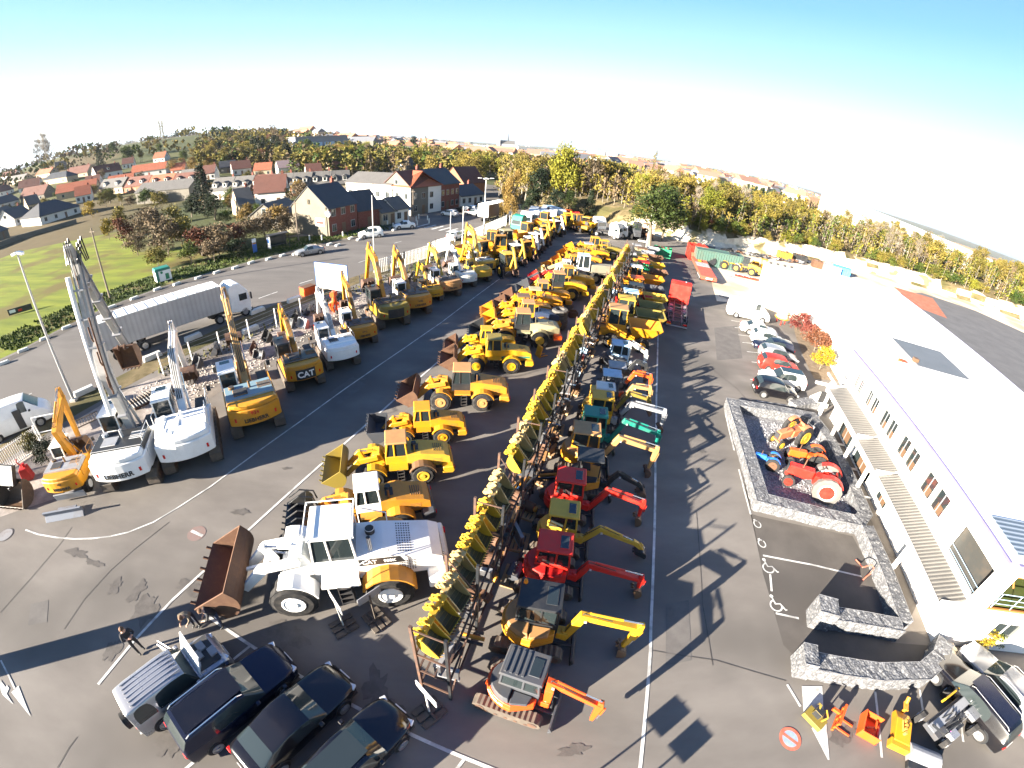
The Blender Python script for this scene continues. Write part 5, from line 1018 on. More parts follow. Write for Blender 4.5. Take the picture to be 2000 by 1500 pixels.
LD((1137, 486), 0.84, 'ochre loader with olive canopy left of the grader cab', 182, col=OCH, roof=OLV, rim=OCH, bk=OCH, canopy=True)
LD((1163, 463), 0.95, 'yellow loader with tall exhaust at the far end of the middle row', 182, col=CATY, roof=YEL, rim=CATY, bk=CATY)
LD((1180, 468), 0.92, 'dirty olive loader with black tyres, last of the middle row', 182, col=OLV, roof=YEL, rim=OLV, bk=OLV, canopy=True)
# grader
q = G(1138, 497, 3.5); q.z = 0; t = thing('motor_grader', 'grey beige motor grader with glass cab and tandem rear wheels', 'grader', q, R(183)); t.scale = (1.15,)*3
for x in (-1.6, -3.2):
    for y in (-.95, .95): wheel(t, (x, y, .62), .62, .42, KHA, lug=.05, n=26)
for y in (-.95, .95): wheel(t, (3.6, y, .6), .6, .38, OFF, lug=.05, n=26)
g = M().mat(paint('beige_paint', (.2, .185, .14))); g.box((-2.4, 0, 1.6), (2.6, 1.1, .9)); g.box((-2.4, 0, 1.0), (3.2, .7, .4)); g.build('engine_hood', t, bevel=.05); g = M().mat(KHA); g.beam([(.4, 1.3), (2.2, 1.9), (3.8, 1.1)], [.3, .3, .3], -.16, .16); g.build('frame', t); g = M().mat(STEEL); g.box((1.4, 0, .45), (.1, 3.2, .5), rz=R(25)); g.build('blade', t)
cab(t, -.9, .5, -.65, .65, 1.3, 3.1, WHT, LBLU, hatch=False, belt=.2)
g = M().mat(CATY); g.beam([(-3.8, 1.0), (-4.6, 1.6), (-5.2, .7)], [.2, .25, .12], -.4, .4); g.build('ripper', t)
# tyres
def tyre(m, r, w, z): m.cyl((0, 0, z), (0, 0, z+w), r, n=30, lug=.04); return m
q = G(1090, 640)
for k in range(4):
    g = M().mat(paint('dusty_tyre', (.085, .08, .074), rough=.9)); n = 26
    pr = [(.42, 0), (.74, .02), (.8, .12), (.8, .36), (.74, .46), (.42, .48), (.4, .24)]; vs = []; fs = []
    for i in range(n):
        a = 2*math.pi*i/n; kk = 1+(.03 if i % 2 else 0); vs += [(p[0]*kk*math.cos(a), p[0]*kk*math.sin(a), p[1]+.5*k) for p in pr]
    P_ = len(pr); [fs.append((i*P_+j, ((i+1) % n)*P_+j, ((i+1) % n)*P_+(j+1) % P_, i*P_+(j+1) % P_)) for i in range(n) for j in range(P_)]
    g.add(vs, fs); o = g.build('loader_tyre'); o.location = (q.x+.04*math.sin(k*2), q.y+.03*math.cos(k*3), .0); tag(o, ['lowest', 'second lowest', 'second highest', 'topmost'][k]+' grey tyre of the tall tyre stack in the middle row', 'tyre', 'tyres stacked in the middle row')
    if k == 0:
        for (u, v), lb in (((1018, 680), 'single black tyre lying flat beside the khaki loader'), ((1105, 600), 'grey tyre leaning behind the tyre stack')): c = o.copy(); COL.objects.link(c); c.location = G(u, v); c['label'] = lb; c['group'] = 'loose tyres'
t = thing('fork_attachment', 'yellow fork attachment standing near the lying tyre', 'attachment', G(1052, 696), R(30)); g = M().mat(CATY); g.box((0, 0, .5), (.15, .7, 1.0), ry=R(12)); g.box((.35, .2, .06), (.8, .1, .06)); g.box((.35, -.2, .06), (.8, .1, .06)); g.build('frame', t, bevel=.02)
t = thing('oil_drum_box', 'rusty open box lying on the lane by the bucket rack', 'box', G(1118, 618), R(10)); g = M().mat(RUST); [g.box((0, y, .3), (.9, .05, .6)) for y in (-.4, .4)]; [g.box((x, 0, .3), (.05, .8, .6)) for x in (-.43, .43)]; g.box((0, 0, .03), (.9, .8, .05)); g.build('body', t)

# ------------------------------------------------------------------ the long rack of buckets
ra = Vector((-1.95, 6.35, 0)); rd = hv(R(73)); rp = hv(R(163)); NB = 21; BL = 2.9
t = thing('bucket_rack', 'long rusty steel rack carrying the row of yellow buckets down the yard', 'rack')
RACK = t
OFFS = [(-5, .3), (0, .5), (5, .82), (12, 1.05), (25, 1.2), (41, .92), (62, .7), (80, .5)]
def RP(s_, across=0):
    for (x0, y0), (x1, y1) in zip(OFFS, OFFS[1:]):
        if s_ <= x1: break
    return ra+rd*s_+rp*(y0+(y1-y0)*(s_-x0)/(x1-x0)-across)
for i in range(NB+1):
    for s in (0, 1):
        b = RP(BL*i, 0 if s else 1.15)
        g = M().mat(BLK if s == 0 else DRUST); g.box((b.x, b.y, 2.35), (.1, .1, 4.7), rz=R(73)); g.build('post', t)
g = M().mat(DRUST)
for i in range(NB):
    for z in (.5, 1.6, 2.85):
        for s in (0, 1.15): g.cyl(RP(BL*i, s)+Vector((0, 0, z)), RP(BL*(i+1), s)+Vector((0, 0, z)), .05, n=4)
    for z in (1.62, 2.87): g.cyl(RP(BL*i, .6)+Vector((0, 0, z)), RP(BL*(i+1), .6)+Vector((0, 0, z)), .03, n=4)
    if i % 2 == 0: g.cyl(RP(BL*i, 1.15)+Vector((0, 0, .2)), RP(BL*(i+1), 1.15)+Vector((0, 0, 2.7)), .03, n=4)
for i in range(NB+1):
    for z in (.5, 1.6, 2.85): g.cyl(RP(BL*i)+Vector((0, 0, z)), RP(BL*i, 1.15)+Vector((0, 0, z)), .04, n=4)
    g.cyl(RP(BL*i)+Vector((0, 0, 4.5)), RP(BL*i, 1.15)+Vector((0, 0, 2.95 if i % 2 else 4.55)), .03, n=4)
g.build('beam', t)
BY = paint('bucket_yellow', (.52, .31, .02), rough=.45, wear=.3); BP = paint('bucket_primer', (.42, .3, .12), wear=.5)
protos = []
for bi, mt in enumerate((BY, BP, BY)):
    g = bucket_m(.76, .54, mt, 6, side=mt, inner=paint('worn_shaded_inside', (.12, .085, .03), wear=.7)); g.mat(mt)  # liner dark with dirt and with the bucket's inner shadow put into its colour
    a1 = 1.0; c = (.95*.54*math.cos(a1), .54*math.sin(a1))
    g.prism([(c[0]-.06, c[1]-.1), (c[0]+.14, c[1]-.02), (c[0]+.1, c[1]+.1), (c[0]-.1, c[1]+.06)], -.44, .44)
    for sy in (-1, 1):
        for d in (-.07, .07): g.cyl((c[0]+.12, sy*.2+d-.025, c[1]+.14), (c[0]+.12, sy*.2+d+.025, c[1]+.14), .11, n=10); g.cyl((c[0]+.34, sy*.2+d-.025, c[1]-.02), (c[0]+.34, sy*.2+d+.025, c[1]-.02), .1, n=10)
        for d in (-.07, .07): g.box((c[0]+.24, sy*.2+d, c[1]+.04), (.26, .05, .16), ry=R(35))
    protos.append(g.mesh('excavator_bucket', bevel=.008))
for i in range(NB*3):
    if i in (9, 27, 44): continue
    b, k = divmod(i, 3); p = RP(BL*b+.5+.93*k, .58+rnd.uniform(-.05, .05))
    o = bpy.data.objects.new('excavator_bucket', protos[1 if i % 9 in (2, 3) or 6 < i < 9 else 0]); COL.objects.link(o)
    o.location = (p.x, p.y, 3.4+rnd.uniform(-.04, .05)); o.rotation_euler = (0, R(rnd.uniform(-6, 10)), R(163+rnd.uniform(-5, 5))); k_ = rnd.uniform(.92, 1.06); o.scale = (k_, 1, k_)
    tag(o, 'cream primed bucket with teeth in the rack-top row of buckets' if o.data is protos[1] else 'yellow toothed bucket in the rack-top row of buckets', 'bucket', 'yellow buckets lined up on top of the rack')
# machine parts kept on the shelves
def engine():
    g = M().mat(DGR); g.box((0, 0, .35), (.8, .5, .45)); g.mat(STEEL); [g.cyl((-.25+.17*i, 0, .55), (-.25+.17*i, 0, .7), .07, n=8) for i in range(4)]; g.mat(PLA); g.cyl((.42, 0, .35), (.5, 0, .35), .2, n=12); g.mat(RUST); g.tube([(-.3, .3, .45), (.3, .3, .45)], .05); return g
def radiator():
    g = M().mat(stripes('fins', (.06, .06, .065), (.16, .16, .165), 12, 'X')); g.box((0, 0, .4), (.95, .12, .75)); g.mat(GRY); g.box((0, 0, .8), (1, .16, .08)); g.box((0, 0, .02), (1, .16, .08)); return g
def motor(): g = M().mat(RUST); g.cyl((-.35, 0, .3), (.35, 0, .3), .28, n=16); g.mat(DRUST); g.cyl((.35, 0, .3), (.45, 0, .3), .36, n=18, lug=.1); g.mat(OCH); g.cyl((-.5, 0, .3), (-.35, 0, .3), .16, n=10); return g
def ram(): g = M().mat(OCH); g.cyl((-.9, 0, .1), (.1, 0, .1), .09, n=10); g.mat(CHR); g.cyl((.1, 0, .1), (.7, 0, .1), .05, n=8); g.mat(BLK); g.cyl((-.9, .25, .1), (.4, .25, .1), .08, n=10); g.mat(STEEL); g.cyl((-.8, -.25, .1), (.5, -.22, .12), .07, n=8); return g
def roller(): g = M().mat(RUST); [g.cyl((-.6+.3*i, -.2, .16), (-.6+.3*i, .2, .16), .15, .15, n=10) for i in range(5)]; g.mat(TAN); g.box((0, .3, .15), (.9, .2, .25)); return g
def doorp(): g = M().mat(LBLU); g.box((0, 0, .5), (.9, .05, .9), ry=R(12)); g.mat(GLS); g.box((0, .03, .62), (.7, .03, .5), ry=R(12)); g.mat(RED); g.box((.1, -.25, .2), (.5, .3, .35)); return g
PT = [('diesel_engine', engine().mesh('diesel_engine', .01), 'engine', 'dark engine block on the rack'), ('radiator', radiator().mesh('radiator'), 'radiator', 'finned radiator standing on the rack'), ('final_drive', motor().mesh('final_drive'), 'motor', 'rusty final drive motor on the rack'), ('hydraulic_ram', ram().mesh('hydraulic_ram'), 'ram', 'bundle of hydraulic rams on the rack'), ('track_roller', roller().mesh('track_roller'), 'rollers', 'row of rusty track rollers on the rack'), ('cab_door', doorp().mesh('cab_door'), 'door', 'pale blue cab door on the rack')]
for b in range(NB):
    for z in (.56, 1.66):
        for k in range(3):
            n_, me, cat, lb = PT[rnd.choice([0, 0, 1, 2, 2, 3, 4, 0, 2, 4, 3, 5]) if not (b == 0 and z > 1) else 1]
            p = RP(BL*b+.55+.9*k, .7+rnd.uniform(-.12, .12)); o = bpy.data.objects.new(n_, me); COL.objects.link(o); o.location = (p.x, p.y, z); o.rotation_euler = (0, 0, R(163+rnd.choice([0, 90, 180])+rnd.uniform(-15, 15))); o.scale = (.95,)*3; tag(o, lb+(', lower shelf' if z < 1 else ', upper shelf under the buckets'), cat, n_.replace('_', ' ')+'s kept on the rack shelves')
# parts on pallets between rack and mini excavators
pal = M().mat(WOOD); [pal.box((0, -.45+.225*i, .13), (1.2, .16, .03)) for i in range(5)]; [pal.box((x, 0, .06), (.1, 1.0, .11)) for x in (-.55, 0, .55)]; palm = pal.mesh('pallet')
for i, (u, v) in enumerate([(1005, 1130), (1010, 1060), (1030, 1000), (1055, 935), (1070, 880), (1085, 840), (1100, 800), (1120, 765), (1130, 720), (1150, 690), (1165, 640), (1180, 600)]):
    q = G(u, v); o = bpy.data.objects.new('pallet', palm); COL.objects.link(o); o.location = q; o.rotation_euler = (0, 0, R(73+rnd.uniform(-8, 8))); tag(o, 'wooden pallet holding spare parts on the ground beside the rack', 'pallet', 'pallets beside the rack')
    n_, me, cat, lb = PT[i % 5]; o = bpy.data.objects.new(n_, me); COL.objects.link(o); o.location = (q.x, q.y, .15); o.rotation_euler = (0, 0, R(73+40*i)); tag(o, lb.split(' on the')[0].split(' standing')[0]+' standing on a pallet by the rack', cat, n_.replace('_', ' ')+'s on pallets')

# ------------------------------------------------------------------ mini excavators, booms towards the right lane
def MN(roofpx, s, label, head, jp, **k):
    h = R(head); q = G(roofpx[0], roofpx[1], 2.42*s)-hv(h)*.18*s-hv(h+R(90))*.23*s; q.z = 0
    J = []
    for p in jp:
        x, z = plane_xz(q-hv(h+R(90))*.15*s, h, p); J.append((max(.9, min(6.5, x)), max(.5, min(5, z))))
    return mini(label, q, h, s, J=J, **k)
MN((1028, 1297), 1.0, 'orange mini excavator with black ribbed roof and wide tracks, nearest the camera', -17, [(1066, 1378), (1078, 1332), (1172, 1378), (1140, 1428)], col=ORA, roofc=DGR, hoodc=DGR, cabc=DGR, txt='KUBOTA', rib=True, bk=None, blade=DGR)
MN((1058, 1160), 1.12, 'yellow mini excavator with black roof and bright yellow arm', -8, [(1098, 1245), (1140, 1203), (1248, 1228), (1200, 1290)], col=CATY, roofc=BLK, cabc=BLK, hoodc=TAN, boomc=YEL, beacon=BEAC, bk=BRN)
MN((1086, 1056), 1.02, 'deep red mini excavator with long red arm between two yellow ones', -7, [(1118, 1135), (1150, 1103), (1252, 1132), (1232, 1178)], col=RED, hoodc=DRED, roofc=RED, bk=BRN)
MN((1104, 991), .95, 'lemon yellow mini excavator with thin yellow arm behind the deep red one', -7, [(1132, 1056), (1172, 1033), (1243, 1062), (1246, 1096)], col=LEM, roofc=LEM, hoodc=LEM, bk=BLK)
MN((1117, 926), 1.0, 'red mini excavator with round roof and red arm with yellow stickers', -7, [(1148, 992), (1188, 958), (1256, 984), (1242, 1022)], col=RED, roofc=RED, hoodc=RED, bk=BRN)
MN((1156, 888), .95, 'black canopied mini excavator with orange rear and thin black arm', -6, [(1180, 945), (1208, 925), (1250, 948), (1250, 975)], col=OCH, roofc=BLK, cabc=BLK, hoodc=BLK, boomc=BLK, canopy=True)
MN((1148, 834), 1.08, 'tan and cream mini excavator with pale pink roof', -6, [(1178, 888), (1210, 855), (1282, 880), (1262, 925)], col=CATY, roofc=TAN, hoodc=TAN, boomc=TAN)
MN((1165, 802), 1.0, 'teal green mini excavator with teal arm', -6, [(1190, 858), (1222, 822), (1286, 848), (1280, 872)], col=TEAL, roofc=TEAL, hoodc=TEAL)
MN((1179, 770), 1.0, 'yellow mini excavator with dull grey arm behind the teal one', -6, [(1212, 808), (1234, 788), (1298, 806), (1290, 832)], col=YEL, roofc=YEL, hoodc=OLV, boomc=GRY)
MN((1184, 752), .9, 'white roofed mini excavator with brown arm', -6, [(1212, 780), (1238, 754), (1270, 760), (1268, 782)], col=OLV, roofc=OFF, cabc=OFF, hoodc=OFF, boomc=TAN)
MN((1172, 760), .85, 'olive lemon mini excavator half hidden behind the white roofed one', -6, [(1203, 797), (1230, 768), (1266, 780), (1268, 800)], col=LEM, boomc=OLV)
MN((1197, 728), .9, 'dark blue grey mini excavator with orange red arm', -6, [(1222, 748), (1240, 728), (1271, 737), (1268, 756)], col=DGR, roofc=LBLU, boomc=ORA, canopy=True)
MN((1207, 712), .9, 'black mini excavator with grey canopy, second before the small backhoe', -6, [(1226, 722), (1242, 706), (1262, 715), (1260, 735)], col=DGR, roofc=GRY, boomc=BLK, canopy=True)
MN((1213, 668), 1.0, 'white roofed mini excavator with pale jointed arm by the orange dumper', -6, [(1205, 700), (1219, 667), (1262, 690), (1256, 715)], col=DGR, roofc=LBLU, cabc=LBLU, boomc=OFF)
def DP(px, s, label, head=-5, **k):
    q = G(px[0], px[1], 1.3*s); q.z = 0; return dumper(label, q, R(head), s, **k)
DP((1226, 640), 1.35, 'orange dumper with closed cab and big orange skip', -8, col=CATY, canopy='cab', roofc=TAN)
DP((1240, 618), 1.3, 'olive yellow dumper with domed roof and wide skip', -8, col=LEM, canopy='cab', roofc=LEM, skip=OLV)
DP((1246, 600), 1.2, 'grey cabbed dumper with white roof', -8, col=OLV, canopy='cab', roofc=LBLU)
DP((1256, 583), 1.15, 'dumper with long black roof and yellow skip lip', -6, col=YEL, roofc=BLK, skip=LEM)
DP((1236, 585), 1.0, 'red based dumper with black canopy left of the yellow lipped one', -6, col=RED, roofc=BLK)
DP((1256, 566), 1.1, 'orange roofed dumper with black skip', -6, col=CATY, roofc=ORA, skip=DGR)
DP((1254, 546), 1.2, 'cream roofed yellow dumper with square cab', -6, col=CATY, canopy='cab', roofc=OFF)
DP((1268, 533), 1.1, 'dumper with red seat hood and brown skip', -6, col=OCH, roofc=DRED, skip=RUST)
DP((1264, 519), 1.1, 'bright yellow canopied dumper with yellow skip', -6, col=YEL, roofc=YEL)
DP((1244, 520), 1.0, 'dark green dumper in the gap behind the yellow canopy', -6, col=GRN, roofc=OLV)
DP((1264, 504), 1.1, 'brown skipped dumper near the far end', -6, col=OCH, roofc=BRN, skip=RUST)
DP((1252, 495), 1.0, 'small grey dumper among scrap', -6, col=GRY, roofc=GRY)
DP((1262, 487), 1.0, 'dusty grey dumper, last of the dumper row', -6, col=KHA, roofc=OFF, skip=GRY)
# ------------------------------------------------------------------ cars in the front left bay
def CARP(px, z, label, head, col, **k): q = G(px[0], px[1], z); q.z = 0; return car(label, q, R(head), col, **k)
CARP((338, 1318), 1.2, 'silver boxy off road car with raised white bonnet, open door and spare wheel', 59, SIL, kind='box', L=4.1, Wd=1.75, H=1.85, hood_open=True, spare=True)
NAVY = paint('dark_blue_metallic', (.012, .016, .035), rough=.18, metal=.3, wear=.08); JET = paint('jet_black_paint', (.006, .006, .008), rough=.12, wear=.06, spec=.7); MSIL = paint('metallic_grey', (.3, .31, .33), rough=.22, metal=.5, wear=.08)
CARP((448, 1352), 1.1, 'dark blue estate car with chrome roof rails beside the silver off roader', 58, NAVY, kind='estate', L=4.9, Wd=1.92, H=1.6, rails=True, roofpanel=JET)
CARP((570, 1395), 1.0, 'black coupe with red tail lamps between the estate car and the open car', 59, JET, kind='coupe', L=4.7, Wd=1.82, H=1.36)
CARP((685, 1470), .9, 'black car with glass roof cut by the bottom edge of the picture', 57, JET, kind='coupe', L=4.5, Wd=1.8, H=1.35, roofpanel=GLS)
# cars by the building
grp = 'cars parked nose in by the building'
for px, lb, hd, c, k in [((1463, 606), 'white delivery van at the far end of the parked cars', -14, WHT, dict(kind='van', L=5.4, Wd=2.0, H=2.3, cat='van', name='delivery_van')),
    ((1485, 637), 'white car with dark rear window next to the delivery van', -14, WHT, dict(kind='sedan', L=4.4, H=1.42)),
    ((1503, 655), 'smaller white hatchback, third from the far end', -14, WHT, dict(L=4.0)),
    ((1512, 670), 'dark blue estate with its nose to the lane', 168, NAVY, dict(kind='estate', L=4.5)),
    ((1523, 687), 'silver hatchback with red tail lamp between dark blue and red cars', -14, SIL, dict(L=4.2)),
    ((1525, 706), 'bright red hatchback between the silver and the white car', -12, RED, dict(L=4.2)),
    ((1530, 733), 'white crossover with black sunroof facing the lane', 168, WHT, dict(kind='estate', L=4.4, H=1.55, roofpanel=GLS)),
    ((1518, 753), 'black hatchback nearest the gabion wall of the parked cars', -12, JET, dict(L=4.0, H=1.5)),
    ((1908, 1350), 'black estate with roof rails at the lower right beside the roller', 103, JET, dict(kind='estate', L=4.7, rails=True, roofpanel=NAVY)),
    ((1965, 1330), 'silver grey estate with roof rails at the right edge', 104, MSIL, dict(kind='estate', L=4.6, rails=True))]:
    CARP(px, 1.0, lb, hd, c, group=grp, **k)
# road traffic and parked cars beyond the road
for px, lb, hd, c, k in [((605, 487), 'grey saloon driving on the road past the bus shelter', -140, MSIL, dict(kind='sedan', L=4.5)),
    ((724, 455), 'white small van parked by the brick house', -150, WHT, dict(kind='hatch', L=4.3, H=1.8)), ((790, 438), 'white saloon parked by the white gabled house', -150, WHT, dict(kind='sedan')),
    ((890, 458), 'white hatchback seen from behind on the road', 70, WHT, dict()), ((878, 415), 'white hatchback parked by the brick terrace', 150, WHT, dict()), ((918, 406), 'white estate among cars parked at the terrace end', 150, WHT, dict(kind='estate')), ((925, 414), 'silver car among cars parked at the terrace end', 150, SIL, dict()), ((905, 408), 'dark car parked between two white ones', 150, JET, dict()), ((940, 399), 'dark blue car farthest along the kerb', 120, NAVY, dict())]:
    CARP(px, .8, lb, hd, c, **k)
v = CARP((28, 808), 1.3, 'white panel van with open side door standing outside the picket gate', 52, WHT, kind='van', L=5.2, Wd=2.0, H=2.4, cat='van', name='delivery_van')
g = M().mat(PLA); g.box((.35, -1.01, 1.15), (.55, .03, 1.5)); g.build('open_side_door', v)
# lorries
a, b = G(213, 712), G(480, 618); mid = (a+b)/2; hd = math.atan2(b.y-a.y, b.x-a.x); mid += hv(hd+R(90))*1.25-hv(hd)*1.3
lorry('white roofed articulated lorry with grey curtain sides on the road', mid, hd, 12.6)
lorry('parked lorry seen from behind with cream rear doors at the road bend', G(963, 430), R(66), 9, side=BRN, cabc=WHT)
def cabu(label, px, head, c, s=1.0, box=None, name='lorry_cab', grp='lorries parked at the far end of the yard'):
    q = G(px[0], px[1], 1.5); q.z = 0; t = thing(name, label, 'lorry', q, R(head), grp); k = M().mat(c); k.prism([(-1.1, .7), (-1.1, 3.2), (-.6, 3.5), (.5, 3.3), (1.0, 2.4), (1.15, 1.5), (1.15, .5)], -1.2, 1.2); k.sc(s).build('cab', t, bevel=.06)
    g = M().mat(GLS); g.add([(1.15, -1, 1.6), (1.15, 1, 1.6), (1.0, .95, 2.4), (1.0, -.95, 2.4)], [(0, 1, 2, 3)]); g.box((.45, 1.21, 2), (.7, .02, .6)); g.box((.45, -1.21, 2), (.7, .02, .6)); g.sc(s).build('windscreen', t)
    g = M().mat(PLA); g.box((-2.5, 0, .85), (5, .9, .3)); g.sc(s).build('chassis', t)
    if box: g = M().mat(box); g.box((-3.6, 0, 2.3), (4.6, 2.4, 2.3)); g.sc(s).build('box_body', t, bevel=.02)
    for x in (.2, -3.8):
        for y in (-1.05, 1.05): wheel(t, (x*s, y*s, .5*s), .5*s, .35, SIL, lug=0, n=20)
for px, lb, c, hd, bx in [((1013, 437), 'green lorry cab turned towards the yard', TEAL, -120, None), ((1028, 430), 'white lorry cab next to the green one', WHT, -95, None), ((1042, 426), 'white lorry, second from the green one', WHT, -95, WHT), ((1060, 427), 'pale blue white lorry in the middle of the cab row', LBLU, -95, WHT), ((1076, 428), 'white lorry with lettered front', WHT, -95, WHT), ((1094, 424), 'pale blue tank lorry at the right end of the cab row', OFF, -60, LBLU), ((1170, 440), 'white lorry tractor near the bank', WHT, -60, None), ((1218, 450), 'white lorry cab lying beside a broken boom by the bank', WHT, -20, None), ((1203, 452), 'white box body without wheels next to the lying cab', WHT, -30, None)]: cabu(lb, px, hd, c, .95, bx)
for i, (px, c, l) in enumerate([((1118, 440), YEL, 'yellow crane truck with lattice arm at the yard end'), ((1135, 442), CATY, 'amber machine in the far crossing row'), ((1150, 446), YEL, 'yellow machine left of the white lorry tractor'), ((1240, 457), DGR, 'dark machine by the wooden pole'), ((1255, 458), RUST, 'rusty machine between the pole and the ivy tree'), ((1222, 425), ORA, 'orange barrier machine high on the bank foot')]):
    q = G(px[0], px[1], 1); q.z = 0; dumper(l, q, R(30*i), 1.3, c, group='machines at the far end of the yard', canopy='cab' if i % 2 else True, roofc=c)
for i, (u, v) in enumerate([(1060, 412), (1075, 410), (1090, 412), (1105, 408), (1118, 412)]):
    g = M().mat([ORA, WHT, CATY, ORA, RED][i]); g.box((0, 0, .9), (3.0, 1.2, 1.5)); g.mat(PLA); g.box((0, -.61, 1.1), (2.4, .03, .7)); g.box((0, 0, .1), (3.2, 1.3, .2)); o = g.build('stacked_barrier', bevel=.05); o.location = G(u, v+14); tag(o, ['orange', 'white', 'amber', 'deeper orange', 'red'][i]+' plastic barrier stack behind the lorry cabs', 'barrier', 'barrier stacks behind the lorries')

# ------------------------------------------------------------------ red truck, low loader, containers, machines on the lot
a, b = G(1318, 652), G(1322, 588); hd = math.atan2(b.y-a.y, b.x-a.x); c = (a+b)/2
t = thing('chassis_cab_truck', 'red lorry with bare black chassis parked on the right lane', 'lorry', c, hd)
k = M().mat(RED); k.prism([(2.6, .7), (2.6, 3.0), (3.1, 3.25), (4.1, 3.15), (4.8, 2.4), (4.95, .5), (4.6, .45)], -1.22, 1.22); k.mat(WHT); k.box((3.4, -.5, 3.26), (.5, .18, .03)); k = k.build('cab', t, bevel=.08)
g = M().mat(GLS); g.add([(4.9, -1.05, 1.7), (4.9, 1.05, 1.7), (4.8, 1, 2.4), (4.8, -1, 2.4)], [(0, 1, 2, 3)]); g.box((4.0, 1.235, 2.0), (.9, .02, .6)); g.box((4.0, -1.235, 2.0), (.9, .02, .6)); g.build('windscreen', k)
g = M().mat(DGR); [g.box((-1.3, y, .95), (7.6, .12, .25)) for y in (-.45, .45)]; [g.box((x, 0, .98), (.12, 1.9, .1)) for x in (-4.6, -3.4, -2.2, -1, .2, 1.4)]; [g.box((-1.2, y, 1.05), (6.6, .08, .08)) for y in (-1.0, 1.0)]; g.mat(GRY); [g.box((x, y, .75), (1.0, .5, .5)) for x in (.6, -.9) for y in (-.85, .85)]; g.build('chassis', t)
for x in (3.6, -2.4, -3.7):
    for y in (-1.02, 1.02): wheel(t, (x, y, .5), .5, .36, GRY, lug=0, n=22)
g = M().mat(REDL); g.box((-5.12, -.85, .9), (.06, .4, .15)); g.box((-5.12, .85, .9), (.06, .4, .15)); g.mat(BEAC); g.box((-5.1, .85, .75), (.08, .5, .12)); g.mat(GRY); g.box((-5.05, 0, .6), (.1, 2.3, .12)); g.build('tail_light', t)
a, b = G(1382, 552), G(1358, 505); hd = math.atan2(b.y-a.y, b.x-a.x); c = (a+b)/2
t = thing('low_loader_trailer', 'red low loader trailer with grey deck boards', 'trailer', c, hd); g = M().mat(paint('faded_red', (.55, .09, .05), wear=.6)); L_ = (b-a).length
g.prism([(-L_/2-.6, .5), (-L_/2, .95), (L_/2-3, .95), (L_/2-2.5, 1.5), (L_/2+1, 1.5), (L_/2+1, 1.2), (L_/2-2.4, 1.2), (L_/2-3, .5)], -1.25, 1.25); g.build('frame', t, bevel=.03); g = M().mat(GRY); [g.box((-L_*.1+i*.35, 0, .97), (.28, 2.2, .05)) for i in range(8)]; g.mat(YEL); g.box((L_*.12, .2, 1.05), (.9, .5, .12)); g.build('deck_board', t); g = M().mat(WHT); g.box((-L_/2-.5, 0, .75), (.08, 1.0, .2)); g.build('number_plate', t)
for x in (-L_/2+1, -L_/2+2.1, -L_/2+3.2):
    for y in (-1.1, 1.1): wheel(t, (x, y, .42), .42, .3, GRY, lug=0, n=18)
def container(label, pos, head, l, w, h, mt, open_=False, name='container', grp=None):
    t = thing(name, label, 'container', pos, head, grp); g = M().mat(mt)
    if open_:
        for s in (-1, 1): g.box((0, s*w/2, h/2), (l, .08, h)); g.box((s*l/2, 0, h/2), (.08, w, h))
        g.box((0, 0, .15), (l, w, .1))
    else: g.box((0, 0, h/2), (l, w, h))
    n = int(l/.45)
    for i in range(n+1):
        for s in (-1, 1): g.box((-l/2+l*i/n, s*(w/2+.05), h/2), (.09, .08, h*.98))
    g.build('body', t, bevel=.01); g = M().mat(mt); [g.box((0, s*(w/2+.06), h), (l+.1, .14, .12)) for s in (-1, 1)]; [g.box((s*l/2, 0, h), (.12, w, .12)) for s in (-1, 1)]; g.build('rim', t); return t
container('dark green ribbed container behind the low loader', G(1410, 528)+Vector((0, 2.5, 0)), R(-8), 8.5, 2.5, 2.7, paint('container_green', (.06, .12, .1), wear=.5))
container('open red skip standing at the head of the low loader', G(1366, 512)+Vector((0, 2.2, 0)), R(-5), 3.2, 2.8, 2.6, RED, True, 'skip_container')
container('pale grey ribbed container behind the small yellow dumper', G(1572, 582)+Vector((0, 1.4, 0)), R(-22), 5.5, 2.2, 2.0, OFF)
container('light blue container by the chalk bank', G(1640, 536), R(-28), 4, 2.2, 1.8, paint('sky_blue', (.05, .35, .75)))
container('grey container touching the light blue one', G(1622, 532), R(-28), 4, 2.2, 1.6, GRY)
for px, l, c in [((1530, 505), 'orange rusty skip at the bank foot', OCH), ((1560, 510), 'black skip at the bank foot', BLK), ((1598, 523), 'brown skip near the grey container', RUST), ((1292, 500), 'green skip heaped with scrap at the row end', GRN)]:
    t = container(l, G(*px), R(-20), 3.2, 2.0, 1.5, c, True, 'skip_container', 'open skips'); g = M().mat(DRUST); [g.box((rnd.uniform(-1.2, 1.2), rnd.uniform(-.7, .7), 1.1+rnd.uniform(0, .5)), (rnd.uniform(.3, .9), .3, .3), rz=rnd.uniform(0, 3), ry=rnd.uniform(-.6, .6)) for _ in range(10)]; g.build('scrap', t)
def LD2(px, s, label, head, **k): q = G(px[0], px[1], 1.2); q.z = 0; return loader(label, q, R(head), s, group='machines on the sandy lot', **k)
LD2((1428, 513), .9, 'yellow telescopic machine with yellow hubs on the sandy lot', 170, col=YEL, cabc=BLK, rim=LEM, bk=BLK)
LD2((1455, 520), .85, 'second yellow machine with raised white arm on the sandy lot', 150, col=LEM, cabc=BLK, rim=LEM, armc=OFF, bk=OCH, bang=R(25))
LD2((1490, 520), .8, 'amber machine at the corner of the white shed', 160, col=CATY, rim=CATY, bk=RUST, canopy=True)
q = G(1530, 567); dumper('small yellow dumper with rusty high skip standing alone on the sandy lot', q, R(200), 1.45, YEL, group='machines on the sandy lot', canopy=False)
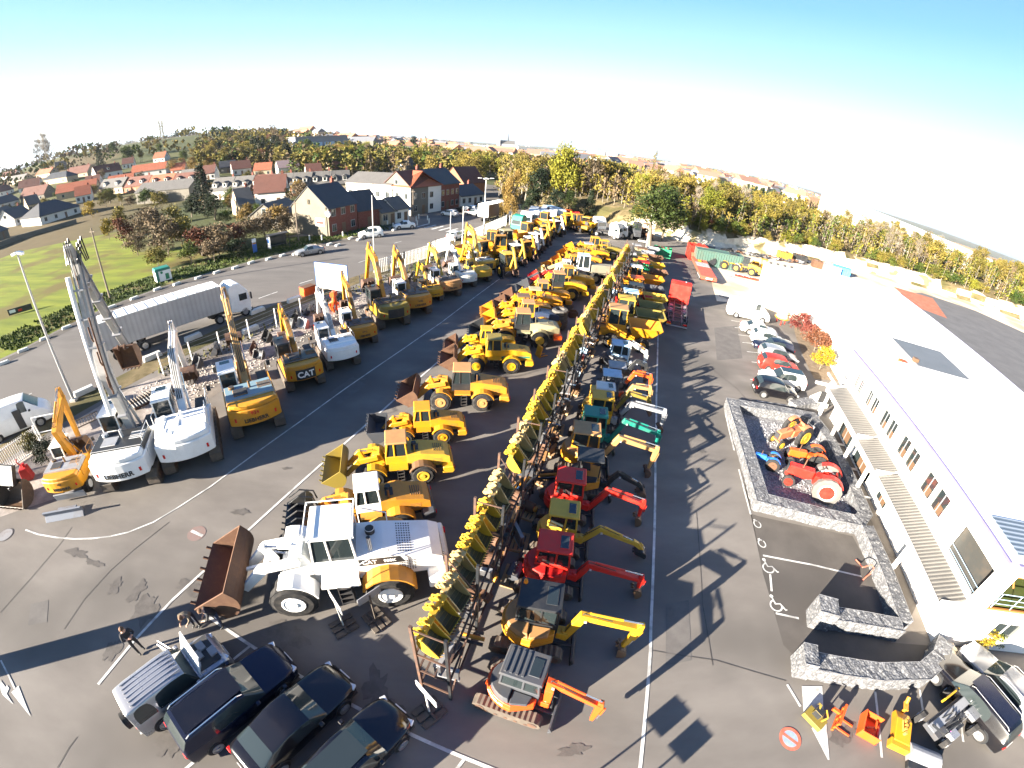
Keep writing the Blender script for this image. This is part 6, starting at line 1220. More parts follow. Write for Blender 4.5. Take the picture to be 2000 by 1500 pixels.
for i, (u, v) in enumerate([(1415, 580), (1425, 583), (1435, 586), (1445, 588)]):
    g = M().mat(GRY); g.box((0, 0, .22), (1.6, .55, .4)); [g.box((-.7+.2*k, 0, .44), (.08, .5, .06)) for k in range(8)]; o = g.build('steel_pad_stack', bevel=.02); o.location = G(u, v); o.rotation_euler = (0, 0, R(-12)); tag(o, ['leftmost', 'second', 'third', 'rightmost'][i]+' grey stack of steel pads on the sandy lot', 'pad stack', 'steel pad stacks')
for i, (u, v, m_) in enumerate([(1440, 538, WHT), (1465, 545, RED), (1450, 548, GRY)]):
    g = M().mat(m_); g.box((0, 0, .12), (5.5, .9, .18)); [g.box((x, 0, .24), (.1, .8, .06)) for x in (-2, -1, 0, 1, 2)]; o = g.build('steel_beam_pile'); o.location = G(u, v); o.rotation_euler = (0, 0, R(-18)); tag(o, ['white', 'faded red', 'grey'][i]+' long flat load lying before the yellow machines', 'beam', 'long loads on the lot')
for i in range(12):
    u, v = 1420+i*13, 492+i*2.2; g = M().mat([BLK, DGR, RUST, GRY][i % 4]); [g.box((rnd.uniform(-1, 1), rnd.uniform(-.6, .6), .3+rnd.uniform(0, .5)), (rnd.uniform(.5, 1.8), .25, .25), rz=rnd.uniform(0, 3)) for _ in range(7)]; o = g.build('scrap_heap'); o.location = G(u, v); tag(o, 'heap of dark scrap metal at the foot of the chalk bank', 'scrap heap', 'scrap heaps at the bank foot')

# ------------------------------------------------------------------ main building
WALLW = paint('white_cladding', (.86, .84, .8), rough=.7, wear=.12, dirt=(.6, .57, .52), scale=.4); ROOFW = paint('white_roof', (.88, .87, .83), rough=.7, wear=.15, dirt=(.6, .58, .54), scale=.3)
CORR = stripes('corrugated_canopy', (.07, .068, .065), (.15, .145, .135), 1.35, 'X', rough=.5, bump=1)
CORR2 = stripes('corrugated_rooflight', (.1, .13, .17), (.2, .24, .3), 1.0, 'X', rough=.35, bump=1)
LIL = paint('gutter', (.16, .15, .3), rough=.5)
u = hv(R(74.7)); n = hv(R(74.7-90)); C0 = Vector((21.1, 7.4, 0))
B = thing('office_building', 'long white office building with corrugated canopy and flat white roof', 'building', C0, R(74.7))   # local x along facade, local -y into the building
zr = 6.0; DL = 20.6; ww = -16.5
g = M().mat(WALLW)
wins = [(2.9, 3.7), (3.95, 4.75), (8.9, 9.8), (10.1, 11.0), (12.9, 13.6), (13.85, 14.5), (16.3, 16.9), (17.1, 17.6), (19.0, 19.3), (19.5, 19.8)]
wz0, wz1 = 3.75, 5.0
def wall_with(m, x0, x1, z0, z1, holes, y=0, th=.3):
    """upright wall with rectangular openings, built from piers and bands"""
    hs = sorted(holes); xs = x0
    for a, b, c, d in hs:
        if a > xs: m.box(((xs+a)/2, y-th/2, (z0+z1)/2), (a-xs, th, z1-z0))
        if c > z0: m.box(((a+b)/2, y-th/2, (z0+c)/2), (b-a, th, c-z0))
        if z1 > d: m.box(((a+b)/2, y-th/2, (d+z1)/2), (b-a, th, z1-d))
        xs = b
    if x1 > xs: m.box(((xs+x1)/2, y-th/2, (z0+z1)/2), (x1-xs, th, z1-z0))
up = [(.35, 3.4, 3.2, 5.0), (4.9, 6.0, 3.75, 5.0), (6.35, 7.45, 3.75, 5.0), (8.7, 9.7, 3.75, 5.0), (10.0, 11.0, 3.75, 5.0), (12.0, 12.9, 3.75, 4.95), (13.2, 14.1, 3.75, 4.95), (15.1, 15.9, 3.75, 4.9), (16.2, 16.9, 3.75, 4.9), (18.0, 18.6, 3.75, 4.9), (18.85, 19.4, 3.75, 4.9)]
lo = [(9.0, 10.4, .5, 2.2), (12.0, 15.0, .1, 2.3), (16.0, 18.5, .1, 2.3)]
wall_with(g, 0, DL, 0, 2.95, lo); wall_with(g, 0, DL, 2.95, zr, up)
for m_ in ():
    pass
g.box((DL-.15, ww/2-.15, zr/2), (.3, -ww-.3, zr)); g.box((DL/2, ww+.15, zr/2), (DL, .3, zr))
# south side with glazed balcony
sv = M().mat(WALLW)
so_ = [(1.0, 7.5, 2.9, 5.2)]
for a, b, c, d in ((.3, 1.0, 0, zr), (7.5, -ww, 0, zr)): sv.box((.15, -(a+b)/2, (c+d)/2), (.3, b-a, d-c))
for y0, y1, z0, z1 in ((1.0, 2.6, 0, 2.7), (2.6, 4.4, 0, 1.0), (2.6, 4.4, 2.1, 2.7), (4.4, 6.2, 0, 2.7), (6.2, 7.5, 0, 1.0), (6.2, 7.5, 2.1, 2.7), (1.0, 7.5, 5.2, zr)): sv.box((.15, -(y0+y1)/2, (z0+z1)/2), (.3, y1-y0, z1-z0))
sv.build('south_wall', B); g.build('wall', B)
r = M().mat(ROOFW); r.box((DL/2, ww/2, zr+.08), (DL+.5, -ww+.6, .16)); ro = r.build('roof', B, bevel=.03)
gt = M().mat(LIL); gt.box((DL/2, .38, zr+.1), (DL+.5, .14, .14)); gt.box((-.32, ww/2, zr+.1), (.14, -ww, .14)); gt.build('gutter', ro)
f = M().mat(CORR2); f.box((1.45, -3.4, zr+.2), (2.4, 6.2, .05)); f.build('rooflight', ro)
for a, b, c, d in up[1:]+lo:
    w_ = M().mat(GLS); w_.box(((a+b)/2, -.09, (c+d)/2), (b-a, .04, d-c)); w_.mat(GRY); w_.box(((a+b)/2, -.06, (c+d)/2), (.05, .04, d-c)); w_.mat(BRN); w_.box(((a+b)/2-.1, -.066, c+(d-c)*.25), ((b-a)*.5, .012, (d-c)*.4)); w_.build('window', B)
for y0, y1 in ((2.6, 4.4), (6.2, 7.5)): w_ = M().mat(GLS); w_.box((.16, -(y0+y1)/2, 1.55), (.04, y1-y0, 1.1)); w_.mat(WHT); w_.box((.13, -(y0+y1)/2, 1.55), (.04, .06, 1.1)); w_.build('window', B)
# corner loggia: dark screen, green floor, timber
w_ = M().mat(paint('screen_grey', (.035, .036, .034), rough=.6)); w_.box((1.9, -.35, 4.1), (2.95, .05, 1.7)); w_.mat(DGR); w_.box((2.0, -1.8, 4.2), (2.5, .06, 1.7)); w_.build('loggia_screen', B)
w_ = M().mat(paint('green_floor', (.07, .09, .025))); w_.box((1.6, -4.2, 2.98), (2.6, 6.4, .05)); w_.build('balcony_floor', B)
w_ = M().mat(LBLU)
for z in (3.3, 3.6, 3.95): w_.tube([(.1, -1.05, z), (.1, -7.4, z)], .02)
for k in range(6): w_.tube([(.1, -1.3-k*1.2, 3.0), (.1, -1.3-k*1.2, 3.95)], .02)
for z in (3.4, 3.7): w_.tube([(.5, -.15, z), (3.3, -.15, z)], .018)
w_.build('balcony_rail', B)
w_ = M().mat(paint('timber', (.25, .11, .03))); w_.box((.9, -2.2, 4.75), (.9, 2.2, .08)); [w_.tube([(.5, y, 4.0), (1.2, y, 4.7)], .05) for y in (-1.3, -2.1, -2.9)]; w_.box((.18, -4.2, 2.86), (.1, 6.3, .12)); w_.build('timber_frame', B)
# canopy, three stepped lengths
for x0, x1, z, d in ((.3, 9.6, 2.65, 1.35), (9.7, 13.3, 2.75, 1.5), (13.4, 20.2, 2.85, 1.5)):
    c = M().mat(CORR); c.add([(x0, 0, z+.35), (x1, 0, z+.35), (x1, d, z-.1), (x0, d, z-.1), (x0, 0, z+.3), (x1, 0, z+.3), (x1, d, z-.16), (x0, d, z-.16)], [(0, 1, 2, 3), (7, 6, 5, 4), (0, 4, 5, 1), (1, 5, 6, 2), (2, 6, 7, 3), (3, 7, 4, 0)]); c = c.build('canopy', B)
    e = M().mat(WALLW); e.box(((x0+x1)/2, d+.05, z-.2), (x1-x0+.1, .1, .32)); e.box((x0-.03, d/2, z), (.1, d, .3)); e.box((x1+.03, d/2, z), (.1, d, .3)); e.build('fascia', c)
for x in (3.9, 10.6, 13.6, 16.6, 19.8):
    p = M().mat(WALLW); p.box((x, 1.42, 1.25), (.18, .18, 2.5)); p.build('canopy_post', B)
p = M().mat(WALLW)
for x in (10.6, 13.6, 16.6): p.box((x, .7, .05), (.16, 1.5, .1))
p.box((15.2, 1.42, .12), (9.2, .14, .12)); p.build('canopy_sill', B)
lgt = M().mat(BLK); lgt.box((20.8, .9, 1.6), (.06, 1.3, 1.0)); lgt.build('sign_panel', B)
# projecting end fin
fn = M().mat(WALLW); fn.box((DL+.8, .8, 1.4), (.14, .14, 2.8)); fn.box((DL+1.6, .5, 2.8), (2.0, .14, .14)); fn.box((DL+.25, 1.1, 2.75), (.14, 2.6, .2)); fn.build('frame', B)
# workshop hall beyond
Bp = C0+u*25.5-n*(-7.5)
H2 = thing('workshop_hall', 'large white workshop hall with grey rooflight behind the office building', 'building', C0+u*20.7+n*3.2, R(71))
g = M().mat(WALLW); Lh, Wh, zh = 34, 14.5, 5.7
g.box((Lh/2, -.15, zh/2), (Lh, .3, zh)); g.box((Lh-.15, -Wh/2, zh/2), (.3, Wh-.6, zh)); g.box((Lh/2, -Wh+.15, zh/2), (Lh, .3, zh)); g.box((.15, -Wh/2, zh/2), (.3, Wh-.6, zh)); g.build('wall', H2)
r = M().mat(ROOFW); r.prism([(-.3, zh), (Lh+.3, zh), (Lh+.3, zh+.2), (-.3, zh+.2)], -Wh-.5, .4); r = r.build('roof', H2, bevel=.02)
gt = M().mat(LIL); gt.box((Lh/2, -Wh-.55, zh+.05), (Lh+.6, .16, .3)); gt.build('gutter', r)
f = M().mat(stripes('rooflight_grey', (.08, .085, .095), (.16, .165, .18), 1.6, 'Y', rough=.4)); f.box((4.2, -5.6, zh+.24), (6.2, 5.4, .06)); f.build('rooflight', r)
w_ = M().mat(PLA); [w_.box((1.2+i*1.1, .02, 4.0), (.35, .05, .7)) for i in range(3)]; w_.build('window', H2)
w_ = M().mat(BRN); w_.box((2, -3, zh+.35), (.5, .4, .4)); w_.mat(ORA); w_.box((.4, -1.2, zh+.3), (1.2, .6, .3)); w_.build('roof_vent', r)
# white shed on the lot
S3 = thing('white_shed', 'low white shed roof between sandy lot and workshop hall', 'building', G(1488, 545, 3.2)*1.0, 0); S3.location.z = 0; o3 = S3.location.copy()
pr = [G(a, b, 3.2)-o3 for a, b in ((1492, 512), (1603, 536), (1629, 556), (1640, 600), (1605, 620), (1570, 590), (1483, 548))]; pr = [(p.x, p.y) for p in pr]
pr = [pr[0], pr[1], pr[2], pr[3], pr[6]]
g = M().mat(ROOFW); g.slab(pr, 3.0, 3.2); g.build('roof', S3); g = M().mat(WALLW); cx = sum(p[0] for p in pr)/5; cy = sum(p[1] for p in pr)/5; g.slab([(cx+(p[0]-cx)*.97, cy+(p[1]-cy)*.97) for p in pr], 0, 2.99); g.build('wall', S3)
for i in range(4): g = M().mat(PLA); p = Vector(pr[0]+(0,)).lerp(Vector(pr[1]+(0,)), .1+.12*i); g.cyl((p.x, p.y-.3, 3.2), (p.x, p.y-.3, 3.5), .25, n=8); g.build('roof_vent', S3)
# big white warehouse beyond the wood
wa, wb_, wc, wd_ = at_range(1606, 374, 330), at_range(2010, 542, 300), at_range(2030, 620, 225), at_range(1603, 408, 250)
WH = thing('warehouse', 'very large white warehouse roof beyond the wood', 'warehouse', (wa.x, wa.y, 0)); o3 = Vector((wa.x, wa.y, 0)); g = M().mat(ROOFW); v = [wa-o3, wb_-o3, wc-o3, wd_-o3]; v2 = [p-Vector((0, 0, .6)) for p in v]; g.add(v+v2, [(0, 1, 2, 3), (7, 6, 5, 4), (0, 4, 5, 1), (1, 5, 6, 2), (2, 6, 7, 3), (3, 7, 4, 0)]); g.build('roof', WH)
g = M().mat(WALLW); v3 = [Vector((p.x, p.y, -6)) for p in v]; g.add(v2+v3, [(0, 4, 5, 1), (1, 5, 6, 2), (2, 6, 7, 3), (3, 7, 4, 0)]); g.build('wall', WH)

# ------------------------------------------------------------------ gabion walls and the tractor bed
GAB = gab_mat()
def gabion(label, pts, w, h, name='gabion_wall', closed=False):
    c = G(*pts[0]); t = thing(name, label, 'gabion wall', c); g = M().mat(GAB); P_ = [G(*p)-c for p in pts]
    if closed: P_.append(P_[0])
    k = len(P_); rr = random.Random(3); wm = M().mat(paint('galvanised_wire', (.3, .31, .33), metal=.6))
    L_, R__ = [], []
    for i, p in enumerate(P_):
        a = P_[i-1] if i > 0 else (P_[-2] if closed else p-(P_[1]-p)); b = P_[i+1] if i < k-1 else (P_[1] if closed else p+(p-P_[-2]))
        d1 = (p-a).normalized(); d2 = (b-p).normalized(); d = (d1+d2).normalized(); nn = Vector((-d.y, d.x, 0)); s = 1/max(.4, nn.dot(Vector((-d1.y, d1.x, 0)))); L_.append(p+nn*w/2*s); R__.append(p-nn*w/2*s)
    for i in range(k-1):
        seg = (P_[i+1]-P_[i]).length; nn_ = max(2, int(seg/.25))
        def pt(side, f, z): q = side[i].lerp(side[i+1], f); return (q.x, q.y, z)
        rows = []
        for j in range(nn_+1):
            f = j/nn_; row = []
            for sde, zz in ((L_, 0), (L_, h*.5), (L_, h), (None, h), (R__, h), (R__, h*.5), (R__, 0)):
                if sde is None: q = L_[i].lerp(L_[i+1], f).lerp(R__[i].lerp(R__[i+1], f), .5); row.append((q.x, q.y, zz+rr.uniform(-.05, .04)))
                else: q = pt(sde, f, zz); jt = .035 if 0 < j < nn_ else 0; row.append((q[0]+rr.uniform(-jt, jt), q[1]+rr.uniform(-jt, jt), q[2]+rr.uniform(-jt, jt)*(zz > 0)))
            rows.append(row)
        vs = [p for r_ in rows for p in r_]; fs = [(a*7+b, a*7+b+1, (a+1)*7+b+1, (a+1)*7+b) for a in range(nn_) for b in range(6)]
        e = [tuple(range(7)), tuple(nn_*7+q for q in range(6, -1, -1))]
        g.add(vs, fs+e)
        for sd in (L_, R__): wm.tube([sd[i]+Vector((0, 0, h+.02)), sd[i+1]+Vector((0, 0, h+.02))], .012, 4)
    g.build('stone_fill', t); wm.build('wire_basket', t); return t
gabion('gabion wall around the tractor bed filled with grey stones', [(1425, 800), (1500, 812), (1580, 826), (1613, 870), (1650, 945), (1680, 1018), (1668, 1034), (1600, 1020), (1480, 990), (1452, 890)], .85, .75, closed=True)
gabion('gabion wall running beside the canopy from tractor bed to corner', [(1680, 1045), (1712, 1120), (1745, 1215), (1752, 1232)], .8, .85)
gabion('short gabion wall with raised end by the wheelchair bays', [(1745, 1240), (1680, 1228), (1600, 1215)], .75, .85)
gabion('raised stone block ending the short gabion wall', [(1612, 1218), (1575, 1208)], .95, 1.3)
gabion('long curved gabion wall below the building corner', [(1828, 1268), (1815, 1302), (1785, 1328), (1700, 1330), (1620, 1318), (1560, 1306)], .85, .85)
gabion('raised stone block ending the curved gabion wall', [(1572, 1308), (1545, 1302)], 1.0, 1.2)
gabion('small gabion seat by the black hatchback', [(1545, 797), (1575, 792), (1600, 795)], .9, .5)
bed = sheet('stone_bed', PX((1432, 806), (1580, 832), (1612, 880), (1675, 1015), (1665, 1028), (1482, 985), (1456, 890)), .03, ground('dark_stone_chips', (.09, .095, .105), (.34, .34, .35), 7, (.15, .15, .16), s3=3, fine=18, bump=1)); struct(bed)
t = thing('orange_hose', 'orange red hose hanging over the gabion wall by the white line', 'hose', G(1695, 1110)); g = M().mat(paint('coral', (.8, .16, .1))); c = G(1695, 1110)
g.tube([G(a, b, z)-c for a, b, z in ((1672, 1093, .05), (1680, 1102, .1), (1685, 1108, .9), (1703, 1103, .95), (1707, 1110, .95), (1700, 1120, .9), (1690, 1128, .1), (1686, 1132, .05))], .03); g.build('tube', t)
def tractor(label, px, head, s, col, tall=1.0, rimc=None, big=.75, wrim=None, tyre=None):
    q = G(*px); t = thing('vintage_tractor', label, 'tractor', q, R(head), 'old tractors on the stone bed'); S = lambda m: m.sc(s); rimc = rimc or col
    for y in (-.68, .68): wheel(t, (-.75*s, y*s, big*s), big*s, .3*s, rimc, lug=.05, n=28, rr=.62, tyre=tyre, ringm=WHT if tyre else None)
    for y in (-.42, .42): wheel(t, (1.15*s, y*s, .34*s), .34*s, .16*s, wrim or rimc, lug=0, n=20, rr=.6)
    b = M().mat(col); b.box((-.5, 0, .8), (1.0, .55, .5)); b.prism([(.05, .75), (.05, 1.2), (1.35, 1.12), (1.4, .62), (.4, .6)], -.22, .22); b.build('bonnet', t, bevel=.05*s) if False else S(b).build('bonnet', t, bevel=.05*s)
    g = M().mat(PLA); g.box((1.42, 0, .88), (.04, .36, .4)); S(g).build('grille', t); g = M().mat(col); g.box((1.15, 0, .42), (.16, .8, .1)); S(g).build('front_axle', t); g = M().mat(RUST); g.cyl((.7, .08, 1.15), (.7, .08, 1.7), .035, n=8); S(g).build('exhaust', t)
    for sy in (-1, 1): f = M().mat(col); f.ring((-.75, big), big+.09, .035, min(sy*.42, sy*.72), max(sy*.42, sy*.72), R(50), R(150), 7); S(f).build('mudguard', t)
    g = M().mat(col); g.box((-.85, 0, 1.2), (.38, .42, .07)); g.box((-1.03, 0, 1.32), (.05, .4, .22)); S(g).build('seat', t, bevel=.03)
    g = M().mat(PLA); g.tube([(.0, 0, 1.1), (-.25, 0, 1.42)], .02); S(g).build('steering_column', t)
    w = M().mat(PLA); n_ = 14; w.tube([(-.27+.17*math.sin(.5)*math.cos(a)*1, .19*math.sin(a), 1.43+.17*math.cos(a)*.5) for a in [6.283*i/n_ for i in range(n_+1)]], .018); S(w).build('steering_wheel', t); return t
tractor('large red tractor with white tyres and red spoked rims, front of the bed', (1576, 955), 150, 1.25, RED, big=.72, rimc=RED, wrim=RED, tyre=paint('grey_tyre', (.11, .105, .1), rough=.9))
tractor('faded orange tractor at the back of the bed', (1535, 864), 200, 1.08, paint('faded_orange', (.6, .16, .07)), rimc=LEM)
tractor('bright orange tractor in the middle of the bed', (1566, 908), 160, .95, ORA, rimc=BLK)
tractor('small blue tractor with rusty wheels, smallest of the four', (1492, 908), 150, .62, paint('tractor_blue', (.02, .16, .6)), rimc=RUST)
# planting by the cars
for (u_, v_, k, h, lb, w_) in [(1555, 645, 'bush_red', 2.3, 'red leaved shrub nearest the delivery van', 1.3), (1572, 662, 'bush_red', 2.2, 'red leaved shrub second from the van', 1.2), (1590, 685, 'bush_rust', 2.4, 'rusty red shrub in the middle of the bed', 1.2), (1612, 700, 'bush_rust', 2.2, 'rusty red shrub towards the office building', 1.1), (1600, 722, 'bush_yellow', 2.3, 'yellow green shrub by the white crossover', 1.1), (1640, 705, 'bush_brown', 1.8, 'bare brown shrub at the wall', 1.1), (1585, 640, 'bush_brown', 1.7, 'bare brown shrub on the bare soil', 1.2), (1905, 1262, 'bush_yellow', 1.2, 'yellow green shrub at the building corner', 1.1), (1930, 1258, 'bush_green', 1.1, 'green shrub right of the yellow one', 1.1), (1655, 778, 'bush_dark', 1.0, 'dark shrub in the corner under the canopy', 1)]:
    tree(k, G(u_, v_), h, lb, 'garden_shrub', 'shrub', 'shrubs beside the office building', w_)
struct(sheet('planting_bed', PX((1548, 632), (1600, 622), (1665, 690), (1640, 745), (1590, 740), (1570, 700), (1555, 660)), .02, ground('soil', (.12, .09, .06), (.22, .17, .12), 2, fine=15)))
t = thing('water_tub', 'pale green round tub on a stand behind the delivery van', 'tub', G(1524, 632)); g = M().mat(paint('pale_green', (.5, .52, .3))); g.cyl((0, 0, .9), (0, 0, 1.7), .8, n=20); g.mat(GRY); g.cyl((0, 0, 1.68), (0, 0, 1.72), .7, n=20); g.build('tub', t); g = M().mat(OCH); g.cyl((0, 0, .8), (0, 0, .9), 1.0, n=18); g.mat(RED); [g.cyl((.6*math.cos(a), .6*math.sin(a), 0), (.6*math.cos(a), .6*math.sin(a), .8), .06) for a in (0, 2.1, 4.2)]; g.build('stand', t)
t = thing('concrete_block', 'white slanted concrete block by the small gabion seat', 'block', G(1595, 790)); g = M().mat(CONC); g.prism([(-.6, 0), (-.6, .5), (.3, 1.0), (.8, .9), (.8, 0)], -.6, .6); g.build('body', t, bevel=.04)
for i, (u_, v_) in enumerate([(1834, 1262), (1840, 1272), (1846, 1282), (1838, 1288), (1826, 1296)]):
    g = M().mat(CHALK); g.cyl((0, 0, 0), (0, 0, .35), .45, .3, n=7); g.cyl((.5, .2, 0), (.5, .2, .25), .35, .2, n=6); g.cyl((-.2, .5, 0), (-.2, .5, .3), .3, .2, n=5); o = g.build('rubble_stone', bevel=.06); o.location = G(u_+4, v_); tag(o, 'pale rubble stones piled at the end of the curved gabion wall', 'stones', 'pale rubble stones')

# ------------------------------------------------------------------ attachments at the lower right
t = thing('flail_mower', 'yellow and black flail machine on the painted arrow', 'machine', G(1588, 1405), R(120)); g = M().mat(OLV); g.box((0, .1, .3), (1.5, .9, .4)); g.mat(BLK); g.box((.1, -.1, .75), (.6, .5, .6)); g.mat(YEL); g.tube([(-.4, .1, .6), (-.5, .0, 1.2), (-.1, -.3, 1.3)], .06); g.mat(PLA); [g.tube([(.2, -.1, 1.0), (.3+.1*i, -.4, 1.2), (.5, -.6-.1*i, .7)], .03) for i in range(3)]; g.build('body', t, bevel=.02); t.scale = (0.6,)*3
t = thing('orange_fork_frame', 'orange pallet fork frame lying beside the painted arrow', 'attachment', G(1630, 1408), R(-45)); g = M().mat(ORA); [g.box((0, y, .5), (.12, .12, .9)) for y in (-.6, 0, .6)]; g.box((0, 0, .95), (.14, 1.5, .12)); g.box((0, 0, .15), (.14, 1.5, .14)); g.box((0, 0, .55), (.12, 1.5, .1)); [g.box((.55, y, .06), (1.1, .14, .06)) for y in (-.35, .35)]; g.box((-.3, .3, .5), (.5, .2, .2)); g.build('frame', t, bevel=.015); t.scale = (0.68,)*3
t = thing('orange_bucket_attachment', 'open orange bucket with pusher plate next to the fork frame', 'attachment', G(1693, 1425), R(-40)); g = M().mat(ORA); g.box((0, 0, .06), (1.3, 1.5, .08)); g.box((-.62, 0, .45), (.08, 1.5, .8)); [g.box((0, y, .4), (1.3, .06, .7), ) for y in (-.74, .74)]; g.box((.1, 0, .45), (.9, .12, .1), rz=.5); g.box((.3, .2, .5), (.12, .7, .1)); g.build('body', t, bevel=.015); g = M().mat(RED); g.box((.66, 0, .12), (.1, 1.5, .14)); g.build('cutting_edge', t); t.scale = (0.66,)*3
t = thing('yellow_blower', 'yellow tracked attachment with bronze valves beside the orange bucket', 'attachment', G(1752, 1425), R(55)); g = M().mat(CATY); g.prism([(-1.1, .1), (-1.1, .6), (.3, .75), (.9, .5), (.9, .1)], -.5, .5); g.box((-1.2, 0, .3), (.5, 1.3, .5)); g.build('body', t, bevel=.03); g = M().mat(BRONZE); [g.cyl((-.6+.25*i, .1*math.sin(i*3), .7), (-.6+.25*i, .1*math.sin(i*3), .95), .1, n=8) for i in range(5)]; g.tube([(-.6, .2, .9), (0, .3, 1.0), (.4, 0, .9)], .05); g.build('valve', t); g = M().mat(OCH); g.box((1.2, 0, .8), (.6, .3, .12)); g.cyl((1.4, .0, .8), (1.7, 0, 1.1), .12); g.box((1.0, 0, .5), (.12, .2, .6)); g.build('arm', t, bevel=.02); t.scale = (0.7,)*3
t = thing('paver_machine', 'grey and yellow road machine with silver wheels and long conveyor', 'machine', G(1835, 1412), math.atan2((G(1895, 1365)-G(1790, 1450)).y, (G(1895, 1365)-G(1790, 1450)).x)); t.scale = (.85,)*3
g = M().mat(DGR); g.box((0, 0, .8), (3.6, .9, .3)); g.mat(GRY); g.box((0, .1, 1.05), (3.8, .45, .08)); g.mat(BLK); g.box((-.4, -.5, .75), (1.2, .4, .5)); g.build('frame', t, bevel=.02); g = M().mat(YEL); g.box((.9, .75, 1.0), (1.6, .1, .35)); g.box((2.0, 0, 1.2), (.5, 1.4, .12), rz=.2); g.build('yellow_guard', t, bevel=.02)
g = M().mat(SIL); g.box((1.3, -.55, 1.05), (1.0, .6, .25)); g.box((-.8, -.7, .9), (.6, .4, .3)); g.mat(paint('magenta', (.5, .1, .35))); g.box((.2, -.5, 1.12), (2.4, .04, .05)); g.build('cover', t, bevel=.03)
for x, y in ((-1.3, .8), (-1.0, -.8), (1.5, .95), (1.2, -1.15)): wheel(t, (x, y, .42), .42, .28, SIL, lug=.04, n=22)
g = M().mat(BLK); g.tube([(-1.4, 0, .9), (-1.9, .2, 1.3), (-1.6, -.4, 1.2)], .06); [g.tube([(-1.0, -.4+.2*i, 1.0), (-.3, -.5+.2*i, 1.3), (.4, -.4+.2*i, 1.0)], .035) for i in range(4)]; g.build('hose', t)
t = thing('grey_sweeper', 'grey curved sweeper hood with black and yellow edge at the bottom', 'attachment', G(1795, 1482), R(-32)); g = M().mat(GRY); g.ring((0, .1), .6, .05, -.9, .9, R(0), R(180), 10); [g.prism([(.6*math.cos(a), .1+.6*math.sin(a)) for a in [math.pi*i/10 for i in range(11)]], y-.02, y+.02) for y in (-.9, .9)]; g.v = [(y, -x, z) for x, y, z in g.v]; g.build('hood', t); g = M().mat(BLK); g.box((0, -.75, .25), (1.9, .4, .3)); g.mat(YEL); g.box((0, -1.0, .12), (1.9, .12, .12)); g.build('edge', t, bevel=.02); t.scale = (0.75,)*3
t = thing('skid_blade', 'grey ribbed blade leaning on the black estate', 'attachment', G(1868, 1395), R(-30)); g = M().mat(STEEL); g.box((0, 0, .7), (1.3, .08, .6), ry=.1); [g.box((0, -.06, .5+.13*i), (1.3, .05, .04)) for i in range(4)]; g.box((0, .3, .3), (.2, .6, .2)); g.build('blade', t); t.scale = (0.8,)*3
# T shaped sign stands
for i, (bs, tp, lb) in enumerate([((672, 1224), (660, 1180), 'white sign board on a pale post beside the front wheel of the white loader'), ((735, 1212), (722, 1165), 'sign stand turned edge on beside the rear wheel of the white loader'), ((839, 1392), (822, 1350), 'white sign board on a pale post at the rack end')]):
    q = G(*bs); t = thing('sign_stand', lb, 'sign', q, R([-45, 50, -42][i]), 'sign stands weighted with steel track pads')
    g = M().mat(OFF if i != 1 else STEEL); g.box((0, 0, .95), (.07, .05, 1.9)); g.build('post', t)
    g = M().mat(WHT if i != 1 else GRY); g.box((0, .02, 1.85), (1.05, .04, .42), ) ; g.build('board', t, bevel=.005)
    g = M().mat(STEEL); [g.box((x, y, .06), (.22, .5, .08)) for x in (-.3, 0, .3) for y in (-.26, .26)]; g.box((0, 0, .13), (.8, .1, .08)); g.build('foot', t, bevel=.01)

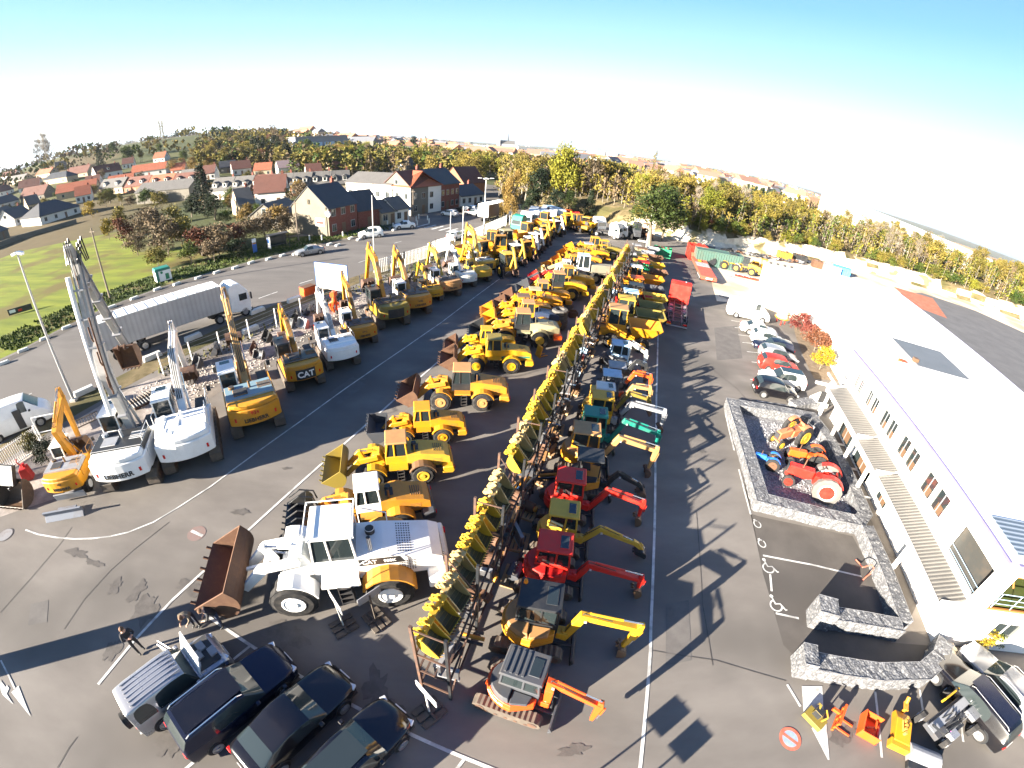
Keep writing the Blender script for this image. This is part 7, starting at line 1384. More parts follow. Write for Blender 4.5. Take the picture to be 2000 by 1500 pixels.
# ------------------------------------------------------------------ people
def person(label, pos, head, joints, cols, s=1.0, hairc=(.03, .02, .015), bald=False):
    """one skinned figure; joints give the pose in metres (x forward, y left, z up)"""
    J = dict(pelvis=(0, 0, .95), waist=(0, 0, 1.12), chest=(0, 0, 1.36), neck=(0, 0, 1.5), head=(.02, 0, 1.6), crown=(.02, 0, 1.72), hipL=(0, .1, .9), kneeL=(.03, .12, .5), ankL=(0, .13, .09), toeL=(.16, .14, .04), hipR=(0, -.1, .9), kneeR=(.03, -.12, .5), ankR=(0, -.13, .09), toeR=(.16, -.14, .04), shL=(0, .19, 1.42), elL=(0, .26, 1.14), haL=(.12, .24, .92), shR=(0, -.19, 1.42), elR=(0, -.26, 1.14), haR=(.12, -.24, .92)); J.update(joints)
    rad = dict(pelvis=.15, waist=.13, chest=.16, neck=.06, head=.095, crown=.075, hipL=.095, kneeL=.065, ankL=.05, toeL=.04, hipR=.095, kneeR=.065, ankR=.05, toeR=.04, shL=.075, elL=.055, haL=.032, shR=.075, elR=.055, haR=.032)
    for sd in 'LR':
        e, h_ = Vector(J['el'+sd]), Vector(J['ha'+sd]); d = (h_-e).normalized(); sg = 1 if sd == 'L' else -1; pr = d.cross(Vector((0, 0, 1))); pr = pr.normalized() if pr.length > .1 else Vector((0, 1, 0))
        for k, (l, o) in enumerate(((.16, -.03), (.17, -.01), (.165, .012), (.14, .032), (.09, .055*1))): J['f%s%d' % (sd, k)] = tuple(h_+d*l*.6+pr*o); rad['f%s%d' % (sd, k)] = .011
    E_ = [('pelvis', 'waist'), ('waist', 'chest'), ('chest', 'neck'), ('neck', 'head'), ('head', 'crown'), ('pelvis', 'hipL'), ('hipL', 'kneeL'), ('kneeL', 'ankL'), ('ankL', 'toeL'), ('pelvis', 'hipR'), ('hipR', 'kneeR'), ('kneeR', 'ankR'), ('ankR', 'toeR'), ('chest', 'shL'), ('shL', 'elL'), ('elL', 'haL'), ('chest', 'shR'), ('shR', 'elR'), ('elR', 'haR')]+[('ha'+sd, 'f%s%d' % (sd, k)) for sd in 'LR' for k in range(5)]
    nm = list(J); me = bpy.data.meshes.new('person'); me.from_pydata([Vector(J[a])*s for a in nm], [(nm.index(a), nm.index(b)) for a, b in E_], []); o = bpy.data.objects.new('tmp', me); COL.objects.link(o)
    md = o.modifiers.new('s', 'SKIN'); sv_ = me.skin_vertices[0].data
    for i, a in enumerate(nm): sv_[i].radius = (rad[a]*s, rad[a]*s); sv_[i].use_root = a == 'pelvis'
    sb = o.modifiers.new('u', 'SUBSURF'); sb.levels = 2; bpy.context.view_layer.update()
    m2 = bpy.data.meshes.new_from_object(o.evaluated_get(bpy.context.evaluated_depsgraph_get())); bpy.data.objects.remove(o)
    skin = paint('skin', (.5, .3, .21), rough=.6, wear=.1); ms = [cols[0], cols[1], skin, BLK]; m2.materials.clear(); [m2.materials.append(x) for x in ms]
    pts = {a: Vector(J[a])*s for a in nm}
    def near(c): return min(nm, key=lambda a: (pts[a]-c).length-rad[a]*s*.6)
    for f in m2.polygons:
        a = near(f.center); f.material_index = 2 if a in ('head', 'crown', 'neck') or a.startswith('f') or a.startswith('ha') else 3 if a.startswith('toe') or a.startswith('ank') else 1 if a.startswith('knee') or a.startswith('hip') or a == 'pelvis' else 0; f.use_smooth = True
    m2.name = 'person'; b = bpy.data.objects.new('person', m2); COL.objects.link(b); b.location = pos; b.rotation_euler = (0, 0, head); tag(b, label, 'person')
    hc = Vector(J['head'])*.4+Vector(J['crown'])*.6; ax = (Vector(J['crown'])-Vector(J['head'])).normalized(); fw = (Vector((1, 0, 0))-ax*ax.x).normalized(); sd_ = ax.cross(fw); g = M().mat(paint('hair', hairc, rough=.8)); vs = []; N_ = 12
    rows = [(.0, .115), (.35, .112), (.7, .09), (1.0, .05), (1.2, .004)]
    for z_, r_ in rows: vs += [(hc+ax*(.11*z_-.03)+fw*(r_*math.cos(t_)-.022)+sd_*r_*math.sin(t_)*.95)*s for t_ in [6.283*i/N_ for i in range(N_)]]
    g.add(vs, [(a*N_+i, a*N_+(i+1) % N_, (a+1)*N_+(i+1) % N_, (a+1)*N_+i) for a in range(4) for i in range(N_)]); g.build('hair', b, smooth=True)
    f = M().mat(skin); c = hc+ax*-.045; f.cyl((c+fw*.085)*s, (c+fw*.125)*s, .018*s, .008*s, n=6); [f.cyl((c+sd_*y*.1-fw*.01)*s, (c+sd_*y*.118-fw*.01)*s, .03*s, n=8) for y in (-1, 1)]; f.mat(BLK); [f.cyl((c+ax*.03+fw*.09+sd_*y*.035)*s, (c+ax*.03+fw*.1+sd_*y*.035)*s, .01*s, n=6) for y in (-1, 1)]; f.mat(DRED); f.cyl((c-ax*.04+fw*.085-sd_*.02)*s, (c-ax*.04+fw*.085+sd_*.02)*s, .012*s, n=6); f.build('face', b)
    return b
cl = lambda n_, c: paint(n_, c, rough=.85, wear=.15)
person('person in dark coat with folded arms standing on the white line', G(275, 1270), R(-20), dict(elL=(.08, .27, 1.16), haL=(.24, .02, 1.24), elR=(.08, -.27, 1.16), haR=(.25, .0, 1.2), ankR=(.1, -.12, .09), toeR=(.26, -.13, .04)), (cl('black_coat', (.018, .018, .022)), cl('dark_trousers', (.03, .03, .035))), hairc=(.12, .06, .03))
person('person in khaki jacket leaning over the open bonnet', G(386, 1222), R(-75), dict(waist=(.08, 0, 1.1), chest=(.28, 0, 1.27), neck=(.4, 0, 1.34), head=(.48, 0, 1.38), crown=(.56, 0, 1.46), shL=(.3, .19, 1.3), shR=(.3, -.19, 1.3), elL=(.42, .22, 1.08), haL=(.6, .16, 1.05), elR=(.42, -.22, 1.08), haR=(.6, -.14, 1.05)), (cl('khaki_jacket', (.16, .13, .09)), cl('navy_trousers', (.02, .025, .045))))
person('bald person in dark clothes bending towards the car engine', G(436, 1222), R(-130), dict(waist=(.06, 0, 1.12), chest=(.22, 0, 1.32), neck=(.34, 0, 1.42), head=(.42, 0, 1.48), crown=(.5, 0, 1.57), shL=(.24, .2, 1.36), shR=(.24, -.2, 1.36), elL=(.36, .25, 1.12), haL=(.55, .14, 1.05), elR=(.34, -.25, 1.12), haR=(.5, -.12, .98)), (cl('black_jacket', (.02, .02, .024)), cl('blue_jeans', (.03, .045, .09))), hairc=(.4, .28, .22))
# ------------------------------------------------------------------ fence, gate, masts
GALV = paint('galvanised', (.4, .41, .42), rough=.4, metal=.5, wear=.2); PICK = paint('fence_white', (.72, .72, .7), wear=.2)
t = thing('mesh_fence', 'wire mesh fence on white posts between the road and the excavators', 'fence', fence[1]); o3 = fence[1]
g = M().mat(PICK); n_ = 0; wires = M().mat(GALV)
for a, b in zip(fence[1:], fence[2:]):
    k = max(1, int((b-a).length/2.6))
    for i in range(k): p = a.lerp(b, i/k)-o3; q = M().mat(PICK); q.box((p.x, p.y, .95), (.09, .09, 1.9)); q.build('post', t)
    for z in (.2, .6, 1.0, 1.4, 1.8): wires.cyl((a-o3+Vector((0, 0, z))), (b-o3+Vector((0, 0, z))), .012, n=3)
wires.build('wire', t)
def picket(label, pts, h, name='picket_fence', sp=.14, cat='fence'):
    c = pts[0]; t = thing(name, label, cat, c); g = M().mat(PICK)
    for a, b in zip(pts, pts[1:]):
        d = b-a; k = int(d.length/sp); rz = math.atan2(d.y, d.x)
        for i in range(k+1): p = a+d*i/k-c; g.box((p.x, p.y, h/2+.05), (.055, .03, h), rz=rz)
    g.build('picket', t); r = M().mat(PICK)
    for a, b in zip(pts, pts[1:]):
        for z in (.12, h-.1): r.cyl(a-c+Vector((0, 0, z)), b-c+Vector((0, 0, z)), .045, n=4)
        for p in (a, b): q = p-c; r.box((q.x, q.y, h/2+.08), (.12, .12, h+.16))
    r.build('rail', t); return t
picket('white picket sliding gate beside the white van at the left edge', [G(-60, 965), G(-5, 935), G(86, 872)], 1.6, 'picket_gate', cat='gate')
gt_ = thing('gate_frame', 'white tubular guide frame at the gate end', 'gate frame', G(88, 868)); g = M().mat(PICK); g.tube([(0, 0, 0), (0, 0, 2.2), (1.6, .9, 2.2), (1.6, .9, 0)], .05); g.tube([(0, 0, 1), (1.6, .9, 1)], .04); g.build('tube', gt_)
picket('white slatted fence panel along the road behind the far excavators', [G(735, 536), G(790, 520), G(840, 503)], 1.9, sp=.3)
picket('dense white fence panels curving round the planter', [G(836, 505), G(850, 497), G(880, 487)], 2.1, sp=.1)
picket('tall white slatted fence ending at the birch', [G(915, 474), G(945, 460), G(988, 440)], 2.0, sp=.35)
for bs, tp, lb in [((145, 783), (52, 492), 'tall grey lamp mast with twin white floodlights left of the lorry'), ((733, 532), (716, 382), 'tall slim mast right of the white sign'), ((945, 446), (948, 350), 'white street lamp with double head at the road bend')]:
    b = G(*bs); h = {52: 11.9, 716: 10, 948: 9.6}[tp[0]]; t = thing('lamp_mast', lb, 'lamp post', b, R(20)); g = M().mat(GALV if tp[0] != 948 else PICK); g.cyl((0, 0, 0), (0, 0, h), .13, .06, n=10); g.build('pole', t)
    if tp[0] != 716:
        g = M().mat(LENS if tp[0] == 52 else PICK)
        for s in (-1, 1): g.box((.25*s, 0, h+.05), (.45, .3, .22), ry=R(15)*s)
        if tp[0] == 948: g.tube([(-1.1, 0, h+.15), (0, 0, h-.1), (1.1, 0, h+.15)], .04); [g.box((1.2*s, 0, h+.15), (.7, .25, .12)) for s in (-1, 1)]
        g.build('lamp_head', t, bevel=.02)
    g = M().mat(CONC); g.box((0, 0, .1), (.5, .5, .2)); g.build('base', t)
for bs, h, lb in [((879, 492), 6.2, 'left white flagpole by the far excavators'), ((903, 475), 6.2, 'right white flagpole by the far excavators'), ((914, 473), 3, 'short white pole right of the flagpoles')]:
    t = thing('flagpole', lb, 'flagpole', G(*bs)); g = M().mat(PICK); g.cyl((0, 0, 0), (0, 0, h), .06, .04, n=8); g.build('pole', t)
    if h > 4: g = M().mat(WHT); g.add([(0, 0, h-.05), (0, 0, h-.5), (.5, .3, h-.55), (.9, .5, h-.25), (.5, .3, h-.02)], [(0, 1, 2, 3, 4), ]); g.build('pennant', t)
for bs, h, lb in [((215, 582), 9.3, 'slim dark telephone pole on the meadow edge'), ((360, 388), 6.5, 'wooden pole in front of the grey barn'), ((100, 425), 5.5, 'wooden pole in front of the hipped bungalow'), ((583, 470), 7, 'dark pole in front of the grey gable'), ((807, 424), 6, 'pole at the white corner house'), ((730, 420), 7, 'pole before the long white block'), ((1262, 483), 8.5, 'pale wooden pole beside the ivy covered tree'), ((445, 300), 7, 'thin pole on the village edge')]:
    t = thing('utility_pole', lb, 'pole', GT(*bs) if bs[1] < 430 else G(*bs)); g = M().mat(paint('pole_wood', (.16, .13, .1), rough=.9) if bs[0] != 1262 else CONC); g.cyl((0, 0, 0), (0, 0, h), .14, .09, n=8); g.box((0, 0, h-.5), (.9, .08, .1)); g.build('pole', t)
# big white sign
a, b = G(622, 578), G(684, 588); t = thing('billboard', 'big white company sign on two posts behind the excavators', 'billboard', a, math.atan2((b-a).y, (b-a).x)); L_ = (b-a).length*.98
[(lambda g_, x: (g_.box((x, .1, 1.6), (.12, .12, 3.2)), g_.build('post', t)))(M().mat(GALV), x) for x in (.4, L_-.4)]
g = M().mat(WHT); g.box((L_/2, 0, 2.5), (L_, .08, 2.9)); g = g.build('panel', t)
f = M().mat(BLU); [f.box((x, 0, 2.5), (.08, .12, 3.0)) for x in (-.02, L_+.02)]; f.box((L_/2, 0, 3.97), (L_+.1, .12, .06)); f.build('frame', t)
f = M().mat(paint('ink_blue', (.03, .02, .08))); [f.box((L_/2, -.046, z), (L_*.86, .01, .06)) for z in (1.25, 1.5)]; f.build('caption_line', t)
f = M().mat(paint('mark_brown', (.2, .06, .03))); [f.box((L_/2+x, -.046, 3.0), (.16, .01, .42)) for x in (-.25, .25)]; f.build('mark', t)
# bottle bank, shelter, small signs, bollards
t = thing('bottle_bank', 'green and white bottle bank on the verge behind the lorry', 'bottle bank', G(320, 548), R(55)); g = M().mat(WHT); g.box((0, 0, .85), (2.2, 1.5, 1.5)); g.build('body', t, bevel=.05); g = M().mat(TEAL); g.prism([(-1.15, 1.6), (-1.0, 1.95), (1.0, 1.95), (1.15, 1.6)], -.8, .8); g.box((-.85, -.76, .85), (.4, .05, 1.5)); g.build('lid', t); g = M().mat(GRN); g.box((.5, -.77, .7), (.5, .04, .8)); g.cyl((-.2, -.76, 1.35), (-.2, -.8, 1.35), .18, n=12); g.build('panel', t)
q = G(545, 485); t = thing('bus_shelter', 'dark glass bus shelter with poster beside the hedge', 'shelter', q, R(55)); g = M().mat(PLA); g.box((0, 0, 2.45), (3.6, 1.5, .12)); [g.box((x, y, 1.2), (.08, .08, 2.4)) for x in (-1.7, 1.7) for y in (-.65, .65)]; g.box((0, .5, .5), (2.4, .35, .06)); g.build('frame', t); g = M().mat(GLS); g.box((0, .66, 1.3), (3.3, .03, 1.9)); g.build('glass', t); g = M().mat(WHT); g.box((-1.75, -.2, 1.3), (.1, 1.1, 1.8)); g.mat(BLU); g.box((-1.81, -.2, 1.6), (.03, .8, .7)); g.build('poster', t)
t = thing('totem_sign', 'blue and white pedestal sign left of the bus shelter', 'sign', G(499, 493), R(50)); g = M().mat(BLU); g.box((0, 0, .7), (.7, .15, 1.4)); g.mat(OCH); g.box((0, 0, 1.5), (.6, .14, .3)); g.mat(WHT); g.box((0, 0, 1.95), (.65, .15, .6)); g.build('panel', t, bevel=.02)
t = thing('field_banner', 'dark banner with red and white marks at the meadow edge', 'banner', G(42, 612), R(48)); g = M().mat(BLK); g.box((0, 0, .55), (3.2, .06, .8)); g.mat(WHT); g.box((-1, -.035, .6), (.8, .02, .4)); g.mat(RED); g.box((0, -.035, .5), (.5, .02, .3)); g.build('panel', t)
for i, (u_, v_) in enumerate([(8, 708), (46, 683), (88, 660), (131, 638), (219, 598), (263, 581), (308, 563), (346, 553), (388, 541), (424, 530), (460, 521), (491, 511), (525, 504), (552, 497), (577, 494), (644, 475), (660, 477), (685, 463), (701, 466), (745, 455), (770, 447)]):
    g = M().mat(OFF); g.prism([(-.6, 0), (-.5, .3), (.5, .3), (.6, 0)], -.2, .2); o = g.build('kerb_block', bevel=.03); o.location = G(u_, v_+3); a_ = G(u_+8, v_); b_ = G(u_-8, v_+6); o.rotation_euler = (0, 0, math.atan2(a_.y-b_.y, a_.x-b_.x)); tag(o, 'white concrete block lining the far road edge', 'concrete block', 'white concrete blocks along the far road edge')
for i, (u_, v_, lb) in enumerate([(299, 700, 'white concrete block lying behind the long lorry'), (378, 662, 'white concrete block under the lorry side'), (166, 768, 'white concrete block left of the demolition excavator'), (575, 588, 'white concrete block left of the white sign'), (503, 610, 'white concrete block by the road near the black panelled excavator'), (490, 235+412, 'white concrete block beside the lorry cab')]):
    g = M().mat(OFF); g.prism([(-.9, 0), (-.8, .45), (.8, .45), (.9, 0)], -.25, .25); o = g.build('kerb_block', bevel=.03); o.location = G(u_, v_); o.rotation_euler = (0, 0, R(62)); tag(o, lb, 'concrete block', 'white concrete blocks near the fence')
for i, (u_, v_) in enumerate([(670, 463), (757, 440), (768, 445), (813, 432), (815, 440), (818, 427), (835, 430), (838, 436), (629, 470), (605, 470)]):
    g = M().mat(OFF); g.cyl((0, 0, 0), (0, 0, .9), .14, .12, n=10); g.cyl((0, 0, .9), (0, 0, 1.02), .17, .02, n=10); o = g.build('bollard'); o.location = G(u_, v_); tag(o, 'white bollard on the pavement before the houses', 'bollard', 'white bollards before the houses')
t = thing('road_sign', 'round road sign on a pole at the corner house', 'sign', G(800, 428)); g = M().mat(GALV); g.cyl((0, 0, 0), (0, 0, 2.6), .05, n=8); g.build('pole', t); g = M().mat(BLU); g.cyl((0, -.05, 2.3), (0, -.08, 2.3), .4, n=20); g.build('disc', t)
t = thing('garden_wall', 'long grey garden wall between meadow and bungalow', 'wall', G(0, 480)); g = M().mat(RENDER_G); pts = [GT(-30, 495), GT(35, 470), GT(110, 448), GT(150, 436)]; c = pts[0]; t.location = c
for a, b in zip(pts, pts[1:]): d = b-a; m_ = (a+b)/2-c; g.box((m_.x, m_.y, .6), (d.length, .25, 1.6), rz=math.atan2(d.y, d.x))
g.build('wall', t)

# ------------------------------------------------------------------ houses
def HS(a, b, w, hw, hr, wall, roofm, label, group='houses of the village', scale=1, **k):
    A, B_ = GT(*a), GT(*b); d = B_-A; L_ = math.hypot(d.x, d.y); nn = Vector((-d.y, d.x, 0)).normalized(); mid = (A+B_)/2
    if nn.dot(Vector((mid.x, mid.y, 0))) < 0: nn = -nn
    p = mid+nn*w/2; p.z = min(A.z, B_.z, TZ(p.x, p.y)+.4); return house(label, p, math.atan2(d.y, d.x), w, L_, hw, hr, wall, roofm, group, **k)
SG = 'houses along the street beyond the road'
hb = HS((645, 464), (699, 449), 9.5, 5.2, 3.6, BRICKR, SLATE, 'red brick house with tall blank grey gable and slate roof', SG, gable=RENDER_G, floors=2, win=3)
gw = M().mat(paint('beige_render', (.15, .13, .095), rough=.9, wear=.5, dirt=(.1, .09, .07), scale=.5)); L0 = (GT(699, 449)-GT(645, 464)); l0 = math.hypot(L0.x, L0.y)/2
gw.slab([(-l0-.06, -4.75), (-l0+.1, -4.75), (-l0+.1, 4.75), (-l0-.06, 4.75)], -.3, 5.25); gw.add([(-l0-.06, -4.75, 5.25), (-l0-.06, 4.75, 5.25), (-l0-.06, 0, 8.85), (-l0+.1, -4.75, 5.25), (-l0+.1, 4.75, 5.25), (-l0+.1, 0, 8.85)], [(0, 1, 2), (5, 4, 3), (0, 2, 5, 3), (1, 4, 5, 2)]); gw.slab([(-l0-.06, 4.75), (-l0+.2, 4.75), (-l0+.2, 9.5), (-l0-.06, 9.5)][::-1], -.3, 3.2); gw.build('gable_render', hb)
gw = M().mat(WHT); gw.box((-l0-.1, -2.6, 2.6), (.05, 2.3, 1.5)); gw.mat(RED); gw.box((-l0-.13, -2.6, 2.5), (.03, 1.9, .5)); gw.mat(BLK); gw.box((-l0-.08, -2.6, 2.6), (.05, 2.5, 1.7)); gw.build('advert_panel', hb); gw = M().mat(WHT); gw.cyl((-l0-.4, -4.9, 4.2), (-l0-.1, -4.9, 4.3), .55, n=16); gw.build('satellite_dish', hb)
for (px, lb, hw_, wl) in []: pass
HS((701, 448), (744, 440), 7, 3.6, 3.2, BRICKR, SLATE, 'dark roofed brick annex next to the blank gable house', SG, win=1, chim=0)
HS((746, 441), (774, 436), 7, 2.6, 1.9, CREAM, GSLATE, 'low cream workshop with grey roof and open gateway', SG, win=2, chim=0)
HS((773, 437), (799, 432), 6, 2.9, 2.0, RENDER_W, GSLATE, 'small white gabled house with blue grey front', SG, win=2, chim=0)
HS((678, 407), (767, 417), 9, 6.6, 2.0, RENDER_W, GSLATE, 'long white two storey block with grey roof', SG, floors=2, win=5, chim=0)
HS((768, 417), (802, 422), 10, 6.4, 3.0, RENDER_W, TILE_O, 'white corner house with bright orange hipped roof', SG, floors=2, win=2, hip=True, chim=0)
HS((803, 422), (850, 414), 9, 6.3, 3.2, RENDER_G, TILE_R, 'corner shop house with dark red roof and shop front', SG, floors=2, win=3)
HS((850, 414), (896, 405), 9, 6.3, 3.2, BRICKR, SLATE, 'brick terrace with white window frames and slate roof', SG, floors=2, win=5)
HS((900, 405), (944, 399), 8, 2.8, 2.2, RENDER_W, SLATE, 'low white house with dark roof at the street end', SG, win=4)
HS((905, 388), (946, 384), 9, 4.5, 4.2, BRICKO, TILE_R, 'steep gabled orange brick barn behind the street', SG, win=1, chim=0)
HS((548, 448), (590, 432), 7, 2.8, 2.2, RENDER_G, GSLATE, 'low grey shed behind the blank gable', SG, win=1, chim=0)
HS((500, 405), (560, 400), 7, 4.0, 4.0, RENDER_W, TILE_R, 'white cottage with steep red brown roof left of the blank gable', win=2)
cols = [(RENDER_W, GSLATE), (CREAM, GSLATE), (BRICKO, TILE_R), (RENDER_W, GSLATE), (BRICKO, GSLATE), (RENDER_W, GSLATE), (CREAM, GSLATE)]
for i in range(7):
    x0 = 412+i*39; HS((x0, 392-i*2.2), (x0+38, 390-i*2.2), 8.5, 3.2, 3.6, cols[i][0], cols[i][1], 'terrace house with two dormers, %s of the long row behind the conifer' % ['first', 'second', 'third', 'fourth', 'fifth', 'sixth', 'last'][i], 'terrace houses with dormers', dormer=2, win=3, dside=(-1,))
for i in range(4):
    x0 = 195+i*48; HS((x0, 381-i*3), (x0+46, 378-i*3), 8, 3.2, 3.4, [CREAM, BRICKO, CREAM, BRICKR][i], [GSLATE, TILE_R, TILE_O, TILE_R][i], 'dormered terrace house, %s from the left in the left hand row' % ['first', 'second', 'third', 'fourth'][i], 'terrace houses with dormers', dormer=2, win=3, dside=(-1,))
for a, b, w, hw, hr, wl, rf, lb, kw in [
    ((82, 440), (158, 416), 11, 2.9, 3.6, RENDER_W, SLATE, 'white bungalow with big grey hipped roof above the meadow', dict(hip=True, chim=0, win=4)),
    ((112, 392), (190, 378), 10, 3.2, 3.4, CREAM, TILE_O, 'house with orange tiled roof behind the hipped bungalow', dict(chim=1)),
    ((42, 398), (88, 388), 9, 3, 4.0, RENDER_G, TILE_R, 'brown roofed house with skylights left of the orange roof', dict(skylight=2)),
    ((38, 378), (78, 365), 9, 3, 4.2, RENDER_W, TILE_R, 'tall brown roofed house with pale gable on the hillside', dict(skylight=2)),
    ((86, 362), (132, 356), 9, 3.5, 3.0, CREAM, SLATE, 'cream house with dark hipped roof and balcony', dict(hip=True)),
    ((72, 350), (98, 344), 8, 3, 3, CREAM, TILE_O, 'small pink roofed house highest on the left slope', dict()),
    ((132, 350), (172, 345), 9, 3, 4, CREAM, TILE_R, 'cream house with brown roof and two skylights', dict(skylight=2)),
    ((190, 352), (240, 340), 8, 3.6, 4.2, RENDER_W, TILE_R, 'white house with steep brown roof and pale blue gable below the fir', dict(dormer=1, dside=(-1,))),
    ((258, 348), (325, 340), 9, 3.2, 3.4, RENDER_W, TILE_O, 'long orange roofed house with white gable', dict(chim=0)),
    ((212, 368), (262, 360), 8, 3, 2.4, CREAM, TILE_O, 'pinkish orange roof in front of the long orange roof', dict(chim=1)),
    ((268, 400), (372, 392), 10, 4.4, 2.6, RENDER_G, GSLATE, 'grey blank walled barn behind the bare bushes', dict(chim=0, win=1)),
    ((0, 440), (38, 425), 8, 2.8, 2.8, RENDER_G, GSLATE, 'grey low house at the left edge', dict(chim=0)),
    ((32, 442), (66, 428), 7, 2.8, 3.2, RENDER_W, SLATE, 'white gabled house with dark roof left of the bungalow', dict()),
    ((0, 412), (40, 398), 8, 3, 3, RENDER_W, SLATE, 'pale house with dark roof by the left edge', dict()),
    ((0, 385), (28, 375), 8, 3, 3.4, RENDER_W, TILE_R, 'brown roofed house cut by the left edge', dict()),
    ((0, 472), (20, 463), 6, 2.6, 1.6, RENDER_G, SLATE, 'small shed with slate roof at the left edge', dict(chim=0, win=1)),
    ((545, 345), (586, 341), 9, 3.8, 3.0, RENDER_W, paint('mauve_tiles', (.2, .15, .16), rough=.8), 'white house with mauve roof above the terraces', dict(chim=0)),
    ((650, 345), (702, 341), 9, 3.6, 2.8, CREAM, TILE_O, 'cream villa with orange roof behind the white block', dict(floors=1)),
    ((430, 340), (462, 337), 9, 3.2, 3.0, RENDER_G, SLATE, 'dark roofed house in front of the ridge wood', dict()),
    ((455, 343), (492, 340), 9, 3.2, 3.6, RENDER_W, TILE_R, 'white gabled house with red brown roof below the ridge wood', dict()),
    ((496, 345), (530, 343), 9, 3, 3.0, CREAM, TILE_O, 'orange roofed house behind the first terraces', dict()),
    ((743, 330), (778, 330), 9, 3.2, 3.4, CREAM, TILE_R, 'brown roofed house among the conifers', dict()),
    ((790, 346), (816, 344), 8, 3.6, 4.2, RENDER_W, SLATE, 'white gabled house with black roof behind the corner house', dict()),
    ((720, 294), (752, 293), 14, 5, 4, RENDER_W, SLATE, 'white barn with dark roof on the far slope', dict(chim=0)),
    ((660, 302), (690, 300), 12, 4, 3, RENDER_W, GSLATE, 'white shed with grey roof below the factory', dict(chim=0)),
    ((705, 314), (735, 316), 12, 3, 3, BRICKO, TILE_O, 'orange barn roof beside the dark conifer', dict(chim=0)),
    ((842, 301), (862, 301), 10, 4, 4, RENDER_W, SLATE, 'small bright white gable in the far trees', dict(chim=0)),
    ((896, 314), (926, 314), 12, 3.5, 3, CREAM, TILE_O, 'far orange roof right of the bright gable', dict(chim=0)),
    ((973, 312), (990, 311), 12, 5, 3, RENDER_W, TILE_O, 'white building behind the birch top', dict(chim=0)),
    ((1024, 324), (1050, 322), 14, 4, 3, RENDER_W, TILE_O, 'white house left of the round yellow green tree', dict(chim=0)),
    ((1365, 352), (1380, 353), 9, 4, 4, RENDER_W, SLATE, 'white gabled house beyond the wood', dict(chim=0)),
    ((1410, 348), (1428, 350), 12, 4, 3, RENDER_W, TILE_O, 'white house with orange roof beyond the wood', dict(chim=0)),
    ((1468, 376), (1500, 380), 14, 4, 4, RENDER_W, TILE_R, 'pink roofed house with white gable beside the gravel strip', dict(chim=0)),
    ((1505, 378), (1530, 382), 14, 4, 4, RENDER_W, TILE_O, 'orange roofed house left of the white warehouse', dict(chim=0)),
    ((1535, 382), (1560, 388), 12, 4, 4, RENDER_W, TILE_O, 'house with orange roof touching the warehouse', dict(chim=0))]:
    HS(a, b, w, hw, hr, wl, rf, lb, **kw)
for i, (a, b, k) in enumerate([((168, 372), (196, 367), 0), ((20, 362), (48, 356), 1), ((240, 330), (262, 327), 0), ((335, 345), (362, 342), 2), ((350, 362), (384, 360), 1), ((395, 352), (420, 350), 0), ((58, 415), (82, 408), 1), ((4, 352), (30, 346), 0), ((110, 334), (132, 330), 1), ((600, 352), (630, 350), 0), ((300, 318), (322, 316), 2), ((560, 322), (585, 321), 1), ((605, 330), (628, 330), 2), ((690, 322), (715, 322), 0), ((150, 398), (180, 392), 2), ((470, 425), (500, 420), 1)]):
    HS(a, b, 8, 3.1, 3.4, [RENDER_W, CREAM, RENDER_W][k], [TILE_R, GSLATE, TILE_O][k], ['plain white house with brown roof set among the village roofs', 'plain cream house with grey roof set among the village roofs', 'plain white house with orange roof set among the village roofs'][k], 'plain houses filling the village', win=3)
A, B_ = GT(566, 292), GT(668, 294); d = B_-A; t = thing('factory', 'long grey factory with blue grey flat roof in front of the far hills', 'factory', (A+B_)/2, math.atan2(d.y, d.x)); l_ = d.length; g = M().mat(paint('blue_grey_cladding', (.12, .15, .2))); g.box((0, 8, 5.5), (l_, 30, 11)); g.build('wall', t); g = M().mat(GRY); g.box((0, 8, 11.3), (l_+2, 32, .6)); g.build('roof', t); g = M().mat(LBLU); [g.box((-l_/2+l_*(i+.5)/8, -7.1, 5), (l_/12, .3, 3)) for i in range(8)]; g.build('window', t)
# cathedral-like church on the skyline
p = at_range(990, 288, 1500); p.z = TZ(p.x, p.y); t = thing('church', 'large pale church with two west towers and slim spire on the skyline', 'church', p, R(8)); ST = paint('pale_stone', (.36, .36, .38)); hh = at_range(990, 270, 1500).z-p.z
g = M().mat(ST); g.prism([(-26, 0), (-26, hh*.62), (24, hh*.62), (24, 0)], -9, 9); [g.box((-24+i*6, sy*11, hh*.25), (2, 4, hh*.5)) for i in range(9) for sy in (-1, 1)]; g.build('nave', t); g = M().mat(GSLATE); g.v = []; g.add([(-26, -9, hh*.62), (24, -9, hh*.62), (24, 9, hh*.62), (-26, 9, hh*.62), (-26, 0, hh*.86), (24, 0, hh*.86)], [(0, 1, 5, 4), (3, 4, 5, 2), (0, 4, 3), (1, 2, 5)]); g.build('roof', t)
g = M().mat(ST); [g.box((-27, y, hh*.5), (8, 8, hh)) for y in (-8, 8)]; g.build('tower', t); g = M().mat(SLATE); g.cyl((3, 0, hh*.8), (3, 0, hh*1.35), 2.5, .2, n=6); g.build('spire', t)
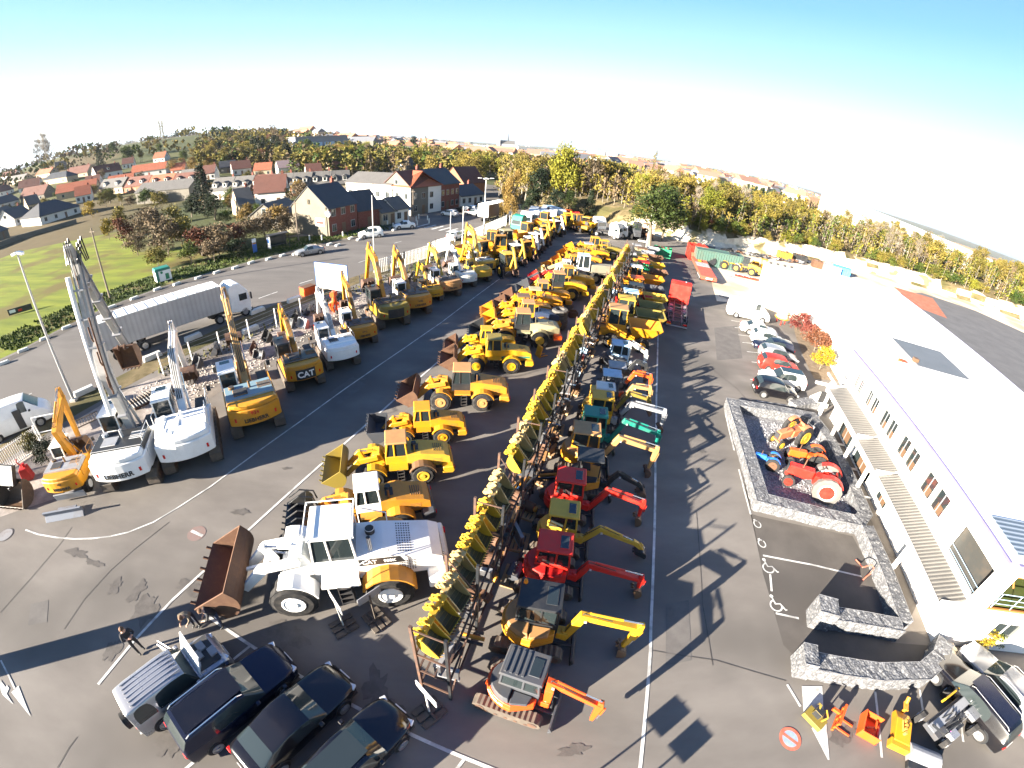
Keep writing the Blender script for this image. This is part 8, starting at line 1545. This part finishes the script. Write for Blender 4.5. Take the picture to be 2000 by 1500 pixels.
for u_, v_, h in [(1027, 292, 60), (1123, 290, 55), (1230, 300, 55)]:
    p = at_range(u_, v_, 3000); p.z = TZ(p.x, p.y); t = thing('wind_turbine', {1027: 'faint wind turbine right of the church', 1123: 'faint wind turbine above the round tree', 1230: 'faint wind turbine above the wood'}[u_], 'wind turbine', p); g = M().mat(WHT); hh = at_range(u_, v_-12, 3000).z-p.z; g.cyl((0, 0, 0), (0, 0, hh), 2.2, 1.2, n=8); g.build('mast', t); g = M().mat(WHT); [g.tube([(0, -3, hh), (28*math.sin(a), -3, hh+28*math.cos(a))], .9) for a in (.2, 2.3, 4.4)]; g.build('rotor', t)

# distant town: uncountable roofs
def town():
    g = M(); rr = random.Random(11); mats = [RENDER_W, CREAM, paint('far_brick', (.36, .2, .14), rough=.9), RENDER_G]; rf = [paint('far_tile', (.38, .16, .09), rough=.9), paint('far_slate', (.11, .12, .14), rough=.9), paint('far_brown', (.2, .11, .08), rough=.9)]
    for i in range(3300):
        az = rr.uniform(-27, 64) if i < 2600 else rr.uniform(38, 66); r = rr.uniform(480, 3600)**1.0; r = 480+3200*rr.random()**1.3
        x, y = r*math.sin(R(az)), r*math.cos(R(az)); z = TZ(x, y)
        if rr.random() < .35 and az < 10: continue
        k = rr.uniform(.8, 1.5)*(1+r/3500); w, l, h = 8*k, rr.uniform(9, 22)*k, rr.uniform(3.5, 7)*k
        a = rr.uniform(0, 3.14) if rr.random() < .5 else R(az)+rr.uniform(-.4, .4); g.mat(rr.choice(mats)); b = M(); b.box((0, 0, h/2), (l, w, h)); c, s = math.cos(a), math.sin(a); f = lambda v: [(x+q[0]*c-q[1]*s, y+q[0]*s+q[1]*c, z+q[2]) for q in v]
        g.add(f(b.v), b.f); g.mat(rr.choice(rf)); e = w*.38
        if rr.random() < .85: g.add(f([(-l/2, -w/2, h), (l/2, -w/2, h), (l/2, w/2, h), (-l/2, w/2, h), (-l/2, 0, h+e), (l/2, 0, h+e)]), [(0, 1, 5, 4), (3, 4, 5, 2), (0, 4, 3), (1, 2, 5)])
    for i in range(60):
        az = rr.choice([rr.uniform(-10, 12), rr.uniform(5, 40)]); r = rr.uniform(1400, 3600); x, y = r*math.sin(R(az)), r*math.cos(R(az)); g.mat(RENDER_W); g.box((x, y, TZ(x, y)+9), (rr.uniform(15, 60), 14, rr.uniform(14, 34)), rz=rr.uniform(0, 3))
    return g.build('distant_town')
o = town(); struct(o, 'stuff')
def far_trees():
    g = M(); rr = random.Random(4); ms = [LF['olive'], LF['brown'], LF['green'], LF['autumn'], LF['dark']]
    for i in range(4100):
        az = rr.uniform(-70, 66) if i < 3400 else rr.uniform(40, 68)
        if az < -36 and rr.random() < .72: continue
        r = 420+4200*rr.random()**1.6; x, y = r*math.sin(R(az)), r*math.cos(R(az)); z = TZ(x, y); s = rr.uniform(4, 9)*(1+r/1800); g.mat(rr.choice(ms))
        n_ = 26; s *= .8
        for k in range(n_): p = Vector((x+rr.gauss(0, s*.7), y+rr.gauss(0, s*.7), z+s*rr.uniform(.2, 1.1))); q = s*rr.uniform(.1, .26); a = rr.uniform(0, 6.3); d1 = Vector((math.cos(a), math.sin(a), 0))*q; g.add([p-d1, p+Vector((0, 0, q)), p+d1, p-Vector((0, 0, q))], [(0, 1, 2, 3)]); d2 = Vector((-d1.y, d1.x, q*.5)); g.add([p-d2, p+Vector((d1.x*.5, 0, q)), p+d2, p-Vector((d1.x*.5, 0, q*.8))], [(0, 1, 2, 3)])
    return g.build('distant_woodland')
struct(far_trees(), 'stuff')

# ------------------------------------------------------------------ trees
def TP_(px, kind, h, label, z=None, **k): p = GT(*px); return tree(kind, p, h, label, **k)
def top_h(bs, tp): 
    p = GT(*bs); return max(3, at_range(tp[0], tp[1], math.hypot(p.x, p.y)).z-p.z)
for bs, tp, kind, w, lb, nm in [((997, 440), (1000, 320), 'birch', .75, 'golden weeping birch at the road bend', 'birch_tree'), ((985, 436), (978, 352), 'birch', .8, 'shorter golden birch left of the tall one', 'birch_tree'),
    ((1050, 418), (1055, 325), 'fir', .8, 'dark pine left of the round yellow green tree', 'pine_tree'), ((1085, 425), (1090, 368), 'fir', 1.0, 'low dark pine behind the lorry cabs', 'pine_tree'), ((1035, 420), (1030, 372), 'fir', 1.0, 'dark pine between birch and tall pine', 'pine_tree'), ((1108, 418), (1112, 372), 'ivy', 1.1, 'dark green crown at the foot of the round tree', 'green_tree'),
    ((1097, 408), (1094, 288), 'lime', .78, 'big round yellow green tree on the skyline', 'round_tree'), ((1150, 425), (1152, 365), 'conifer', 1.0, 'dark fir on the bank left of the clearing', 'fir_tree'),
    ((1268, 485), (1282, 362), 'ivy', 1.2, 'large dark green tree with ivy covered trunk at the yard end', 'ivy_tree'), ((1292, 472), (1300, 372), 'ivy', .9, 'second trunk right of the ivy tree', 'ivy_tree'),
    ((1400, 478), (1405, 428), 'bush_dark', .6, 'dark evergreen bush on the chalk bank', 'evergreen_bush'), ((1432, 472), (1432, 430), 'bush_dark', .55, 'second dark evergreen bush right of the first', 'evergreen_bush'),
    ((403, 422), (392, 312), 'conifer', 1.1, 'tall dark conifer in front of the terraces', 'conifer'), ((420, 430), (425, 375), 'fir', 1.1, 'spreading dark yew right of the tall conifer', 'yew_tree'), ((375, 425), (372, 380), 'fir', 1.0, 'low dark evergreen left of the tall conifer', 'yew_tree'),
    ((198, 330), (196, 282), 'conifer', 1.0, 'dark fir above the white house on the slope', 'fir_tree'), ((252, 320), (252, 286), 'green', 1.2, 'round dark green tree on the slope', 'round_tree'), ((215, 398), (220, 368), 'green', 1.5, 'dark green hedge by the orange roof', 'hedge'),
    ((540, 300), (540, 245), 'brown', 1.0, 'bare round topped tree, highest on the ridge', 'bare_tree'), ((753, 300), (753, 268), 'conifer', .8, 'dark fir beside the white barn', 'fir_tree'), ((738, 345), (736, 303), 'conifer', 1.1, 'dark conifer behind the white block', 'conifer'), ((755, 345), (760, 320), 'conifer', 1.3, 'smaller dark conifer right of the tall one', 'conifer'),
    ((808, 300), (805, 264), 'fir', .8, 'tall dark tree behind the brick terrace', 'pine_tree'), ((822, 300), (822, 268), 'poplar', .9, 'golden poplar, left of a pair', 'poplar'), ((832, 300), (832, 266), 'poplar', .8, 'golden poplar, right of a pair', 'poplar'), ((783, 300), (790, 270), 'conifer', 1, 'dark fir left of the golden poplars', 'fir_tree'),
    ((1262, 420), (1270, 293), 'poplar', .35, 'thin bare trunked poplar above the wood', 'poplar')]:
    tree(kind, GT(*bs), top_h(bs, tp), lb, nm, wid=w)
# scrub between meadow and bus shelter
for u_, v_, k, h, w, lb in [(235, 455, 'bush_olive', 5.5, .9, 'olive willow bush at the wall corner'), (215, 470, 'bush_yellow', 4.5, .7, 'bright yellow bush beside the rust red one'), (245, 480, 'bush_rust', 5.5, .9, 'rust red bush at the meadow corner'), (300, 480, 'bush_brown', 6, 1.1, 'bare grey brown thicket'), (330, 500, 'bush_brown', 5.5, 1.1, 'bare thicket nearer the road'), (360, 490, 'bush_olive', 5, 1.1, 'olive scrub before the dark yew'), (395, 500, 'bush_rust', 4.5, 1.2, 'reddish brown scrub behind the verge'), (430, 500, 'bush_brown', 4.5, 1.2, 'brown hedge by the blue sign'), (460, 490, 'bush_rust', 4, 1.2, 'russet hedge left of the shelter'), (480, 480, 'bush_brown', 4, 1.2, 'brown hedge behind the shelter'), (290, 465, 'bush_brown', 5.5, 1.2, 'bare thicket behind the rust red bush'), (345, 455, 'bush_olive', 5, 1.2, 'olive brush below the grey barn'), (315, 410, 'bush_olive', 5, 1.0, 'green bush against the grey barn'), (180, 425, 'bush_yellow', 5, .9, 'yellow green bush beside the bungalow'), (545, 455, 'bush_gold', 5, 1.0, 'golden brown bush before the blank gable'), (520, 470, 'bush_brown', 4.5, 1.1, 'brown bush right of the shelter'), (560, 462, 'bush_brown', 4, 1.0, 'bare bush touching the gable corner'), (440, 440, 'bush_green', 3, 1.0, 'small green garden bush by the terraces'), (480, 440, 'bush_gold', 4, 1.0, 'gold brown garden bush'), (505, 425, 'bush_green', 3, 1, 'green garden shrub before the steep cottage'), (30, 435, 'bush_olive', 3, 1, 'olive bush by the left house'), (0, 440, 'bush_dark', 3, 1, 'dark bush at the left edge'), (310, 525, 'bush_olive', 3, 1.2, 'low olive scrub above the bottle bank'), (270, 500, 'bush_brown', 3.5, 1.2, 'low brown scrub at the meadow corner'), (375, 515, 'bush_green', 3, 1.3, 'dark green scrub on the verge'), (420, 512, 'bush_brown', 3, 1.3, 'brown scrub on the verge edge'), (465, 505, 'bush_dark', 2.6, 1.3, 'dark low hedge left of the blue sign')]:
    tree(k, GT(u_, v_), h, lb, 'wild_shrub', 'shrub', 'shrubs between the meadow and the street', w)
rr = random.Random(21)
def zone(n, x0, x1, y0, y1, kinds, hs, label, group, name='autumn_tree', w=(.8, 1.2), ytop=None):
    for _ in range(n):
        u_ = rr.uniform(x0, x1); f = (u_-x0)/(x1-x0); ya = y0+(ytop-y0)*f if ytop else y0
        v_ = rr.uniform(ya, ya+(y1-y0)); k = rr.choice(kinds); p = GT(u_, v_)
        if abs(p.x) < 30 and p.y < 112: continue
        sc = 1+max(0, math.hypot(p.x, p.y)-400)/1500
        tree(k, p, rr.uniform(*hs)*sc, label, name, 'tree', group, rr.uniform(*w))
zone(46, 385, 565, 285, 335, ['olive', 'brown', 'autumn', 'dark' if False else 'fir', 'rust', 'olive', 'green'], (8, 13), 'autumn tree in the wood on the left ridge', 'trees of the ridge wood')
zone(16, 480, 570, 300, 330, ['conifer'], (12, 18), 'dark conifer in the ridge wood', 'conifers of the ridge wood', 'conifer')
zone(14, 0, 200, 345, 352, ['olive', 'green', 'brown', 'poplar'], (6, 9), 'hillside hedgerow tree on the left skyline', 'hedgerow trees on the left hill', ytop=300)
zone(10, 160, 380, 290, 320, ['olive', 'green', 'autumn'], (7, 11), 'tree on the grassy hillside', 'hedgerow trees on the left hill')
zone(8, 300, 420, 330, 360, ['rust', 'gold', 'green'], (6, 9), 'garden tree between the orange roofs', 'garden trees of the village')
zone(56, 570, 960, 305, 345, ['olive', 'autumn', 'lime', 'olive', 'brown', 'green', 'gold'], (8, 12), 'autumn tree behind the white block', 'trees beyond the street')
zone(22, 830, 1000, 330, 375, ['olive', 'autumn', 'olive', 'lime'], (9, 12), 'autumn tree behind the brick terrace', 'trees beyond the street')
for u_ in range(280, 322, 5): tree('poplar', GT(u_, 272), 22, 'poplar in the row on the left skyline', 'poplar', 'tree', 'poplar row on the skyline', .7)
for u_, v_, h in ((80, 312, 24), (92, 310, 28), (100, 308, 22)): tree('bare', GT(u_, v_+8), h, 'tall bare tree on the left skyline', 'bare_tree', 'tree', 'bare trees on the left skyline', 1)
zone(26, 0, 200, 385, 425, ['bush_olive', 'bush_green', 'bush_brown', 'bush_dark'], (2.5, 4.5), 'garden bush among the left hand houses', 'garden bushes of the village', 'garden_shrub', ytop=355)
zone(40, 200, 660, 352, 412, ['bush_olive', 'bush_green', 'bush_brown', 'bush_gold', 'green', 'olive'], (3, 5.5), 'garden bush between the village houses', 'garden bushes of the village', 'garden_shrub')
# wood on the bank
cnt = 0
dense = []
for a, b in zip(base[1:], base[2:]): dense += [(a.lerp(b, i/6), (b-a).normalized()) for i in range(6)]
for _ in range(150):
    p, d = rr.choice(dense); o_ = 4+rr.random()**1.2*52; nn = Vector((-d.y, d.x, 0)); q = p+nn*o_+d*rr.uniform(-1.5, 1.5)
    if q.x < 26 and o_ < 9: continue
    z = 3.2+min(1.2, o_/30) if o_ < 45 else 2.5
    k = rr.choice(['olive', 'autumn', 'autumn', 'olive', 'brown', 'lime' if o_ < 15 else 'autumn', 'bare'])
    tree(k, (q.x, q.y, z), rr.uniform(7.0, 9.2) if q.x > 60 else rr.uniform(7, 10), 'slender autumn tree in the wood on the chalk bank', 'autumn_tree', 'tree', 'trees of the wood on the bank', rr.uniform(.8, 1.15))
for i in range(110):
    p, d = rr.choice(dense[12:]); nn = Vector((-d.y, d.x, 0)); q = p+nn*rr.uniform(2.2, 6); tree(rr.choice(['bush_green', 'bush_olive', 'bush_lime', 'bush_green', 'bush_rust' if i % 9 == 0 else 'bush_olive']), (q.x, q.y, 2.4), rr.uniform(2.2, 3.6), 'green shrub on the lip of the chalk bank', 'bank_shrub', 'shrub', 'shrubs on the lip of the bank', rr.uniform(.9, 1.3))
for i, (x, y) in enumerate([(rr.uniform(-3, 24), rr.uniform(122, 150)) for _ in range(34)]):
    tree(rr.choice(['olive', 'autumn', 'olive', 'brown', 'fir' if i % 6 == 0 else 'autumn']), (x, y, 1.5), rr.uniform(8, 13), 'autumn tree behind the far end of the yard', 'autumn_tree', 'tree', 'trees behind the yard end', rr.uniform(.8, 1.1))
def mass(name, items, n, size, mats, seed, stems=True):
    """a wood that reads as one mass: leaf clumps on thin stems"""
    q = random.Random(seed); g = M(); vs = {m: ([], []) for m in mats}
    for p, h, r in items:
        m = q.choice(mats); V, F = vs[m]; lean = q.uniform(-.08, .08)*h
        for _ in range(n):
            f = q.random()**.7; z = h*(.18+.82*f); rr_ = r*(1.15-f*.75)*math.sqrt(q.random()); a = q.uniform(0, 6.28); c = Vector((p[0]+rr_*math.cos(a)+lean*f, p[1]+rr_*math.sin(a), p[2]+z)); s = size*q.uniform(.5, 1.4)
            d1 = Vector((q.gauss(0, 1), q.gauss(0, 1), q.gauss(0, .7))).normalized()*s; d2 = Vector((q.gauss(0, 1), q.gauss(0, 1), q.gauss(0, .7))).normalized()*s*.7; k = len(V); V += [c-d1, c-d2, c+d1, c+d2]; F.append((k, k+1, k+2, k+3))
        if stems: g.mat(PALEB if q.random() < .6 else BARK); g.cyl((p[0], p[1], p[2]), (p[0]+lean, p[1], p[2]+h*.97), .07+.004*h, .02, n=3)
    for m, (V, F) in vs.items(): g.mat(m); g.add(V, F)
    return struct(g.build(name), 'stuff')
q = random.Random(31); it = []
for _ in range(2500):
    p, d = q.choice(dense); o_ = 2.2+58*q.random(); nn = Vector((-d.y, d.x, 0)); c = p+nn*o_+d*q.uniform(-2, 2)
    if c.x < 27: continue
    it.append(((c.x, c.y, 2.4 if o_ < 5 else 3.3 if o_ < 45 else 2.2), q.uniform(5.2, 8.2)*(.75 if o_ < 6 else 1), q.uniform(1.1, 1.9)))
mass('bank_wood', it, 60, .3, [LF['olive'], LF['autumn'], LF['green'], LF['brown'], LF['lime'], LF['olive']], 1)
it = []
for _ in range(420):
    x, y = q.uniform(-8, 32), q.uniform(124, 175); it.append(((x, y, 1.2), q.uniform(6, 11), q.uniform(1.3, 2.2)))
for _ in range(240):
    p, d = q.choice(dense[:14]); nn = Vector((-d.y, d.x, 0)); c = p+nn*q.uniform(5, 50); it.append(((c.x, c.y, 3.2), q.uniform(5, 9), q.uniform(1.2, 2)))
mass('yard_end_wood', it, 60, .38, [LF['olive'], LF['autumn'], LF['olive'], LF['brown']], 2)
it = []
for _ in range(560):
    u_, v_ = q.uniform(570, 985), q.uniform(308, 352); p = GT(u_, v_)
    if p.y > 190: it.append((p, q.uniform(7, 12), q.uniform(2.2, 3.8)))
for _ in range(520):
    u_, v_ = q.uniform(385, 565), q.uniform(288, 336); p = GT(u_, v_); it.append((p, q.uniform(7, 11), q.uniform(2.2, 3.8)))
mass('village_woods', it, 60, .8, [LF['olive'], LF['autumn'], LF['green'], LF['brown'], LF['olive']], 3)
# grass tufts
def tufts(n, region, size, mat, name, seed):
    q = random.Random(seed); g = M().mat(mat)
    for _ in range(n):
        p = region(q); s = size*q.uniform(.5, 1.3); a = q.uniform(0, 3.14); c, s_ = math.cos(a)*s*.5, math.sin(a)*s*.5; g.add([(p[0]-c, p[1]-s_, p[2]), (p[0]+c, p[1]+s_, p[2]), (p[0]+q.uniform(-.3, .3)*s, p[1]+q.uniform(-.3, .3)*s, p[2]+s)], [(0, 1, 2)])
    return struct(g.build(name), 'stuff')
def vreg(q):
    i = q.randrange(1, 9); a = far_[i]; b = far_[i+1]; p = a.lerp(b, q.random()); d = (b-a).normalized(); return p+Vector((-d.y, d.x, 0))*q.uniform(2.2, 9)
tufts(5000, vreg, .28, LF['green'], 'verge_tufts', 2)
def freg(q):
    i = q.randrange(1, len(fence)-1); a, b = fence[i], fence[i+1] if i+1 < len(fence) else fence[i]; p = a.lerp(b, q.random()); return p+Vector((q.uniform(-1.6, .8), q.uniform(-.5, .5), 0))
tufts(1500, freg, .22, LF['olive'], 'fence_tufts', 3)
def chips():
    q = random.Random(9); g = M().mat(paint('stone_chip', (.3, .3, .32), rough=.8)); P4 = [G(*p) for p in ((1440, 815), (1585, 840), (1672, 1015), (1485, 985))]
    for _ in range(1500):
        a, b = q.random(), q.random(); p = P4[0].lerp(P4[1], a).lerp(P4[3].lerp(P4[2], a), b); s = q.uniform(.03, .07); g.cyl((p.x, p.y, .02), (p.x+q.uniform(-.02, .02), p.y, .03+s), s, s*.5, n=4)
    return struct(g.build('stone_chips'), 'stuff')
chips()
def pebbles():
    q = random.Random(19); g = M().mat(paint('gravel_stone', (.36, .33, .3), rough=.9)); A_ = [p for p in fence[:7]]
    for _ in range(2600):
        i = q.randrange(len(A_)-1); p = A_[i].lerp(A_[i+1], q.random())+Vector((q.uniform(.5, 6), q.uniform(-3, 0), 0)); s = q.uniform(.03, .09); g.cyl((p.x, p.y, 0), (p.x, p.y, s), s, s*.5, n=4)
    return struct(g.build('gravel_stones'), 'stuff')
pebbles()
PATCH = ground('asphalt_patch', (.1, .094, .09), (.13, .122, .115), 1.2, fine=60)
for i, q_ in enumerate([[(60, 1180), (95, 1172), (92, 1215), (55, 1222)], [(1395, 640), (1440, 636), (1450, 700), (1400, 704)], [(640, 770), (690, 735), (715, 752), (662, 792)], [(1300, 1180), (1345, 1172), (1350, 1290), (1300, 1300)]]): struct(sheet('asphalt_patch', PX(*q_), .0078+.0003*i, PATCH))
# unseen stand-ins added outside the frame to cast shadows into it
t = thing('shadow_totem', 'unseen tall totem added outside the left edge for its shadow band', 'sign', (-23.2, .7, 0), R(-56)); g = M().mat(GRY); g.box((0, 0, 2.1), (1.1, .3, 4.2)); g.cyl((0, 0, 4.2), (0, 0, 4.7), .3, n=10); g.build('panel', t)
t = thing('shadow_sign_stand', 'unseen two board sign stand added outside the bottom edge for its shadow', 'sign', (.6, .9, 0), R(-56)); g = M().mat(STEEL); [g.box((x, 0, 1.2), (.08, .06, 2.4)) for x in (-.6, .6)]; g.build('post', t); g = M().mat(WHT); [g.box((x, 0, 2.15), (.85, .05, .45)) for x in (-.6, .6)]; g.build('board', t)
# ------------------------------------------------------------------ autumn haze over the plain
zs = [o.matrix_world.translation.z for o in SC.objects if o.type == 'MESH']
bpy.context.view_layer.update()
lo_, hi_ = 1e9, CH+2
for o in SC.objects:
    if o.type != 'MESH': continue
    for c in o.bound_box: z = (o.matrix_world @ Vector(c)).z; lo_ = min(lo_, z); hi_ = max(hi_, z)
g = M(); g.box((0, 0, (lo_-1+hi_+1)/2), (19000, 19000, hi_-lo_+2)); hz = g.build('haze'); struct(hz, 'stuff')
m = bpy.data.materials.new('haze'); m.use_nodes = True; nt = m.node_tree; nt.nodes.clear(); v = nt.nodes.new('ShaderNodeVolumePrincipled'); v.inputs['Color'].default_value = (.8, .88, 1, 1); v.inputs['Density'].default_value = .00005; v.inputs['Anisotropy'].default_value = .2
mo = nt.nodes.new('ShaderNodeOutputMaterial'); nt.links.new(v.outputs[0], mo.inputs['Volume']); hz.data.materials.append(m)
